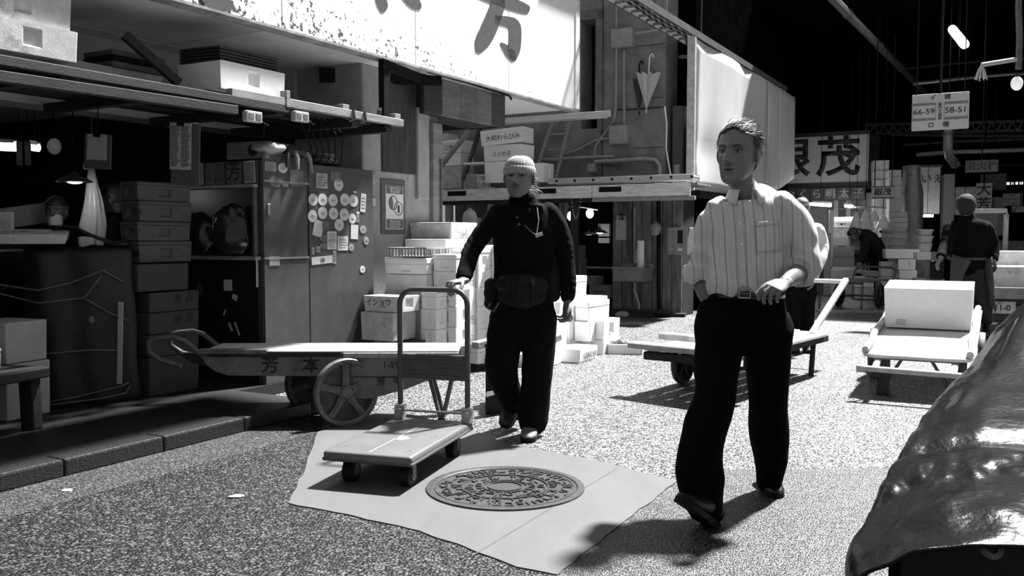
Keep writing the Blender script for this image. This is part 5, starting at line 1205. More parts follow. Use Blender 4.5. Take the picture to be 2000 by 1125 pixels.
# ================================================================== THE MARKET HALL
def at(px, py, u): p = UV(onu(px, py, u)); return V((p.y, u, p.z))
def hbox(label, px0, px1, yt, yb, Y, d=.4, m=foam, rz=-.25, **kw):
    """box facing the lane's near end at distance Y from the camera, its front spanning these pixels"""
    a = ony(px0, yb, Y); b = ony(px1, yb, Y); c = ony(px0, yt, Y); wv = (b.x - a.x) / math.cos(rz) * .96; h = c.z - a.z
    o = V(((a.x + b.x) / 2, Y, a.z)) + V((-math.sin(rz), math.cos(rz), 0)) * d / 2
    return foam_box(label, (o.x, o.y, max(0, o.z)), rz, (wv, d, h), m, **kw)
signw = mat('sign board', .26, .5, .08, 4); signk = mat('sign frame', .01, .5)
def board_sign(name, label, px0, px1, yt, yb, u, m, thick=.06, cat='sign'):
    a, b = at(px0, yb, u), at(px1, yt, u); c = at(px0, yt, u)
    w_, h = b.x - a.x, c.z - a.z
    t = thing(name, label, cat, W(u, (a.x + b.x) / 2, a.z + h / 2), RZ)
    MB().box((0, thick / 2, 0), (w_, thick, h)).build('board', m, t, .004)
    return t, w_, h
# main stall sign
t, w_, h = board_sign('stall_sign', 'large stall sign with two bold black characters above the brightly lit stall', 1478, 1697, 272, 362, 21, mat('sign lit', .40, .5, .08, 4), 1.6)
text('銀', h * .86, (-w_ * .20, -.004, 0), XA, ZA, ink, t, bold=.021, sx=1.05); text('茂', h * .86, (w_ * .24, -.004, 0), XA, ZA, ink, t, bold=.021, sx=1.05)
MB().box((0, .8, h / 2 + .03), (w_ + .04, 1.66, .08)).build('top_frame', signk, t); MB().box((0, .8, -h / 2 - .03), (w_ + .04, 1.66, .08)).build('bottom_frame', signk, t); MB().box((w_ / 2 + .005, .8, 0), (.01, 1.5, h * .96)).build('side_panel', mat('sign side', .05, .3, .3, 6), t)
for k in range(3): text('鮮魚', .28, (w_ / 2 + .012, .3 + .45 * k, .2), YA, ZA, ink, t)
t, w_, h = board_sign('product_strip', 'strip of dark tiles with pale lettering under the large stall sign', 1530, 1690, 369, 393, 21, signk, .08)
s = 'つくら明太子'; n = len(s)
for i, ch in enumerate(s):
    x = -w_ / 2 + w_ * (i + .5) / n; MB().box((x, -.004, 0), (w_ / n * .92, .012, h * .96)).build('tile', mat('tile dark', .05, .5), t); text(ch, h * .80, (x, -.0112, 0), XA, ZA, mat('tile letter', .35), t, bold=.015)
t, w_, h = board_sign('hanging_sign', 'small hanging sign with two black characters between black lines beside the stall', 1703, 1746, 364, 388, 19, mat('sign small', .38, .5, .06, 4), .05)
text('銀茂', h * .62, (0, -.003, 0), XA, ZA, ink, t, bold=.014, sx=1.1)
for s_ in (-1, 1): MB().box((0, -.003, s_ * h * .44), (w_, .006, h * .07)).build('line', ink, t); MB().cyl((s_ * w_ * .4, .02, h / 2), (s_ * w_ * .4, .02, 3.0), .008, 6).build('suspension', black, t)
# block sign hanging over the lane
t, w_, h = board_sign('block_sign', 'white hanging direction board with block numbers over the lane', 1780, 1893, 186, 256, 13.6, mat('sign white', .45, .5, .05, 4), .05)
MB().box((0, .02, h / 2 + .8), (.03, .03, 1.6)).build('suspension', black, t)
for x in (-w_ * .42, w_ * .42): MB().cyl((x, .02, h / 2), (x, .02, 5.6 - t.location.z), .008, 6).build('suspension', black, t)
bd = mat('sign band', .16, .5)
for sx_, x in ((-1, -w_ * .28), (1, w_ * .28)):
    for z in (h * .22, -h * .20): MB().box((x, -.002, z), (w_ * .41, .006, h * .07)).build('band', bd, t)
    for xx in (x - w_ * .205, x + w_ * .205): MB().box((xx, -.002, 0), (.004, .006, h * .5)).build('rule', ink_g, t)
text('66-59', h * .215, (-w_ * .28, -.004, .005), XA, ZA, ink, t, bold=.006, sx=1.12); text('58-51', h * .215, (w_ * .28, -.004, .005), XA, ZA, ink, t, bold=.006, sx=1.12)
text('イ', h * .17, (-w_ * .13, -.004, h * .38), XA, ZA, ink, t, bold=.015); text('棟', h * .17, (w_ * .13, -.004, h * .38), XA, ZA, ink, t, bold=.015); text('ロ', h * .17, (-w_ * .15, -.004, -h * .37), XA, ZA, ink, t, bold=.015); text('棟', h * .17, (w_ * .11, -.004, -h * .37), XA, ZA, ink, t, bold=.015)
for i, ch in enumerate('第四大通路'): text(ch, h * .10, (0, -.004, h * (.19 - .095 * i)), XA, ZA, ink, t, bold=.01)
# further signs
t, w_, h = board_sign('hydrant_sign', 'dim hanging box sign with three faded characters', 1885, 1950, 314, 337, 19, mat('sign dim', .10, .5, .15, 4), .15)
text('消火栓', h * .8, (0, -.003, 0), XA, ZA, mat('faded letter', .045), t, bold=.02, sx=1.05); MB().cyl((0, .05, h / 2), (0, .05, 3), .012, 6).build('suspension', black, t)
t, w_, h = board_sign('dark_number_sign', 'dark hanging board with block numbers below the dim box sign', 1914, 1966, 340, 372, 24, mat('sign darker', .035, .5), .05)
text('7,000', h * .22, (0, -.003, h * .36), XA, ZA, ink, t); text('00-69', h * .24, (-w_ * .27, -.003, 0), XA, ZA, ink, t); text('68-77', h * .24, (w_ * .27, -.003, 0), XA, ZA, ink, t); text('8,000', h * .22, (0, -.003, -h * .36), XA, ZA, ink, t); MB().cyl((0, .03, h / 2), (0, .03, 3), .012, 6).build('suspension', black, t)
t, w_, h = board_sign('pale_number_sign', 'small pale hanging board with block numbers at the right edge', 1958, 1997, 378, 402, 27, mat('sign far', .30, .5), .05)
text('5,000', h * .24, (0, -.003, h * .36), XA, ZA, ink, t); text('60-69', h * .26, (-w_ * .27, -.003, 0), XA, ZA, ink, t); text('68-77', h * .26, (w_ * .27, -.003, 0), XA, ZA, ink, t); text('6,000', h * .24, (0, -.003, -h * .36), XA, ZA, ink, t); MB().cyl((0, .03, h / 2), (0, .03, 3), .012, 6).build('suspension', black, t)
for z in (.2, -.2): MB().box((0, -.002, h * z), (w_, .005, h * .05)).build('band', bd, t)
t, w_, h = board_sign('vertical_stall_sign', 'upright white sign with two large black brushed characters behind the apron man', 1905, 1938, 358, 414, 23, mat('sign white2', .36, .5), .08)
text('大', w_ * .92, (0, -.003, h * .26), XA, ZA, ink, t, bold=.014); text('芳', w_ * .92, (0, -.003, -h * .24), XA, ZA, ink, t, bold=.014); MB().cyl((0, .03, h / 2), (0, .03, 3), .02, 6).build('suspension', black, t)
t, w_, h = board_sign('arrow_sign', 'small white board with a black arrow at the right edge', 1976, 2010, 403, 415, 26, mat('sign far2', .36), .05)
MB().beam((-w_ * .2, -.004, h * .3), (-w_ * .42, -.004, -h * .3), .006, h * .12).build('arrow', ink, t); MB().beam((-w_ * .42, -.004, -h * .3), (-w_ * .28, -.004, -h * .3), .006, h * .1).build('arrow', ink, t); MB().cyl((0, .03, h / 2), (0, .03, 3.4), .01, 6).build('suspension', black, t)

# stall beneath the large sign
t = thing('market_stall', 'bright stall interior with pale shelving under the large sign', 'stall', W(21, -3.6, 0), RZ)
pw = mat('stall board', .62, .5, .1, 4)
MB().bb((-1.9, 1.5, 0), (1.0, 1.56, 2.2)).build('back_wall', pw, t); MB().bb((-1.9, .1, .75), (.6, .6, .80)).build('counter_top', steel_d, t)
MB().bb((-1.8, .15, 0), (.5, .55, .75)).build('counter_front', steel_d, t)
for x in (-.25, .02): MB().bb((x - .05, .7, 0), (x + .05, .8, 2.1)).build('upright', pw, t)
for k in range(4): MB().bb((-.2, .8, .9 + .3 * k), (1.0, 1.4, .92 + .3 * k)).build('shelf', pw, t)
tube_lamp('fluorescent tube glowing under the stall sign, left one', ony(1583, 398, 19), ony(1622, 401, 19.3), 14, 12, .035)
tube_lamp('fluorescent tube glowing under the stall sign, right one', ony(1652, 402, 19), ony(1664, 403, 19.3), 14, 12, .035)
Gs = 'white boxes stacked in the lit stall'
for i, (x0, x1, y0, y1, lb) in enumerate(((1626, 1668, 424, 432, 'thin white foam lid on the stall stack'), (1626, 1668, 433, 444, 'printed white box below the thin lid in the stall'), (1622, 1668, 445, 464, 'white foam box with a mark, middle of the stall stack'), (1622, 1655, 465, 480, 'white foam box low in the stall stack'), (1627, 1668, 483, 502, 'grey shaded carton upper of two in front of the stall'), (1627, 1668, 503, 520, 'grey shaded carton lower of two in front of the stall'), (1626, 1690, 521, 534, 'white foam tray the bending man reaches into'), (1622, 1668, 535, 585, 'pale foam box below the bending man\'s tray'))):
    hbox(lb, x0, x1, y0, y1, 19.2 - .12 * i, .4, (foam if i not in (4, 5) else card_l), lid=0, grips='' if i != 2 else 'y', group=Gs, marks=(('三●魚山', .07, '-y', 0, .06),) if i == 1 else ())
hbox('tall pale cabinet door standing at the left of the stall', 1617, 1626, 410, 575, 18.7, .1, foam, lid=0, grips='', name='door_board', cat='board')
hbox('tall perforated white board left of the stall stack', 1608, 1621, 455, 576, 18.5, .06, foam_d, lid=0, grips='', name='door_board', cat='board')
# hanging clear bags
for i, (x, y0, y1, w__) in enumerate(((1673, 414, 446, .11), (1691, 408, 448, .13), (1725, 418, 446, .13), (1708, 410, 432, .08))):
    c = ony(x, y0, 18.2); H_ = c.z - ony(x, y1, 18.2).z
    t = thing('clear_bag', ('clear plastic bag hanging leftmost at the stall', 'large clear plastic bag hanging second at the stall', 'clear plastic bag hanging rightmost by the cartons', 'small clear plastic bag hanging between the larger bags')[i], 'bag', c, 0, 'clear bags hanging at the stall')
    rings = [[V(((.02 + w__ * f) * math.cos(2 * PI * k / 20) * (1 + .15 * math.sin(5 * 2 * PI * k / 20 + i)), (.02 + w__ * f) * .5 * math.sin(2 * PI * k / 20), -H_ * f)) for k in range(20)] for f in (0, .15, .4, .7, .95, 1.0)]
    MB().loft(rings).build('film', mat('bag film', .6, .25, .1, 8, .3, 14), t, smooth=True, angle=2); MB().cyl((0, 0, 0), (0, 0, 5.6 - c.z), .006, 5).build('string', black, t)
conduit('rail with hooks carrying the clear bags', [(1665, 404, 20.2), (1700, 404, 20.2), (1740, 406, 20.2)], .02, steel)
# stacks right of the stall
Gc = 'cartons right of the lit stall'
for i, (x0, x1, y0, y1, m, lb, mk) in enumerate((
    (1707, 1736, 313, 332, foam_d, 'tall pale carton at the very top of the stack behind the small hanging sign', ''), (1707, 1736, 333, 350, foam_d, 'second pale carton of the stack behind the small hanging sign', ''), (1707, 1732, 351, 420, foam_d, 'lower pale carton mostly hidden by the small hanging sign', ''), (1707, 1732, 421, 575, card_l, 'carton column base behind the hanging bags', ''),
    (1737, 1760, 332, 344, card_l, 'top printed carton of the column right of the small hanging sign', ''), (1737, 1760, 345, 362, card_l, 'second printed carton of the column right of the small hanging sign', ''), (1737, 1760, 363, 388, card_l, 'third printed carton of the column right of the small hanging sign', ''), (1737, 1760, 389, 413, card_l, 'fourth printed carton of the column right of the small hanging sign', ''),
    (1737, 1772, 414, 424, card_l, 'thin carton on top of the printed row right of the bags', ''), (1737, 1772, 425, 434, card_l, 'second thin carton over the printed row', ''), (1733, 1772, 435, 445, card_l, 'wide thin carton over the printed row', ''),
    (1722, 1766, 446, 458, card_l, 'printed carton upper of three with dark lettering', '■ ビュワーパン'), (1722, 1766, 459, 472, card_l, 'printed carton middle of three with dark lettering', '■ ビュワーパン'), (1722, 1766, 473, 486, card_l, 'printed carton lower of three with dark lettering', '■ ビュワーパン'))):
    hbox(lb, x0, x1, y0, y1 + .6, (18.6 if i > 3 else 19.3) - .02 * i, .45, m, lid=0, grips='', group=Gc, name='carton', marks=((mk, .075, '-y', 0, .06),) if mk else ())
c = ony(1779, 370, 19); t = thing('wrapped_stack', 'tall stack shrouded in crinkled plastic behind the printed cartons', 'wrapped stack', (c.x, c.y, 0), -.2)
rings = [[V((.22 * math.cos(2 * PI * k / 28) * (1 + .12 * math.sin(7 * 2 * PI * k / 28 + z * 2)) * (1 if z < 2.3 else .7), .3 * math.sin(2 * PI * k / 28), z)) for k in range(28)] for z in (0, .4, .9, 1.3, 1.7, 2.1, 2.4, 2.65)]
MB().loft(rings).build('wrap', mat('wrap film', .22, .3, .3, 6, .4, 10), t, smooth=True, angle=2); MB().box((0, 0, .05), (.5, .6, .1)).build('pallet', wood_d, t)
Gl = 'white foam boxes on the ground near the bending man'
for i, (x0, x1, y0, y1, lb) in enumerate(((1669, 1706, 541, 561, 'foam box with a hand grip, upper left of the ground row by the bending man'), (1669, 1706, 562, 584, 'foam box with faded print, lower left of the ground row'), (1716, 1760, 541, 561, 'foam box upper right of the ground row behind the cart box'), (1716, 1760, 562, 584, 'foam box lower right of the ground row behind the cart box'), (1722, 1744, 512, 540, 'narrow foam box standing on the ground row'), (1755, 1787, 506, 527, 'foam box with a grip under the wide pale lid'), (1757, 1790, 528, 545, 'foam box beneath the gripped box'), (1731, 1794, 487, 505, 'wide pale foam lid capping the low stack'))):
    hbox(lb, x0, x1, y0, y1, 17.2 if i < 5 else 16.6, .4, foam if i != 1 else foam_d, lid=0, grips='y' if i in (0, 2, 5) else '', group=Gl)
hbox('hidden foam box carrying the low stack', 1757, 1790, 546, 585, 16.6, .4, foam, lid=0, grips='', group=Gl)
hbox('slatted dark crate beside the bending man\'s feet', 1688, 1716, 530, 540, 17.1, .4, grey_pl, lid=0, grips='', name='crate', cat='crate')
# tubs and clutter
for i, (x0, x1, y0, y1, lb) in enumerate(((1789, 1822, 448, 460, 'round tub on top of the nested tubs'), (1788, 1822, 461, 474, 'second round tub of the nested stack'), (1788, 1820, 475, 492, 'lowest round tub of the nested stack'))):
    a, b = ony(x0, y1, 17), ony(x1, y0, 17); r = (b.x - a.x) / 2; t = thing('round_tub', lb, 'tub', ((a.x + b.x) / 2, 17, a.z), 0, 'nested round tubs')
    MB().lathe([(r * .8, 0), (r * .97, b.z - a.z - .02), (r, b.z - a.z), (r * .92, b.z - a.z), (r * .76, .01), (.001, .01)], 24).build('wall', foam_d, t, smooth=True); MB().lathe([(r * .97, b.z - a.z - .03), (r * 1.03, b.z - a.z - .03), (r * 1.03, b.z - a.z), (r * .97, b.z - a.z)], 24).build('rim', foam_d, t)
hbox('dark table carrying the round tubs', 1780, 1840, 492, 575, 17, .6, steel_d, lid=0, grips='', name='table_block', cat='table')
hbox('shallow white foam tray tilted beside the tubs', 1792, 1818, 493, 508, 15.6, .4, foam, lid=0, grips='', name='foam_tray', cat='tray')
hbox('black bin standing right of the foam tray', 1816, 1842, 510, 545, 15.4, .4, blackpl, lid=0, grips='', name='bin', cat='bin')
hbox('pale foam block the tilted tray stands on', 1790, 1842, 546, 600, 15.5, .4, foam_d, lid=0, grips='')
# bright translucent curtain
c = ony(1810, 420, 24); t = thing('strip_curtain', 'tall bright translucent plastic curtain hanging in the hall', 'curtain', (c.x, c.y, 0), -.3)
H0, H1 = ony(1810, 418, 24).z, ony(1810, 326, 24).z
for k in range(5): MB().box((-.24 + .12 * k, .01 * (k % 2), (H0 + H1) / 2), (.13, .01, H1 - H0)).build('strip', mat('curtain film', .75, .35, .1, 6, .2, 6), t, .003)
MB().box((0, .0, H1 + .02), (.7, .05, .06)).build('rail', steel_d, t); MB().cyl((0, 0, H1), (0, 0, 5.6), .02).build('suspension', black, t)
text('いぇ', .28, (.1, -.02, (H0 + H1) / 2 + .3), XA, ZA, ink, t)
tube_lamp('fluorescent tube shining down beside the bright curtain', ony(1800, 421, 23.2), ony(1822, 421, 23.2), 10, 14, .04)
point('curtain lamp', ony(1806, 318, 23.0), 0.0)
tube_lamp('fluorescent tube hanging high under the black roof', ony(1860, 57, 17), ony(1884, 87, 15.6), 12, 10, .075)
for i, (x, y, Y, s) in enumerate(((1972, 484, 14, 10), (1864, 485, 22, 8), (1868, 520, 22, 8), (1930, 258, 30, 6), (1752, 240, 30, 5))):
    pass
pendant('large bare bulb in a bell holder at the right edge under the roof', ony(1986, 163, 9), .055, .5, .35, False, 5.6)
hbx = ony(1978, 150, 9)
t = thing('lamp_arm', 'grey pipe arm with a frayed tassel hanging from its end at the right edge', 'bracket', ony(1990, 115, 9), 0)
q = ony(1917, 127, 9) - t.location
MB().cyl((0, 0, 0), q, .022).build('arm', ebm, t); MB().tube([(0, 0, -.1), (.0, 0, .2), (-.02, 0, .5), (0, 0, 1.6)], .03).build('upright', steel_d, t)
for k in range(9): MB().tube([q, q + V((.03 * math.cos(k * .7), .03 * math.sin(k * .7), -.05)), q + V((.055 * math.cos(k * .7), .05 * math.sin(k * .7), -.13 - .01 * (k % 3)))], .006, 5).build('tassel_strand', mat('tassel', .4), t)
# pipework below the roof
def hpipe(label, pts, r, m=None):
    return tag(MB().tube([onu(*q) for q in pts], r, 8).build('ceiling_pipe', m or mat('pipe dull', .07, .4, .3, 14, metal=.3), smooth=True), label, 'pipe')
a, b = onz(1600, -30, 5.0), onz(1790, 165, 5.0)
tag(MB().tube([a, a.lerp(b, .5), b, b + (b - a) * .25], .075, 12).build('ceiling_pipe', mat('pipe mid', .16, .45, .3, 14, metal=.3), smooth=True), 'thick lagged pipe running back under the black roof', 'pipe')
for f in (.2, .5, .75, .98):
    c = a.lerp(b, f); t = thing('pipe_clamp', '%s clamp holding the thick lagged pipe under the roof' % {.2: 'nearest', .5: 'second', .75: 'third', .98: 'farthest'}[f], 'clamp', c, 0); MB().lathe([(.08, -.03), (.088, -.03), (.088, .03), (.08, .03)], 16, (0, 0, 0), (b - a).to_track_quat('Z', 'Y').to_matrix()).build('band', steel_d, t); MB().cyl((0, 0, .08), (0, 0, .6), .008, 6).build('rod', black, t)
hpipe('thin bright pipe crossing under the roof by the hanging board', [(1785, 163, 23), (1860, 155, 23), (1960, 146, 23), (2030, 142, 23)], .04, steel)
hpipe('dim pipe crossing above the thin bright pipe', [(1760, 135, 26), (1880, 122, 26), (2030, 112, 26)], .04)
for i, (y0, y1, u) in enumerate(((262, 266, 26), (283, 270, 30), (302, 292, 22), (325, 322, 33))): hpipe(('pipe behind the hanging board, highest of the lower four', 'long pipe below the hanging board, second of the lower four', 'thick pipe above the dim box sign, third of the lower four', 'lowest thin pipe level with the dim box sign')[i], [(1740 + i * 25, y0, u), (1860, (y0 + y1) / 2, u), (2040, y1, u)], .05, steel if i in (1, 2) else None)
t = thing('roof_truss', 'steel lattice girder spanning the hall behind the hanging board', 'girder', (0, 0, 0), RZ)
p, q = at(1690, 244, 30), at(2040, 236, 30); p2, q2 = at(1690, 262, 30), at(2040, 254, 30); gs = mat('girder', .10, .5, .3, 10, metal=.3)
MB().beam(p, q, .1, .08).build('top_chord', gs, t); MB().beam(p2, q2, .1, .08).build('bottom_chord', gs, t)
for k in range(18): f0, f1 = k / 18, (k + .5) / 18; MB().beam(p.lerp(q, f0), p2.lerp(q2, f1), .05, .05).build('lattice_bar', gs, t); MB().beam(p2.lerp(q2, f1), p.lerp(q, (k + 1) / 18), .05, .05).build('lattice_bar', gs, t)
t = thing('duct_pipe', 'bent grey duct hanging below the block-number board', 'duct', ony(1852, 262, 17), 0)
MB().cyl((0, 0, .4), (0, 0, 5.6 - t.location.z), .01, 6).build('hanger_rod', black, t); MB().tube([(0, 0, .45), (0, 0, .0), (0, 0, -.25), (.05, .05, -.4), (.25, .2, -.55)], .085, 12).build('duct', mat('duct', .18, .4, .2, 10, metal=.4), t, smooth=True); MB().lathe([(.1, -.02), (.1, .05), (.088, .05)], 16).build('collar', steel_d, t)
# far backdrop of stalls and lights
Gf = 'far stall blocks'
for i, (x0, x1, y0, y1, Y, m, lb) in enumerate(((1840, 1860, 340, 505, 21, card_l, 'tall dim partition beyond the bright curtain'), (1858, 1905, 365, 420, 24, foam_d, 'pale shop box with dark lintel left of the upright sign'), (1938, 1960, 385, 460, 25, foam_d, 'pale wall panel right of the upright sign'), (1895, 1945, 415, 500, 22, card_l, 'dim board wall behind the apron man'), (1945, 2010, 470, 520, 20, steel_d, 'dark stall counter at the right edge'))):
    hbox(lb, x0, x1, y0, y1, Y, .3, m, lid=0, grips='', name='stall_partition', cat='partition')
    o = ony((x0 + x1) / 2, y1, Y)
    if o.z > .1: hbox('dark base below the ' + lb.split(' ', 1)[1] if False else 'dark base %s' % ('under the dim partition', 'under the pale shop box', 'under the pale wall panel', 'under the dim board wall', 'under the dark stall counter')[i], x0, x1, y1 + 1, 461 + 1.2 * F / Y, Y, .3, darker, lid=0, grips='', name='stall_block', cat='stall')
for i, (x, y, Y) in enumerate(((1862, 487, 21.5), (1868, 427, 20.5), (1700, 430, 19.5), (1878, 490, 12.9))):
    pass
for i, (x, y, Y, r) in enumerate(((1863, 484, 16, .05), (1862, 519, 16, .06), (1882, 490, 18, .05), (1760, 425, 21, .05), (1942, 418, 22, .06))):
    pendant(('small glowing lamp left of the apron man, upper', 'small glowing lamp left of the apron man, lower', 'small glowing lamp by the apron man\'s elbow', 'small glowing lamp above the thin cartons', 'small glowing lamp by the upright sign')[i], ony(x, y, Y), r * .6, 2, 4, False, 5.6)
# slatted metal cart
c = onz(1600, 603, 0); GC = thing('slatted_cart', 'dark slatted metal cart standing in the shade in front of the stall', 'handcart', (c.x, c.y, 0), RZ - .25)
for k in range(7): MB().beam((.05 + k * .10, 0, .46), (.05 + k * .10, 1.4, .46), .05, .02).build('slat', mat('slat grey', .16, .5, .3, 10), GC)
for y in (0, .7, 1.4): MB().beam((0, y, .44), (.7, y, .44), .04, .03).build('cross_bar', steel_d, GC)
MB().tube([(0, 1.3, .46), (.0, 1.4, .62), (.1, 1.45, .66), (.6, 1.45, .66), (.7, 1.4, .62), (.7, 1.3, .46)], .02).build('handle', steel_d, GC)
for x in (0, .7): spoke_wheel(GC, (x, .75, .20), .20, .04, (1, 0, 0), 5, mat('wheel dark', .03)); MB().cyl((x, .05, .45), (x, .0, 0), .014).build('leg', steel_d, GC); MB().cyl((x, .75, .44), (x, .75, .2), .02).build('strut', steel_d, GC)
MB().cyl((0, .75, .2), (.7, .75, .2), .015).build('axle', iron, GC)
# flatbed vehicle with foam boxes at the right edge
c = onz(1945, 640, 0); TR = thing('flatbed_vehicle', 'small market flatbed with upright frame, number plate and pale sides at the right edge', 'vehicle', V((6.05, 11.0, 0)), RZ + .12)
vb = mat('vehicle body', .22, .4, .15, 8, .04, 30)
MB().bb((-.45, 0, .46), (1.4, 2.4, .56)).build('flatbed', vb, TR, .01); MB().bb((-.45, -.03, .44), (1.4, .0, .58)).build('rear_beam', mat('beam wood', .22, .7, .3, 8), TR, .006)
MB().bb((-.40, .05, .24), (1.3, .15, .36)).build('bumper', steel_d, TR, .01)
np_ = MB().box((-.12, .03, .33), (.33, .012, .15), Rm(-.15, 0, 0)).build('number_plate', mat('plate', .5), TR, .003); text('11-0', .10, (-.10, .02, .325), XA, (0, .15, 1), ink, TR, bold=.01); text('品川', .035, (-.12, .012, .385), XA, (0, .15, 1), ink, TR)
for k in range(6): MB().bb((-.38, .1 + .02 * k, .05 + .03 * k), (.5, .16 + .02 * k, .065 + .03 * k)).build('grille_bar', steel_d, TR)
for x in (-.3, 1.2):
    for y in (.5, 1.9): MB().lathe([(.05, -.06), (.2, -.06), (.22, -.04), (.22, .04), (.2, .06), (.05, .06)], 20, (x, y, .22), Matrix.Rotation(PI / 2, 3, 'Y')).build('wheel', dk, TR, smooth=True)
for x in (-.36, .1): MB().tube([(x, 1.9, .56), (x, 1.9, 1.5)], .035, 8).build('frame_post', mat('post paint', .3), TR)
MB().tube([(-.36, 1.9, 1.45), (-.36, 1.9, 1.55), (.10, 1.9, 1.55), (.1, 1.9, 1.45)], .035, 8).build('frame_hoop', mat('post paint', .3), TR)
MB().box((-.1, 1.85, .80), (.09, .05, .12)).build('tail_lamp', mat('lamp glass', .7), TR, .01)
tb = W(0, 0); 
foam_box('long open white foam crate riding on the flatbed', TR.matrix_basis @ V((.28, .55, .562)), RZ + .12, (1.15, .6, .26), foam_d, lid=0, grips='')
foam_box('white foam crate stacked behind on the flatbed', TR.matrix_basis @ V((.35, 1.3, .562)), RZ + .12, (1.1, .6, .44), foam_d, lid=0, grips='')

# ------------------------------------------------------------------ tarpaulin-covered load in the right foreground
FG = thing('tarpaulin_load', 'glossy dark tarpaulin draped over a load in the right foreground', 'covered load', (1.6, 2.4, 0), 0)
ctrl = [ # rows from the hem upwards; each (px, py, distance)
    [(1672, 1150, 1.70), (1735, 1112, 1.68), (1800, 1087, 1.66), (2000, 1080, 1.64), (2400, 1095, 1.62)],
    [(1660, 1080, 1.80), (1730, 1060, 1.78), (1810, 1045, 1.74), (2000, 1030, 1.71), (2400, 1045, 1.68)],
    [(1695, 1015, 1.93), (1760, 1005, 1.88), (1830, 995, 1.82), (2000, 985, 1.80), (2400, 1000, 1.76)],
    [(1728, 945, 2.08), (1790, 945, 2.02), (1850, 940, 1.98), (2000, 940, 1.94), (2400, 955, 1.88)],
    [(1762, 880, 2.28), (1815, 880, 2.22), (1870, 880, 2.18), (2000, 885, 2.12), (2400, 900, 2.04)],
    [(1805, 815, 2.55), (1845, 805, 2.50), (1890, 800, 2.46), (2000, 805, 2.40), (2400, 820, 2.3)],
    [(1858, 752, 2.9), (1890, 730, 2.88), (1925, 720, 2.84), (2010, 715, 2.78), (2400, 725, 2.7)],
    [(1912, 695, 3.35), (1945, 665, 3.33), (1975, 645, 3.3), (2040, 625, 3.25), (2400, 620, 3.2)],
    [(1962, 632, 3.95), (1990, 605, 3.93), (2020, 585, 3.9), (2080, 560, 3.85), (2400, 540, 3.8)],
    [(2035, 590, 4.6), (2060, 570, 4.6), (2090, 555, 4.6), (2150, 540, 4.6), (2450, 520, 4.5)]]
C_ = [[ony(*q) for q in r] for r in ctrl]
for r in C_:            # the left side falls away to the ground behind the edge
    e = r[0]; r.insert(0, V((e.x + .03, e.y + .10, .42))); r.insert(1, V((e.x + .005, e.y + .03, e.z - .10)))
def cr4(a, b, c, d, t): return (b * 2 + (c - a) * t + (a * 2 - b * 5 + c * 4 - d) * t * t + (b * 3 - a - c * 3 + d) * t ** 3) * .5
def spline_rows(rows, n):
    out = []
    for i in range(len(rows) - 1):
        for k in range(n):
            t = k / n; out.append([cr4(rows[max(i - 1, 0)][j], rows[i][j], rows[i + 1][j], rows[min(i + 2, len(rows) - 1)][j], t) for j in range(len(rows[0]))])
    out.append(list(rows[-1])); return out
g1 = spline_rows(C_, 9); g2 = list(map(list, zip(*spline_rows(list(map(list, zip(*g1))), 16))))
nr, nc = len(g2), len(g2[0])
for i in range(nr):
    for j in range(nc):
        p = g2[i][j]; q = V((p.x * 3.0, p.y * 1.3 - p.x * .7, p.z * 2))
        wr = .020 * noise.noise(q) + .012 * (1 - 2 * abs(noise.noise(V((p.x * 5 + p.y * 2, p.y * 5.5 - p.x * 3, 2))))) + .005 * noise.noise(p * 16)
        band = math.exp(-((p.y - 2.02 + .1 * (p.x - 1)) / .10) ** 2)
        wr += band * (.018 * noise.noise(V((p.x * 22, p.y * 14, 5))) + .012 * noise.noise(V((p.x * 45, p.y * 30, 7))))
        wr -= .022 * math.exp(-((p.y - 2.22 + .08 * (p.x - 1)) / .035) ** 2) * (1 if p.x > .9 else 0)
        edge = min(1, j / 12)
        g2[i][j] = p + V((-.25, -.35, .9)) * wr * (0.3 + .7 * edge) - V((1.6, 2.4, 0))
tarpm = mat('tarpaulin', .004, .27, .3, 5, .25, 55, spec=.13)
solid(MB().grid(g2).build('tarpaulin', tarpm, FG, smooth=True, angle=2), .006, -1)
pr = MB()
gp = ony(1930, 1066, 1.69) - V((1.6, 2.4, 0)); 
MB().lathe([(.011, -.002), (.022, -.002), (.022, .004), (.011, .004), (.011, -.002)], 18, gp + V((0, -.012, 0)), Matrix.Rotation(PI / 2 - .5, 3, 'X')).build('eyelet', steel_d, FG, smooth=True)
MB().prism([(-.55, -.42), (-.30, .0), (.05, .5), (.40, 1.1), (.75, 1.9), (1.6, 1.9), (1.6, -.42)], .10, (0, 0, .40)).build('cart_bed', black, FG)
MB().bb((-.80, -.56, 0), (1.0, -.50, .56)).build('shade_panel', black, FG)  # black panel added below the hem to stand for the darkness there
for x, y in ((-.40, -.3), (.9, -.3), (.55, 1.2), (1.4, 1.2)): MB().bb((x - .05, y - .05, 0), (x + .05, y + .05, .4)).build('leg', black, FG)
# paper scraps on the asphalt
def scrap(px, py, s, seed, lb):
    p = onz(px, py, .004); random.seed(seed); o = MB().prism([(s * math.cos(a) * random.uniform(.6, 1.1), s * .7 * math.sin(a) * random.uniform(.6, 1.1)) for a in [2 * PI * k / 7 for k in range(7)]], .004).build('paper_scrap', paper); o.location = (p.x, p.y, .004); tag(o, lb, 'litter')
scrap(131, 958, .035, 3, 'white paper scrap on the asphalt near the kerb'); scrap(462, 970, .04, 5, 'flattened pale scrap on the asphalt left of the concrete patch')
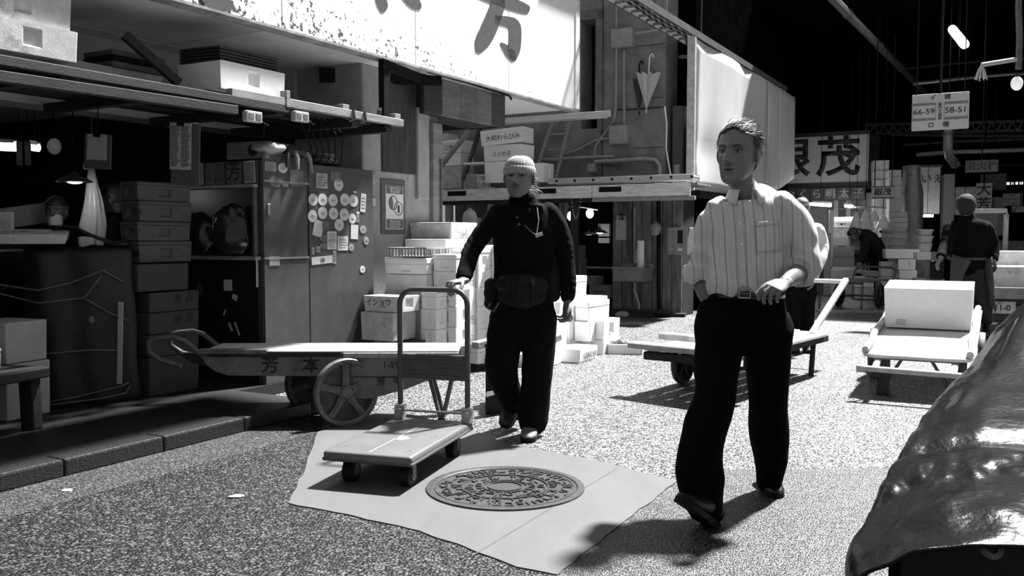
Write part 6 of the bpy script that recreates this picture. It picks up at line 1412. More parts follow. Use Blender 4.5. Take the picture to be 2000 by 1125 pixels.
# ================================================================== PEOPLE
def crv(pts, n):
    out = []
    for i in range(len(pts) - 1):
        p0 = pts[max(i - 1, 0)]; p1 = pts[i]; p2 = pts[i + 1]; p3 = pts[min(i + 2, len(pts) - 1)]
        for k in range(n):
            t = k / n; out.append(tuple(.5 * (2 * p1[j] + (p2[j] - p0[j]) * t + (2 * p0[j] - 5 * p1[j] + 4 * p2[j] - p3[j]) * t * t + (-p0[j] + 3 * p1[j] - 3 * p2[j] + p3[j]) * t ** 3) for j in range(len(p1))))
    out.append(tuple(pts[-1])); return out
def limb(mb, pts, side=XA, n=20, sub=6, cap=True):
    """pts: (Vector, half width, half depth); smooth elliptical sweep with rounded ends"""
    q = crv([(p.x, p.y, p.z, a, b) for p, a, b in pts], sub)
    if cap:
        a0, a1 = q[0], q[-1]; d0 = (V(q[0][:3]) - V(q[1][:3])).normalized(); d1 = (V(q[-1][:3]) - V(q[-2][:3])).normalized()
        pre = []; post = []
        for f, s in ((.9, .45), (.55, .83)): pre.append(tuple(V(a0[:3]) + d0 * min(a0[3], a0[4]) * f) + (a0[3] * s, a0[4] * s))
        for f, s in ((.55, .83), (.9, .45)): post.append(tuple(V(a1[:3]) + d1 * min(a1[3], a1[4]) * f) + (a1[3] * s, a1[4] * s))
        q = pre + q + post
    rings = []; sd = V(side).normalized()
    for i, e in enumerate(q):
        c = V(e[:3]); t = V(q[min(i + 1, len(q) - 1)][:3]) - V(q[max(i - 1, 0)][:3]); t.normalize()
        s = sd - t * sd.dot(t)
        if s.length < .2: s = t.orthogonal()
        s.normalize(); o = t.cross(s)
        rings.append([c + s * (e[3] * math.cos(a)) + o * (e[4] * math.sin(a)) for a in [2 * PI * k / n for k in range(n)]])
    mb.loft(rings)
def voxel(mb, name, m, parent, size, smooth_it=3, fold=None):
    me = bpy.data.meshes.new(name); me.from_pydata(mb.v, [], mb.f)
    bm = bmesh.new(); bm.from_mesh(me); bmesh.ops.recalc_face_normals(bm, faces=bm.faces); bm.to_mesh(me); bm.free()
    o = bpy.data.objects.new(name, me); COL.objects.link(o)
    r = o.modifiers.new('r', 'REMESH'); r.mode = 'VOXEL'; r.voxel_size = size; r.use_smooth_shade = True
    s = o.modifiers.new('s', 'SMOOTH'); s.iterations = smooth_it; s.factor = .5
    dg = bpy.context.evaluated_depsgraph_get(); dg.update(); me2 = bpy.data.meshes.new_from_object(o.evaluated_get(dg))
    COL.objects.unlink(o); bpy.data.objects.remove(o); bpy.data.meshes.remove(me)
    if fold:
        ns = [v.normal.copy() for v in me2.vertices]
        for v, n_ in zip(me2.vertices, ns): v.co += n_ * fold(v.co)
    for p in me2.polygons: p.use_smooth = True
    me2.name = name; me2.materials.clear(); me2.materials.append(m)
    o = bpy.data.objects.new(name, me2); COL.objects.link(o); o.parent = parent
    return o
def folds(amp, sc=9.0, sy=1.0, seed=0.0):
    def f(p):
        q = V((p.x * sc, p.y * sc, p.z * sc * sy + seed)); a = noise.noise(q + V((seed, 0, 0)))
        w_ = noise.noise(q * .5 + V((3, seed, 1)))
        return amp * ((1 - 2.2 * abs(a)) * .7 + w_ * .9)
    return f
HEADP = [(-.118, .020, -.058, .018), (-.108, .036, -.046, .036), (-.092, .048, -.032, .054), (-.07, .056, -.016, .074), (-.04, .064, -.002, .090), (-.01, .069, .006, .097), (.02, .072, .010, .100), (.045, .073, .011, .099), (.07, .069, .012, .092), (.092, .058, .013, .077), (.108, .042, .013, .055), (.117, .024, .013, .032), (.120, .006, .013, .008)]
def gz(x, c, s): return math.exp(-((x - c) / s) ** 2)
def head_mesh(mb, M, scale=1.0, nose=1.0, n=56, wx=1.0):
    """head in its own frame (face towards -y, chin at z = -.118), mapped by matrix M"""
    prof = crv(HEADP, 6); rings = []; L = []
    for z, w_, c, d in prof:
        ring = []; w_ *= wx
        for k in range(n):
            a = 2 * PI * k / n; cx, sy = math.cos(a), math.sin(a); e = .88
            x = w_ * math.copysign(abs(cx) ** e, cx); y = c + d * math.copysign(abs(sy) ** e, sy)
            if sy < 0:
                f = -sy
                ax_ = abs(x)
                dy = 0
                nw = .010 + .006 * smoothstep(.02, -.03, z)
                if z > -.045: dy += nose * gz(x, 0, nw) * (.008 + .030 * smoothstep(.035, -.028, z)) * smoothstep(-.046, -.032, z) * smoothstep(.06, .03, z)
                dy += nose * .011 * gz(ax_, .013, .007) * gz(z, -.031, .008)
                dy -= .019 * gz(ax_, .031, .015) * gz(z, .011, .011)
                dy -= .004 * gz(ax_, .026 + .4 * max(0, -.03 - z), .005) * gz(z, -.046, .014)
                dy += .008 * gz(ax_, .030, .022) * gz(z, .031, .008)
                dy += .006 * gz(ax_, .044, .014) * gz(z, -.014, .013)
                dy += .009 * gz(x, 0, .020) * gz(z, -.056, .006) + .009 * gz(x, 0, .017) * gz(z, -.070, .006) - .009 * gz(x, 0, .024) * gz(z, -.0628, .003)
                dy -= .003 * gz(x, 0, .004) * gz(z, -.047, .006) + .004 * gz(x, 0, .02) * gz(z, -.081, .006)
                dy += .008 * gz(x, 0, .016) * gz(z, -.100, .010)
                y -= dy * (f ** .5)
            ring.append(V((x, y, z)) * scale); 
        rings.append([M @ p for p in ring]); L.append(ring)
    mb.loft(rings)
    for s in (-1, 1):
        R = Rm(0, 0, s * .35) @ Rm(.15, 0, 0)
        q = MB().sphere((0, 0, 0), (.010 * scale, .021 * scale, .035 * scale), 14, 10, R)
        mb.add([M @ (V(p) + V((s * .077 * wx, .012, -.006)) * scale) for p in q.v], q.f)
    tmp = MB(); tmp.loft(L); return BVHTree.FromPolygons([V(p) for p in tmp.v], tmp.f)
def hand(mb, w, d, pn, thumb_side, curl=(.3, .4, .3), sc=1.0, thumb=(.3, .35), spread=.03, grip=None):
    """w wrist, d finger direction, pn direction the palm faces, thumb_side +1/-1"""
    d = V(d).normalized(); pn = V(pn); pn = (pn - d * pn.dot(d)).normalized(); s = d.cross(pn).normalized() * thumb_side
    limb(mb, [(w - d * .02, .026 * sc, .020 * sc), (w + d * .015 * sc, .029 * sc, .018 * sc), (w + d * .05 * sc, .040 * sc, .016 * sc), (w + d * .085 * sc, .041 * sc, .013 * sc)], side=s, n=16)
    for i, (off, L, r) in enumerate(((.030, .074, .0092), (.0100, .082, .0096), (-.0105, .076, .0092), (-.0295, .060, .0082))):
        p = w + d * (.088 - .006 * abs(i - 1.2)) * sc + s * off * sc; dr = (d + s * spread * (1.5 - i)).normalized(); ang = 0; pts = [(p - d * .02 * sc, r * sc * 1.05, r * sc)]
        pts.append((p, r * sc * 1.08, r * sc * 1.08)); c_ = curl[i] if isinstance(curl[0], (tuple, list)) else curl
        for seg, k in zip((.44, .32, .24), c_):
            ang += k; v_ = dr * math.cos(ang) + pn * math.sin(ang); p = p + v_ * L * seg * sc; r *= .93; pts.append((p, r * sc, r * sc))
        limb(mb, pts, side=s, n=10, sub=4)
    p = w + d * .022 * sc + s * .024 * sc; v_ = (d * .62 + s * .62 + pn * thumb[0]).normalized(); pts = [(p, .013 * sc, .014 * sc)]
    p = p + v_ * .040 * sc; pts.append((p, .0115 * sc, .0115 * sc)); v2 = (v_ + (d * .8 - s * .5 + pn * .6) * thumb[1]).normalized(); p = p + v2 * .032 * sc; pts.append((p, .0105 * sc, .010 * sc)); p = p + (v2 + (d * .5 - s * .4) * thumb[1]).normalized() * .024 * sc; pts.append((p, .0085 * sc, .0075 * sc))
    limb(mb, pts, side=pn, n=10, sub=4)
def shoe(parent, heel, toe, up, m, sole_m, wd=.047, hgt=.075, name='shoe'):
    d = (toe - heel); L = d.length; d.normalize(); up = (V(up) - d * V(up).dot(d)).normalized(); s = d.cross(up)
    prof = [(-.02, .50, .55), (0.0, .70, .95), (.10, .82, 1.12), (.25, .82, 1.20), (.38, .84, .98), (.55, .96, .72), (.72, 1.0, .58), (.88, .88, .50), (.97, .62, .42), (1.02, .30, .28)]
    rings = []
    for f, w_, h in crv(prof, 3):
        c = heel + d * L * f; ring = []
        for k in range(18):
            a = 2 * PI * k / 18; x = math.cos(a) * wd * w_; y = math.sin(a); y = (y * .5 + .5) ** .8 * hgt * h
            if math.sin(a) < -.6: x *= 1.0
            ring.append(c + s * x + up * (y + .004))
        rings.append(ring)
    o = MB().loft(rings).build(name, m, parent, smooth=True, angle=1.4)
    rings = []
    for f, w_, h in crv(prof, 3):
        c = heel + d * L * f * 1.01; ring = []
        for x, y in ((-1, 0), (1, 0), (1.02, .022), (-1.02, .022)): ring.append(c + s * x * wd * w_ * 1.0 + up * (y - (.010 if f < .3 else 0) * (y < .01)))
        rings.append(ring)
    MB().loft(rings).build('sole', sole_m, o)
    return o
def face_parts(parent, M, bvh, sc, eye_w=.0125, open_=.0042, brow=True, mouth='closed', look=0.0, browm=None):
    def hit(x, z):
        h = bvh.ray_cast(V((x * sc, -.5, z * sc)), V((0, 1, 0))); return h[0] if h[0] else V((x * sc, -.09 * sc, z * sc))
    skd = mat('lid line', .03, .6); scl = mat('sclera', .30, .3, .05, 20); iris = mat('iris', .008, .2)
    for s in (-1, 1):
        c = hit(s * .031, .008) + V((0, .0015, 0)); R = Rm(0, s * -.08, s * .28)
        e = MB().add([M @ (c + V(p)) for p in MB().sphere((0, 0, 0), (eye_w * sc, .005 * sc, open_ * sc), 14, 8, R).v], MB().sphere((0, 0, 0), 1).f if False else MB().sphere((0, 0, 0), (1, 1, 1), 14, 8).f).build('eye', scl, parent, smooth=True)
        q = MB().sphere((look * sc, -.0030 * sc, 0), (.0052 * sc, .0035 * sc, open_ * sc * .98), 12, 8); MB().add([M @ (c + V(p)) for p in q.v], q.f).build('iris', iris, e, smooth=True)
        pts = [M @ (hit(s * (.031 + eye_w * 1.15 * t), .0105 + .0028 * (1 - t * t)) + V((0, -.001, 0))) for t in (-1, -.5, 0, .5, 1)]; MB().tube(pts, [.001 * sc, .0016 * sc, .0018 * sc, .0016 * sc, .001 * sc], 6).build('eyelid', skd, e, smooth=True)
        if brow:
            pts = [M @ (hit(s * x, z) + V((0, -.001, 0))) for x, z in ((.014, .026), (.022, .030), (.034, .0325), (.045, .029))]; MB().tube(pts, [.0026 * sc, .0046 * sc, .0044 * sc, .0018 * sc], 6).build('eyebrow', browm or skd, parent, smooth=True)
    z0 = -.0628
    pts = [M @ (hit(x, z0 + .0006 * abs(x) * 100) + V((0, .0005, 0))) for x in (-.022, -.012, 0, .012, .022)]
    rr = .0014 if mouth == 'closed' else .0032
    MB().tube(pts, [.0008 * sc, rr * sc, rr * 1.1 * sc, rr * sc, .0008 * sc], 6).build('mouth_line', mat('mouth dark', .012, .6), parent, smooth=True)
    for dz, g_ in ((.005, 0), (-.0055, 0)):
        pts = [M @ (hit(x, z0 + dz * (1 - .25 * abs(x) / .02)) + V((0, .0012, 0))) for x in (-.019, -.009, 0, .009, .019)]; MB().tube(pts, [.001 * sc, .0026 * sc, .0028 * sc, .0026 * sc, .001 * sc], 6).build('lip', mat('lip', .06, .5), parent, smooth=True)
    for s in (-1, 1):
        c = hit(s * .0075, -.0385); q = MB().sphere((0, 0, 0), (.0035 * sc, .003 * sc, .002 * sc), 8, 6); MB().add([M @ (c + V(p)) for p in q.v], q.f).build('nostril', skd, parent)
def hair_cap(parent, M, sc, line, thick, m, name='hair', seed=0, n=48, lump=.004):
    prof = crv(HEADP, 4); mb = MB(); P = []
    for z, w_, c, d in prof:
        row = []
        for k in range(n):
            a = 2 * PI * k / n; q = V((w_ * math.cos(a), c + d * math.sin(a), z)); g_ = V((q.x, q.y - .012, q.z - .01)).normalized()
            row.append(M @ ((q + g_ * (thick + lump * noise.noise(q * 40 + V((seed, 0, 0))))) * sc))
        P.append((z, row, [V((w_ * math.cos(2 * PI * k / n), c + d * math.sin(2 * PI * k / n), z)) for k in range(n)]))
    vs = [p for _, r, _ in P for p in r]; fs = []
    for i in range(len(P) - 1):
        for k in range(n):
            k2 = (k + 1) % n; q = P[i][2][k]
            if line(q): fs.append((i * n + k, i * n + k2, (i + 1) * n + k2, (i + 1) * n + k))
    mb.add(vs, fs)
    me = bpy.data.meshes.new(name); me.from_pydata(mb.v, [], mb.f); bm = bmesh.new(); bm.from_mesh(me); bmesh.ops.delete(bm, geom=[v for v in bm.verts if not v.link_faces], context='VERTS'); bm.to_mesh(me); bm.free()
    for p in me.polygons: p.use_smooth = True
    o = link(name, me, m, parent); solid(o, thick * .9, -1); return o
def hmat(center, yaw, pitch=0, roll=0): return Matrix.Translation(center) @ (Rm(0, 0, yaw) @ Rm(0, roll, 0) @ Rm(pitch, 0, 0)).to_4x4()
skin = mat('skin', .135, .5, .10, 14, .05, 90); skin_l = mat('skin pale', .24, .5, .1, 14, .05, 90)
blackcloth = mat('black cloth', .0045, .9, .35, 30, .15, 220, spec=.08); trouser = mat('black trousers', .003, .9, .3, 30, .1, 220, spec=.06); leather = mat('black leather', .012, .25, .3, 20, .1, 60)
def bvh_of(o): me = o.data; return BVHTree.FromPolygons([v.co.copy() for v in me.vertices], [tuple(p.vertices) for p in me.polygons])

# ------------------------------------------------------------------ the man in the striped shirt
R1 = onz(1440, 985, 0); R1 = V((R1.x, R1.y, 0))
def J(px, py, Y, R=R1): return ony(px, py, Y) - R
M1 = thing('person', 'person in a pale striped shirt and black trousers striding past with one hand swinging', 'person', R1)
sd1 = V((.97, -.22, 0))
hc = J(1441, 302, 3.95); HM = hmat(hc, -.62, .02, .03); hs = 1.09
body = MB(); bv = head_mesh(body, HM, hs, 1.15)
limb(body, [(hc + V((.0, .03, -.07)), .056, .058), (J(1452, 366, 3.98), .056, .058), (J(1460, 392, 4.0), .07, .065), (J(1462, 425, 4.0), .10, .08), (J(1462, 500, 4.0), .12, .08), (J(1460, 590, 4.0), .13, .09), (J(1458, 650, 4.0), .12, .08)], sd1)
limb(body, [(J(1410, 420, 4.04), .036, .036), (J(1378, 470, 4.06), .036, .036), (J(1367, 535, 4.08), .036, .036), (J(1372, 562, 4.06), .036, .033), (J(1386, 596, 4.04), .028, .026), (J(1398, 630, 4.02), .03, .02), (J(1405, 655, 4.02), .03, .02)])
el, wr = J(1566, 528, 3.93), J(1532, 552, 3.71)
limb(body, [(J(1540, 410, 3.93), .045, .045), (J(1562, 465, 3.93), .042, .042), (el, .040, .040), (el.lerp(wr, .35), .043, .040), (el.lerp(wr, .75), .031, .028), (wr, .026, .022)], V((0, .3, 1)))
dh = (J(1490, 572, 3.60) - wr).normalized()
hand(body, wr, dh, V((-.25, .25, -.95)), -1, ((.45, .8, .5), (.6, .95, .6), (.7, 1.0, .6), (.8, 1.0, .6)), 1.04, (.5, .6), .07)
for pts in (((1412, 630, 4.0), (1400, 710, 3.93), (1392, 790, 3.83), (1374, 880, 3.77), (1375, 985, 3.72)), ((1500, 630, 4.02), (1497, 710, 4.05), (1500, 790, 4.08), (1503, 870, 4.15), (1498, 938, 4.21))):
    limb(body, [(J(*p), r, r) for p, r in zip(pts, (.075, .07, .052, .048, .036))])
ob = voxel(body, 'body', skin, M1, .0030, 1)
face_parts(M1, HM, bv, hs, .0125, .0048, True, 'open', -.002)
# hair: thin on top, wind-blown at the back
hairm = mat('hair dark', .03, .45, .5, 40)
hl1 = lambda q: (q.z > .082 + .012 * math.cos(q.x * 60) - .10 * max(0, q.y + .03) * (q.y < .05)) or (q.y > -.022 and q.z > .030 and abs(q.x) > .03) or (q.y > .038 and q.z > -.058)
hair_cap(M1, HM, hs, hl1, .009, hairm, 'hair', 3)
mb = MB(); mb2 = MB(); random.seed(11); prof = crv(HEADP, 6); cnt = 0
def surf(a, z):
    for q0, q1 in zip(prof, prof[1:]):
        if q0[0] <= z <= q1[0]:
            f = (z - q0[0]) / max(1e-6, q1[0] - q0[0]); w_, c_, d_ = [q0[k] + (q1[k] - q0[k]) * f for k in (1, 2, 3)]; return V((w_ * math.cos(a), c_ + d_ * math.sin(a), z))
    return None
while cnt < 1500:
    a = random.uniform(0, 2 * PI); z = .119 - .175 * random.random() ** 1.6; q = surf(a, z)
    if q is None or not hl1(q + V((0, .004, 0))): continue
    cnt += 1; nr = V((q.x * 1.4, q.y - .012, (q.z - .02) * 1.2)).normalized()
    fl = V((.45 + .3 * noise.noise(q * 30), 1.0, .05 if q.z > .08 else -.55)); 
    if q.z < .03: fl = V((.1, .5, -1))
    fl = (fl - nr * fl.dot(nr)).normalized(); l = random.uniform(.028, .06); lift = random.uniform(.002, .008); fly = random.random() < .09
    if fly: lift += random.uniform(.004, .016); l *= 1.2
    pts = []
    for k in range(5):
        t_ = k / 4; p = q + nr * (.007 + lift * math.sin(t_ * 1.9)) + fl * l * t_; p = p - nr * (l * t_) ** 2 * (3.0 if fly else 6.0); pts.append(HM @ (p * hs))
    (mb if random.random() < .55 else mb2).tube(pts, [.0011, .0011, .001, .0008, .0003], 3)
o = mb.build('hair_strands', mat('hair grey', .10, .45, .6, 60), M1); o['kind'] = 'stuff'
o = mb2.build('hair_strands', mat('hair strand dark', .02, .4, .5, 60), M1); o['kind'] = 'stuff'
# shirt
def striped():
    m = mat('striped shirt', .52, .8, .05, 8, .08, 160); nt = m.node_tree; N = nt.nodes; K = nt.links; b = N['Principled BSDF']; src = b.inputs['Base Color'].links[0].from_socket
    tc = N.new('ShaderNodeTexCoord'); sx = N.new('ShaderNodeSeparateXYZ'); K.new(tc.outputs['Object'], sx.inputs[0])
    def mt(op, a, b_):
        n = N.new('ShaderNodeMath'); n.operation = op
        for i, q in enumerate((a, b_)):
            if isinstance(q, (int, float)): n.inputs[i].default_value = q
            else: K.new(q, n.inputs[i])
        return n.outputs[0]
    x = mt('ADD', mt('MULTIPLY', sx.outputs['X'], 25), mt('MULTIPLY', sx.outputs['Z'], 1.2)); f = mt('FRACT', x, 0.0); c = mt('LESS_THAN', f, .11)
    f2 = mt('FRACT', mt('ADD', mt('MULTIPLY', x, 1.0), .5), 0.0); c2 = mt('MULTIPLY', mt('LESS_THAN', f2, .06), .25)
    tot = mt('MAXIMUM', mt('MULTIPLY', c, .62), c2)
    mx = N.new('ShaderNodeMix'); mx.data_type = 'RGBA'; K.new(tot, mx.inputs['Factor']); K.new(src, mx.inputs['A']); mx.inputs['B'].default_value = (.13, .13, .13, 1); K.new(mx.outputs['Result'], b.inputs['Base Color'])
    b.inputs['Subsurface Weight'].default_value = 0
    return m
shm = striped(); sh = MB()
limb(sh, [(J(1459, 377, 3.99), .064, .060), (J(1463, 386, 4.0), .120, .078), (J(1464, 403, 4.0), .170, .100), (J(1463, 445, 4.0), .180, .122), (J(1462, 490, 4.0), .170, .124), (J(1460, 530, 4.0), .166, .122), (J(1458, 555, 4.0), .170, .124), (J(1458, 569, 4.0), .155, .112)], sd1, 32)
limb(sh, [(J(1406, 407, 4.03), .052, .060), (J(1386, 440, 4.05), .056, .062), (J(1373, 495, 4.08), .052, .056), (J(1366, 530, 4.08), .056, .056)], XA)
limb(sh, [(J(1366, 519, 4.08), .066, .066), (J(1366, 546, 4.08), .067, .067)], XA, sub=3, cap=False)
limb(sh, [(J(1525, 397, 3.95), .056, .066), (J(1553, 435, 3.94), .064, .068), (J(1568, 490, 3.94), .068, .072), (J(1566, 525, 3.925), .066, .066)], XA)
limb(sh, [(J(1572, 520, 3.95), .07, .068), (el.lerp(wr, .20) + V((0, 0, .005)), .066, .062)], V((0, .3, 1)), sub=3, cap=False)
def shf(p):
    f = folds(.0100, 8.5, .8, 2)(p); waist = math.exp(-((p.z - .99) / .09) ** 2)
    return f * (.55 + .9 * waist) + .006 * waist * math.sin(p.x * 55 + 6 * noise.noise(p * 5)) + .004 * math.sin((p.x + p.z) * 42 + 5 * noise.noise(p * 6)) * smoothstep(.1, .2, abs(p.x - .05))
shirt = voxel(sh, 'shirt', shm, M1, .006, 3, shf); bs = bvh_of(shirt)
def decal(bv_, R, name, poly, m, parent, off=.004, nx=8, ny=8, th=.003):
    """patch of cloth following a garment: quad given as four pixels (tl, tr, br, bl)"""
    rows = []
    for i in range(ny + 1):
        row = []
        for k in range(nx + 1):
            a = V(poly[0]).lerp(V(poly[3]), i / ny); b = V(poly[1]).lerp(V(poly[2]), i / ny); p = a.lerp(b, k / nx); d = ray(p.x, p.y).normalized(); h = bv_.ray_cast(O - R, d)
            if h[0] is None: h = (V(row[-1]) if row else (rows[-1][0] if rows else O - R + d * 4), None)
            row.append(h[0] - d * off if row is not None else None)
        rows.append(row)
    return solid(MB().grid(rows).build(name, m, parent, smooth=True), th)
v2 = lambda *a: [V((x, y)) for x, y in a]
decal(bs, R1, 'placket', v2((1437, 390), (1448, 390), (1459, 561), (1445, 561)), shm, M1, .004, 3, 24)
decal(bs, R1, 'chest_pocket', v2((1474, 437), (1522, 432), (1525, 490), (1478, 494)), shm, M1, .005, 8, 8)
decal(bs, R1, 'pocket_hem', v2((1474, 434), (1522, 429), (1522, 438), (1474, 443)), shm, M1, .0075, 8, 2)
for x, y in ((1443, 397), (1445, 437), (1448, 477), (1450, 519)):
    d = ray(x, y).normalized(); h = bs.ray_cast(O - R1, d)
    if h[0]: MB().lathe([(.001, 0), (.0055, 0), (.0055, .002), (.003, .0025), (.001, .002)], 12, h[0] - d * .0085, Matrix.Rotation(PI / 2, 3, 'X')).build('button', white_pl, M1, smooth=True)
# collar
nk = J(1459, 376, 3.985); rows = []
for i in range(25):
    f = i / 24; a = math.radians(-90 + 26 + (360 - 52) * f) ; dr = sd1 * math.cos(a) + V((sd1.y * -1, sd1.x, 0)) * math.sin(a); e = abs(f - .5) * 2; back = 1 - e
    top = nk + dr * .066 + V((0, 0, .012 + .030 * back ** .7)); mid = nk + dr * .076 + V((0, 0, .004 + .022 * back)); low = nk + dr * (.084 + .012 * e + .030 * max(0, e - .75) * 4 * .5) + V((0, 0, -.022 - .030 * max(0, e - .6) / .4 - .004))
    inn = nk + dr * .060 + V((0, 0, -.01)); rows.append([inn, top - dr * .004, top, mid, low])
solid(MB().grid(rows).build('collar', mat('collar cloth', .60, .8, .05, 8), M1, smooth=True, angle=1.0), .003)
# belt, buckle, trousers
wc = J(1458, 571, 4.0)
tr = MB()
limb(tr, [(J(1458, 570, 4.0), .150, .112), (J(1457, 590, 4.0), .162, .120), (J(1456, 625, 4.0), .172, .126), (J(1456, 652, 4.0), .13, .11)], sd1, 28)
limb(tr, [(J(1412, 640, 4.0), .105, .110), (J(1402, 705, 3.95), .100, .104), (J(1397, 770, 3.87), .086, .088), (J(1378, 840, 3.80), .088, .088), (J(1367, 900, 3.76), .094, .090), (J(1370, 950, 3.735), .092, .085), (J(1377, 986, 3.72), .078, .075)])
limb(tr, [(J(1500, 640, 4.02), .105, .110), (J(1499, 705, 4.05), .098, .104), (J(1501, 775, 4.08), .084, .088), (J(1503, 840, 4.13), .086, .084), (J(1504, 895, 4.18), .076, .080), (J(1500, 938, 4.21), .062, .068)])
limb(tr, [(J(1386, 606, 4.03), .050, .060), (J(1390, 640, 4.01), .070, .085), (J(1396, 690, 3.98), .070, .085)])
trs = voxel(tr, 'trousers', trouser, M1, .008, 3, folds(.009, 7, .7, 6))
def ring_band(parent, name, c, side, a, b, h, m, th=.006, n=48, start=0, end=2 * PI):
    rows = []; o_ = V((-side.y, side.x, 0))
    for z in (-h / 2, h / 2): rows.append([c + side * a * math.cos(start + (end - start) * k / n) + o_ * b * math.sin(start + (end - start) * k / n) + V((0, 0, z)) for k in range(n + 1)])
    return solid(MB().grid(rows).build(name, m, parent, smooth=True), th)
belt = ring_band(M1, 'belt', J(1458, 574, 4.0), sd1.normalized(), .160, .119, .032, leather)
d = ray(1454, 573); bq = J(1454, 573, 3.875)
bk = MB(); bk.box((0, 0, .019), (.052, .006, .006)).box((0, 0, -.019), (.052, .006, .006)).box((-.024, 0, 0), (.006, .006, .044)).box((.024, 0, 0), (.006, .006, .044)).box((0, 0, 0), (.04, .004, .003))
o = bk.build('buckle', steel, belt, .001); o.location = bq
# watch-side wrist is bare; shoes
shoe(M1, J(1390, 1026, 3.74), J(1327, 982, 3.52), V((.1, -.15, 1)), mat('shoe leather', .006, .5, .3, 20, spec=.15), mat('sole', .008, .7, spec=.2), .050, .092)
bf = onz(1499, 952, 0) - R1; shoe(M1, V((bf.x + .005, bf.y + .09, 0.012)), V((bf.x - .01, bf.y - .19, .006)), ZA, leather, mat('sole', .02), .047, .078)

# ------------------------------------------------------------------ the man in the knit cap with the trolley
R2 = onz(1015, 850, 0); R2 = V((R2.x, R2.y, 0))
def K2(px, py, Y): return ony(px, py, Y) - R2
M2 = thing('person', 'person in a knit cap and black work clothes pulling the platform trolley', 'person', R2)
hc = K2(1014, 348, 5.44); HM = hmat(hc, -.24, -.05, 0); hs = 1.02
body = MB(); bv = head_mesh(body, HM, hs, .95, 56, 1.10)
limb(body, [(hc + V((.0, .03, -.07)), .054, .056), (K2(1017, 390, 5.46), .056, .058), (K2(1020, 405, 5.47), .075, .065), (K2(1024, 430, 5.47), .13, .09), (K2(1025, 500, 5.47), .135, .09), (K2(1022, 570, 5.47), .13, .09), (K2(1020, 620, 5.47), .12, .08)])
gp = PTr.matrix_basis @ V((hx0 * .30 + hx1 * .70, hy, ht)); gw = gp - R2
wr = gw + V((.085, .075, .045)); el = K2(922, 488, 5.33)
limb(body, [(K2(968, 425, 5.44), .046, .046), (K2(945, 458, 5.38), .044, .044), (el, .038, .038), (el.lerp(wr, .5), .036, .034), (wr, .027, .023)])
hand(body, wr, V((-.75, -.62, -.10)), V((-.05, -.10, -1)), 1, ((.75, .8, .5), (.8, .85, .5), (.85, .85, .5), (.9, .85, .5)), 1.0, (.6, .5), .06)
wl = K2(1108, 586, 5.42)
limb(body, [(K2(1083, 425, 5.47), .046, .046), (K2(1098, 460, 5.48), .044, .044), (K2(1107, 505, 5.48), .038, .038), (K2(1110, 548, 5.45), .036, .034), (wl, .026, .023)])
hand(body, wl, V((-.02, -.12, -1)), V((-.75, -.5, 0)), -1, ((.35, .6, .4), (.45, .7, .5), (.5, .75, .5), (.6, .8, .5)), 1.0, (.45, .4))
legs2 = (((990, 612, 5.47), (986, 665, 5.43), (982, 715, 5.40), (992, 760, 5.52), (1003, 800, 5.64)), ((1052, 612, 5.45), (1052, 665, 5.43), (1050, 720, 5.42), (1046, 775, 5.42), (1042, 825, 5.42)))
for pts in legs2: limb(body, [(K2(*p), r, r) for p, r in zip(pts, (.075, .07, .052, .048, .036))])
voxel(body, 'body', skin, M2, .0032, 1)
face_parts(M2, HM, bv, hs, .0120, .0026, True, 'closed')
# moustache and chin beard, knit cap, hair at the nape
def face_hit(x, z): h = bv.ray_cast(V((x * hs, -.5, z * hs)), V((0, 1, 0))); return HM @ (h[0] + V((0, -.001, 0)))
for s in (-1, 1): MB().tube([face_hit(s * x, z) for x, z in ((.002, -.0495), (.010, -.0495), (.017, -.0515), (.022, -.0555))], [.0018, .0022, .002, .001], 6).build('moustache', mat('stubble', .035, .7), M2, smooth=True)
MB().tube([face_hit(x, -.092 - .002 * (1 - abs(x) / .016)) for x in (-.014, -.006, .006, .014)], [.001, .0022, .0022, .001], 6).build('chin_beard', mat('beard', .05, .6), M2, smooth=True)
prof = crv([(.020, .086, .108), (.030, .089, .112), (.048, .090, .113), (.062, .088, .110), (.085, .084, .104), (.108, .070, .088), (.124, .048, .060), (.131, .022, .028), (.133, .004, .005)], 5); knit = mat('knit wool', .26, .9, .25, 60, .6, 260)
rings = [[HM @ V((w_ * (1 + .018 * math.sin(k * PI / 1.5 * 2)) * math.cos(2 * PI * k / 96), .012 + d_ * (1 + .018 * math.sin(k * PI / 1.5 * 2)) * math.sin(2 * PI * k / 96), z + (.006 if math.sin(2 * PI * k / 96) > 0 else 0) - .012 * max(0, math.sin(2 * PI * k / 96)))) for k in range(96)] for z, w_, d_ in prof]
cap_ = MB().loft(rings, caps=True).build('knit_cap', knit, M2, smooth=True, angle=2)
rings = [[HM @ V(((w_ + .003) * (1 + .022 * math.sin(k * PI / 1.5 * 2)) * math.cos(2 * PI * k / 96), .012 + (w_ + .026) * (1 + .022 * math.sin(k * PI / 1.5 * 2)) * math.sin(2 * PI * k / 96), z - .020 * max(0, math.sin(2 * PI * k / 96)))) for k in range(96)] for z, w_ in ((.016, .084), (.018, .090), (.030, .093), (.048, .093), (.060, .091), (.064, .086))]
MB().loft(rings, caps=False).build('turned_cuff', knit, cap_, smooth=True, angle=2)
mb = MB(); random.seed(5)
for k in range(170):
    x = random.uniform(-.07, .085); q = V((x, random.uniform(.03, .10), random.uniform(-.09, .02))); fl = V((.5 + random.uniform(-.3, .6), .4, -.5 + random.uniform(-.3, .5))); l = random.uniform(.03, .07)
    mb.tube([HM @ q, HM @ (q + fl * l * .5), HM @ (q + fl * l + V((0, 0, -l * .3)))], [.0016, .0014, .0005], 3)
o = mb.build('nape_hair', hairm, M2); o['kind'] = 'stuff'
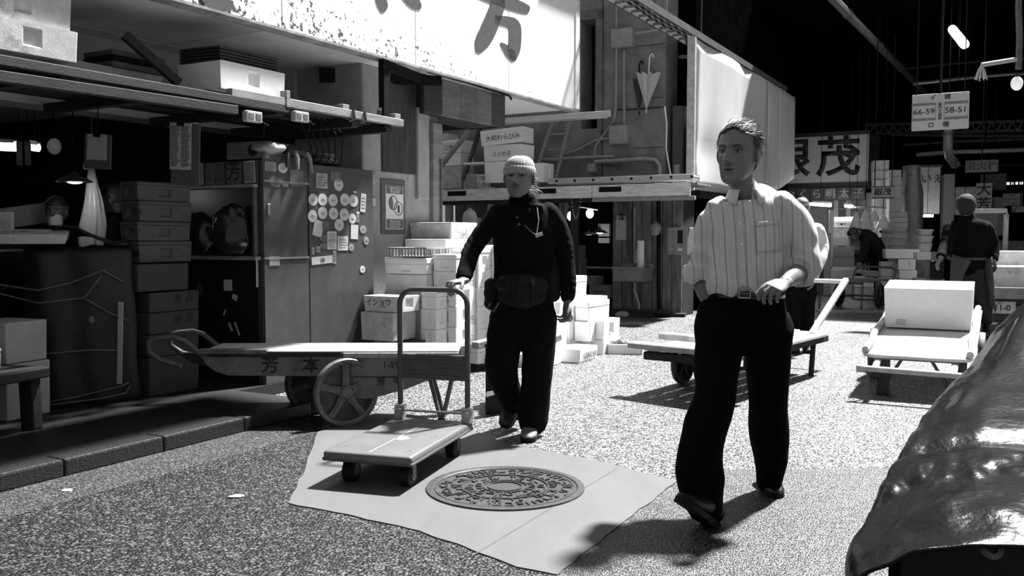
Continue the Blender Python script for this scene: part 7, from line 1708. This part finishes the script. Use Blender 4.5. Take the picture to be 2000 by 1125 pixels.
# neck warmer, pullover, work trousers, waist bag
nw = MB(); limb(nw, [(K2(1018, 382, 5.45), .072, .075), (K2(1019, 393, 5.455), .084, .084), (K2(1020, 404, 5.46), .105, .090)], n=24, cap=False); voxel(nw, 'neck_warmer', mat('fleece black', .0035, .95, .4, 40, .5, 200, spec=.04), M2, .006, 2, folds(.006, 22, 1.5, 1))
pv_ = MB()
limb(pv_, [(K2(1020, 396, 5.47), .09, .075), (K2(1020, 405, 5.47), .160, .092), (K2(1021, 422, 5.47), .190, .112), (K2(1025, 465, 5.47), .196, .128), (K2(1023, 505, 5.47), .182, .126), (K2(1021, 540, 5.47), .172, .122), (K2(1020, 556, 5.47), .168, .118)], n=32)
limb(pv_, [(K2(974, 416, 5.44), .058, .064), (K2(948, 452, 5.39), .058, .062), (el, .053, .054), (el.lerp(wr, .5), .047, .048), (el.lerp(wr, .86), .044, .042)])
limb(pv_, [(K2(1072, 414, 5.47), .058, .064), (K2(1093, 452, 5.48), .060, .062), (K2(1105, 505, 5.48), .053, .054), (K2(1109, 548, 5.45), .046, .047), (K2(1109, 578, 5.43), .043, .042)])
def pvf(p):
    arm = smoothstep(.19, .26, abs(p.x - .02)); return folds(.007, 8, .8, 4)(p) + arm * .0022 * math.sin((p.z * 1.0 + p.x * .35) * 105 + 9 * noise.noise(p * 9)) * (.5 + noise.noise(p * 6))
pull = voxel(pv_, 'pullover', blackcloth, M2, .0065, 3, pvf); bp = bvh_of(pull)
t2 = MB()
limb(t2, [(K2(1020, 548, 5.47), .160, .116), (K2(1020, 585, 5.47), .185, .128), (K2(1020, 622, 5.47), .190, .130), (K2(1020, 648, 5.47), .175, .12)], n=28)
limb(t2, [(K2(990, 620, 5.47), .108, .11), (K2(986, 665, 5.43), .104, .104), (K2(980, 715, 5.40), .094, .09), (K2(990, 757, 5.52), .082, .082), (K2(1004, 796, 5.64), .070, .074)])
limb(t2, [(K2(1052, 620, 5.45), .108, .11), (K2(1053, 665, 5.43), .104, .104), (K2(1050, 718, 5.42), .092, .09), (K2(1045, 770, 5.42), .088, .086), (K2(1041, 822, 5.42), .086, .082)])
tro2 = voxel(t2, 'work_trousers', mat('work trousers', .0055, .9, .3, 30, .1, 220, spec=.08), M2, .008, 3, folds(.010, 7, .7, 9)); bt = bvh_of(tro2)
wb = MB(); limb(wb, [(K2(985, 556, 5.36), .05, .055), (K2(1020, 560, 5.32), .062, .075), (K2(1055, 557, 5.36), .05, .055)], side=YA); limb(wb, [(K2(990, 578, 5.36), .05, .05), (K2(1022, 582, 5.32), .06, .065), (K2(1052, 578, 5.36), .05, .05)], side=YA)
bagm2 = mat('waist bag', .009, .7, .35, 18, .2, 60, spec=.15); bag_o = voxel(wb, 'waist_bag', bagm2, M2, .007, 3, folds(.006, 14, 1, 3))
ring_band(M2, 'waist_strap', K2(1020, 556, 5.47), XA.copy(), .186, .136, .035, bagm2)
for x in (1002, 1040): decal(bvh_of(bag_o), R2, 'bag_strap', v2((x - 4, 538), (x + 4, 538), (x + 3, 592), (x - 3, 592)), mat('webbing', .013, .7, spec=.1), M2, .004, 2, 10)
for px, py, w_ in ((1078, 562, .042), (960, 578, .040)):
    q = MB(); limb(q, [(K2(px, py - 22, 5.45), w_, w_ * 1.2), (K2(px, py + 15, 5.45), w_ * 1.05, w_ * 1.2)], side=YA); voxel(q, 'side_pouch', bagm2, M2, .007, 2, folds(.006, 14, 1, 8))
MB().tube([K2(958, 592, 5.38), K2(952, 602, 5.37), K2(964, 608, 5.36), K2(975, 590, 5.35)], .006, 6).build('tool_cord', steel_d, M2)
MB().tube([K2(1049, 405, 5.34), K2(1052, 430, 5.32), K2(1048, 458, 5.315)], .003, 6).build('lanyard', paper_g, M2); MB().tube([K2(1025, 440, 5.33), K2(1040, 455, 5.31), K2(1050, 460, 5.31)], .003, 6).build('lanyard', ink_g, M2)
MB().cyl(K2(1046, 461, 5.305), K2(1060, 456, 5.305), .012, 10).build('clip', steel, M2, smooth=True)
for x, y in ((1010, 425), (1014, 438)):
    h = bp.ray_cast(O - R2, ray(x, y).normalized())
    if h[0]: MB().sphere(h[0], .007, 10, 6).build('snap_button', ink_g, M2, smooth=True)
for s in (-1, 1):
    c0_ = K2(1020 + s * 14, 398, 5.36); MB().prism([(0, 0), (s * .075, -.012), (s * .085, -.06), (s * .02, -.075)][::s], .006, c0_, XA, V((0, -.35, 1)).normalized(), V((0, -1, -.35)).normalized()).build('collar_flap', blackcloth, M2, .002)
bf = onz(1032, 856, 0) - R2; bootm = mat('work boot', .13, .42, .3, 14, .1, 60)
shoe(M2, V((bf.x + .02, bf.y + .16, .012)), V((bf.x - .005, bf.y - .12, .006)), ZA, bootm, mat('sole', .02), .050, .085)
rb = onz(985, 836, 0) - R2; tz = V((K2(985, 828, 5.50).x, K2(985, 828, 5.50).y, .035)); shoe(M2, K2(1006, 786, 5.72), tz, V((0, -.8, .5)), mat('work boot shaded', .02, .5), mat('sole', .02), .050, .085)  # colour darkened for shade; the planted boot of the pair is painted lit
bg = K2(1112, 612, 5.41); 
bag('crumpled pale cloth held in the hanging hand of the person in the knit cap', R2 + bg + V((.0, .0, -.05)), (.022, .03, .035), mat('glove cloth', .30, .8, .3, 20, .4, 60), 61, 'held_cloth', 'cloth', 0, False)
# ------------------------------------------------------------------ smaller figures
def small_person(label, root, Jf, head, neck, torso, arms, legs, top_m, leg_m, hair_line, hair_m=None, vox=.007, sleeves=1.0, shoes=True, yaw=0, pitch=0, side=XA, hands=True, shoe_m=None, feet=None, hscale=1.0, face=True, hair_t=.014):
    t = thing('person', label, 'person', root)
    HM = hmat(Jf(*head), yaw, pitch); b = MB(); bvv = head_mesh(b, HM, hscale, 1.1, 40)
    limb(b, [(Jf(*head) + (HM.to_3x3() @ V((0, .02, -.07))), .052, .055)] + [(Jf(*p), .055, .055) for p in neck] + [(Jf(*p[0]), p[1] * .75, p[2] * .75) for p in torso], side)
    for a in arms:
        limb(b, [(Jf(*p), r * .66, r * .66) for p, r in a['pts']])
        if hands: hand(b, Jf(*a['pts'][-1][0]), a['d'], a['n'], a.get('s', 1), a.get('curl', (.3, .4, .3)), .95)
    for l in legs: limb(b, [(Jf(*p), r * .62, r * .62) for p, r in l])
    voxel(b, 'body', skin, t, .0055, 1)
    if face: face_parts(t, HM, bvv, hscale, .012, .0035)
    if hair_line: hair_cap(t, HM, hscale, hair_line, hair_t, hair_m or hairm, 'hair', 1)
    c = MB(); limb(c, [(Jf(*p[0]), p[1], p[2]) for p in torso], side, 28)
    for a in arms:
        n_ = max(2, int(round(len(a['pts']) * sleeves))); limb(c, [(Jf(*p), r, r) for p, r in a['pts'][:n_]] + ([(Jf(*a['pts'][-2][0]).lerp(Jf(*a['pts'][-1][0]), .8), a['pts'][-1][1] * 1.1, a['pts'][-1][1] * 1.1)] if sleeves >= 1 else []))
    voxel(c, 'jacket', top_m, t, vox, 3, folds(.008, 8, .8, 3))
    l_ = MB(); hp = torso[-1]; limb(l_, [(Jf(*hp[0]) + V((0, 0, .04)), hp[1] * .98, hp[2] * .98), (Jf(*hp[0]) + V((0, 0, -.10)), hp[1] * 1.02, hp[2] * 1.02)], side, 24)
    for l in legs: limb(l_, [(Jf(*p), r, r) for p, r in l])
    voxel(l_, 'trousers', leg_m, t, .009, 3, folds(.008, 7, .7, 5))
    for f in feet or []: shoe(t, Jf(*f[0]), Jf(*f[1]), f[2] if len(f) > 2 else ZA, shoe_m or leather, mat('sole', .02), .05, .085)
    return t, HM
# man with the apron, seen from behind
R3 = onz(1895, 668, 0)
def K3(px, py, Y): return ony(px, py, Y) - R3
t, HM = small_person('person in a dark jacket and long apron walking away with curly dark hair', R3, K3, (1886, 404, 10.25), [(1888, 425, 10.25)],
    [((1889, 430, 10.25), .10, .08), ((1890, 438, 10.25), .20, .11), ((1892, 455, 10.25), .235, .13), ((1894, 490, 10.25), .225, .14), ((1892, 515, 10.25), .20, .13), ((1892, 535, 10.25), .20, .13)],
    [dict(pts=[((1858, 447, 10.2), .085), ((1848, 480, 10.1), .07), ((1838, 502, 9.95), .05)], d=V((-.4, .2, -1)), n=V((1, 0, 0)), s=-1), dict(pts=[((1925, 447, 10.25), .085), ((1938, 480, 10.25), .07), ((1940, 508, 10.15), .05)], d=V((.5, .3, -1)), n=V((-1, 0, 0)))],
    [[((1880, 545, 10.25), .11), ((1886, 590, 10.25), .10), ((1900, 630, 10.25), .075), ((1905, 655, 10.25), .06)], [((1908, 545, 10.25), .11), ((1918, 590, 10.25), .10), ((1924, 630, 10.3), .075), ((1928, 655, 10.3), .06)]],
    blackcloth, mat('jeans dark', .018, .8, .5, 14, .2, 60, spec=.2), lambda q: q.z > -.02 or q.y > .02, mat('hair curl', .008, .8, .4, 60, .6, 120), yaw=PI - .25, hair_t=.026, feet=[((1903, 662, 10.2), (1908, 655, 10.45)), ((1930, 663, 10.2), (1932, 656, 10.45))], shoe_m=mat('rubber boot', .012, .3))
t['label'] = 'person in a dark jacket and long apron seen from behind near the flatbed'
ap = mat('apron cloth', .045, .6, .3, 8, .15, 40)
for s, (a, b, c_, d_) in ((1, ((1860, 496), (1897, 510), (1880, 552), (1858, 552))), (2, ((1920, 508), (1936, 500), (1946, 612), (1932, 600)))):
    q = [K3(*p, 10.10 if s == 1 else 10.15) for p in (a, b, c_, d_)]; rows = []
    for i in range(9):
        l, r = q[0].lerp(q[3], i / 8), q[1].lerp(q[2], i / 8); rows.append([l.lerp(r, k / 8) + V((0, .03 * math.sin(k * .8 + i * .3) - .04 * math.sin(PI * k / 8), 0)) for k in range(9)])
    solid(MB().grid(rows).build('apron_panel', ap, t, smooth=True), .006)
ring_band(t, 'apron_tie', K3(1892, 505, 10.25), XA.copy(), .215, .145, .03, ap)
for px in (1897, 1925): MB().tube([K3(px + 8, 632, 10.25), K3(px + 9, 645, 10.25), K3(px + 10, 660, 10.25)], [.085, .075, .07], 14).build('boot_shaft', mat('rubber boot', .012), t, smooth=True)
t_ = ring_band(t, 'white_collar', K3(1888, 427, 10.25), XA.copy(), .075, .07, .015, white_pl)
# bending man in the stall
R4 = V((ony(1705, 500, 17.9).x, 17.9, 0))
def K4(px, py, Y): return ony(px, py, Y) - R4
dkj = mat('jacket dark', .012, .85, .3, 20, .1, 100, spec=.15)
t, HM = small_person('person in dark clothes bending over a foam tray at the lit stall', R4, K4, (1666, 458, 17.6), [(1676, 455, 17.7)],
    [((1682, 456, 17.75), .10, .09), ((1692, 462, 17.8), .19, .14), ((1706, 478, 17.85), .21, .17), ((1714, 500, 17.9), .20, .17), ((1716, 520, 17.95), .19, .16)],
    [dict(pts=[((1690, 470, 17.65), .09), ((1688, 492, 17.5), .075), ((1680, 512, 17.35), .05)], d=V((-.6, -.2, -.7)), n=V((0, .3, -1))), dict(pts=[((1700, 470, 18.0), .09), ((1694, 495, 18.0), .075), ((1690, 515, 17.8), .05)], d=V((-.5, -.4, -.7)), n=V((0, .3, -1)))],
    [[((1712, 528, 17.85), .12), ((1712, 552, 17.8), .095), ((1712, 580, 17.9), .075)], [((1722, 528, 18.05), .12), ((1724, 552, 18.05), .095), ((1724, 580, 18.1), .075)]],
    dkj, trouser, lambda q: q.z > .03 or q.y > -.01 and q.z > -.03 or q.y > .04, None, yaw=-1.25, pitch=.55, side=YA, feet=[((1714, 583.5, 17.95), (1704, 584.5, 17.7)), ((1726, 582, 18.15), (1716, 583, 17.95))])
# man in a pale jacket behind the striped shirt
R5 = onz(1577, 688, 0)
def K5(px, py, Y): return ony(px, py, Y) - R5
t, HM = small_person('person in a pale jacket half hidden behind the man in the striped shirt', R5, K5, (1566, 408, 9.4), [(1564, 428, 9.4)],
    [((1562, 434, 9.4), .10, .08), ((1560, 442, 9.4), .19, .11), ((1560, 460, 9.4), .215, .125), ((1562, 500, 9.4), .20, .125), ((1562, 535, 9.4), .19, .12), ((1562, 552, 9.4), .19, .12)],
    [dict(pts=[((1528, 450, 9.4), .08), ((1520, 490, 9.35), .065), ((1520, 525, 9.2), .045)], d=V((0, -.3, -1)), n=V((1, 0, 0))), dict(pts=[((1594, 452, 9.4), .085), ((1604, 480, 9.4), .07), ((1600, 508, 9.3), .065), ((1590, 540, 9.2), .045)], d=V((-.2, -.2, -1)), n=V((-1, 0, 0)))],
    [[((1548, 565, 9.4), .11), ((1548, 615, 9.35), .085), ((1550, 665, 9.4), .065)], [((1574, 565, 9.4), .11), ((1574, 615, 9.4), .085), ((1574, 668, 9.4), .068)]],
    mat('jacket pale', .55, .8, .08, 12, .15, 40), mat('trousers grey', .006, .9, .3, 20, spec=.05), lambda q: q.z < .03 and q.y > .05 and q.z > -.05, mat('hair short grey', .2), yaw=-.1, feet=[((1550, 680, 9.5), (1553, 690, 9.25)), ((1574, 680, 9.5), (1580, 690, 9.25))])
# two workers in the dark shop
R6 = V((ony(108, 430, 7.8).x, 7.8, .085))
def K6(px, py, Y): return ony(px, py, Y) - R6
t, HM = small_person('person with a white face mask standing in the dark shop', R6, K6, (111, 414, 7.45), [(111, 440, 7.47)],
    [((111, 444, 7.48), .09, .08), ((111, 452, 7.49), .18, .11), ((111, 470, 7.49), .20, .12), ((111, 520, 7.49), .18, .12), ((111, 560, 7.49), .18, .12)],
    [dict(pts=[((75, 466, 7.5), .075), ((68, 510, 7.45), .06), ((85, 540, 7.3), .04)], d=V((.3, -.7, -.3)), n=V((0, 0, -1))), dict(pts=[((147, 466, 7.5), .075), ((155, 510, 7.45), .06), ((140, 540, 7.3), .04)], d=V((-.3, -.7, -.3)), n=V((0, 0, -1)))],
    [[((95, 575, 7.49), .1), ((95, 650, 7.49), .08), ((95, 712, 7.49), .06)], [((128, 575, 7.49), .1), ((128, 650, 7.49), .08), ((128, 712, 7.49), .06)]],
    blackcloth, trouser, lambda q: q.z > .04 or q.y > .0 and q.z > -.02, None, yaw=.1, feet=[((95, 722, 7.55), (95, 728, 7.3)), ((128, 722, 7.55), (128, 728, 7.3))])
rows = [[HM @ V((.062 * math.sin(a), -.012 - (.088 + .014 * math.exp(-(a / .4) ** 2) * (1 - abs(z + .06) / .06)) * math.cos(a), z)) for a in [-1.25 + 2.5 * k / 14 for k in range(15)]] for z in (-.112, -.095, -.075, -.055, -.035, -.022)]
solid(MB().grid(rows).build('face_mask', mat('mask white', .62, .8, .05, 20), t, smooth=True), .003)
R7 = V((ony(222, 420, 7.4).x, 7.4, .085))
def K7(px, py, Y): return ony(px, py, Y) - R7
t, HM = small_person('person with short dark hair in profile beside the grey foam boxes', R7, K7, (218, 392, 7.4), [(222, 416, 7.42)],
    [((224, 420, 7.44), .09, .08), ((226, 428, 7.45), .15, .15), ((228, 450, 7.46), .15, .18), ((228, 500, 7.46), .14, .17), ((228, 545, 7.46), .14, .17)],
    [dict(pts=[((222, 440, 7.3), .075), ((216, 490, 7.25), .06), ((200, 520, 7.2), .04)], d=V((-.8, 0, -.3)), n=V((0, 0, -1))), dict(pts=[((238, 440, 7.65), .075), ((236, 490, 7.65), .06), ((225, 530, 7.6), .04)], d=V((-.8, 0, -.3)), n=V((0, 0, -1)))],
    [[((222, 560, 7.38), .1), ((222, 630, 7.38), .08), ((222, 705, 7.38), .06)], [((232, 560, 7.6), .1), ((232, 630, 7.6), .08), ((232, 705, 7.6), .06)]],
    blackcloth, trouser, lambda q: q.z > .045 or q.y > .0 and q.z > -.02, None, yaw=-1.45, pitch=.1, side=YA, feet=[((226, 727, 7.4), (205, 729, 7.3)), ((236, 718, 7.6), (215, 720, 7.5))])
ring_band(t, 'white_collar', K7(223, 420, 7.44), XA.copy(), .075, .08, .03, white_pl); MB().box(K7(222, 433, 7.27), (.05, .006, .02)).build('badge', white_pl, t)
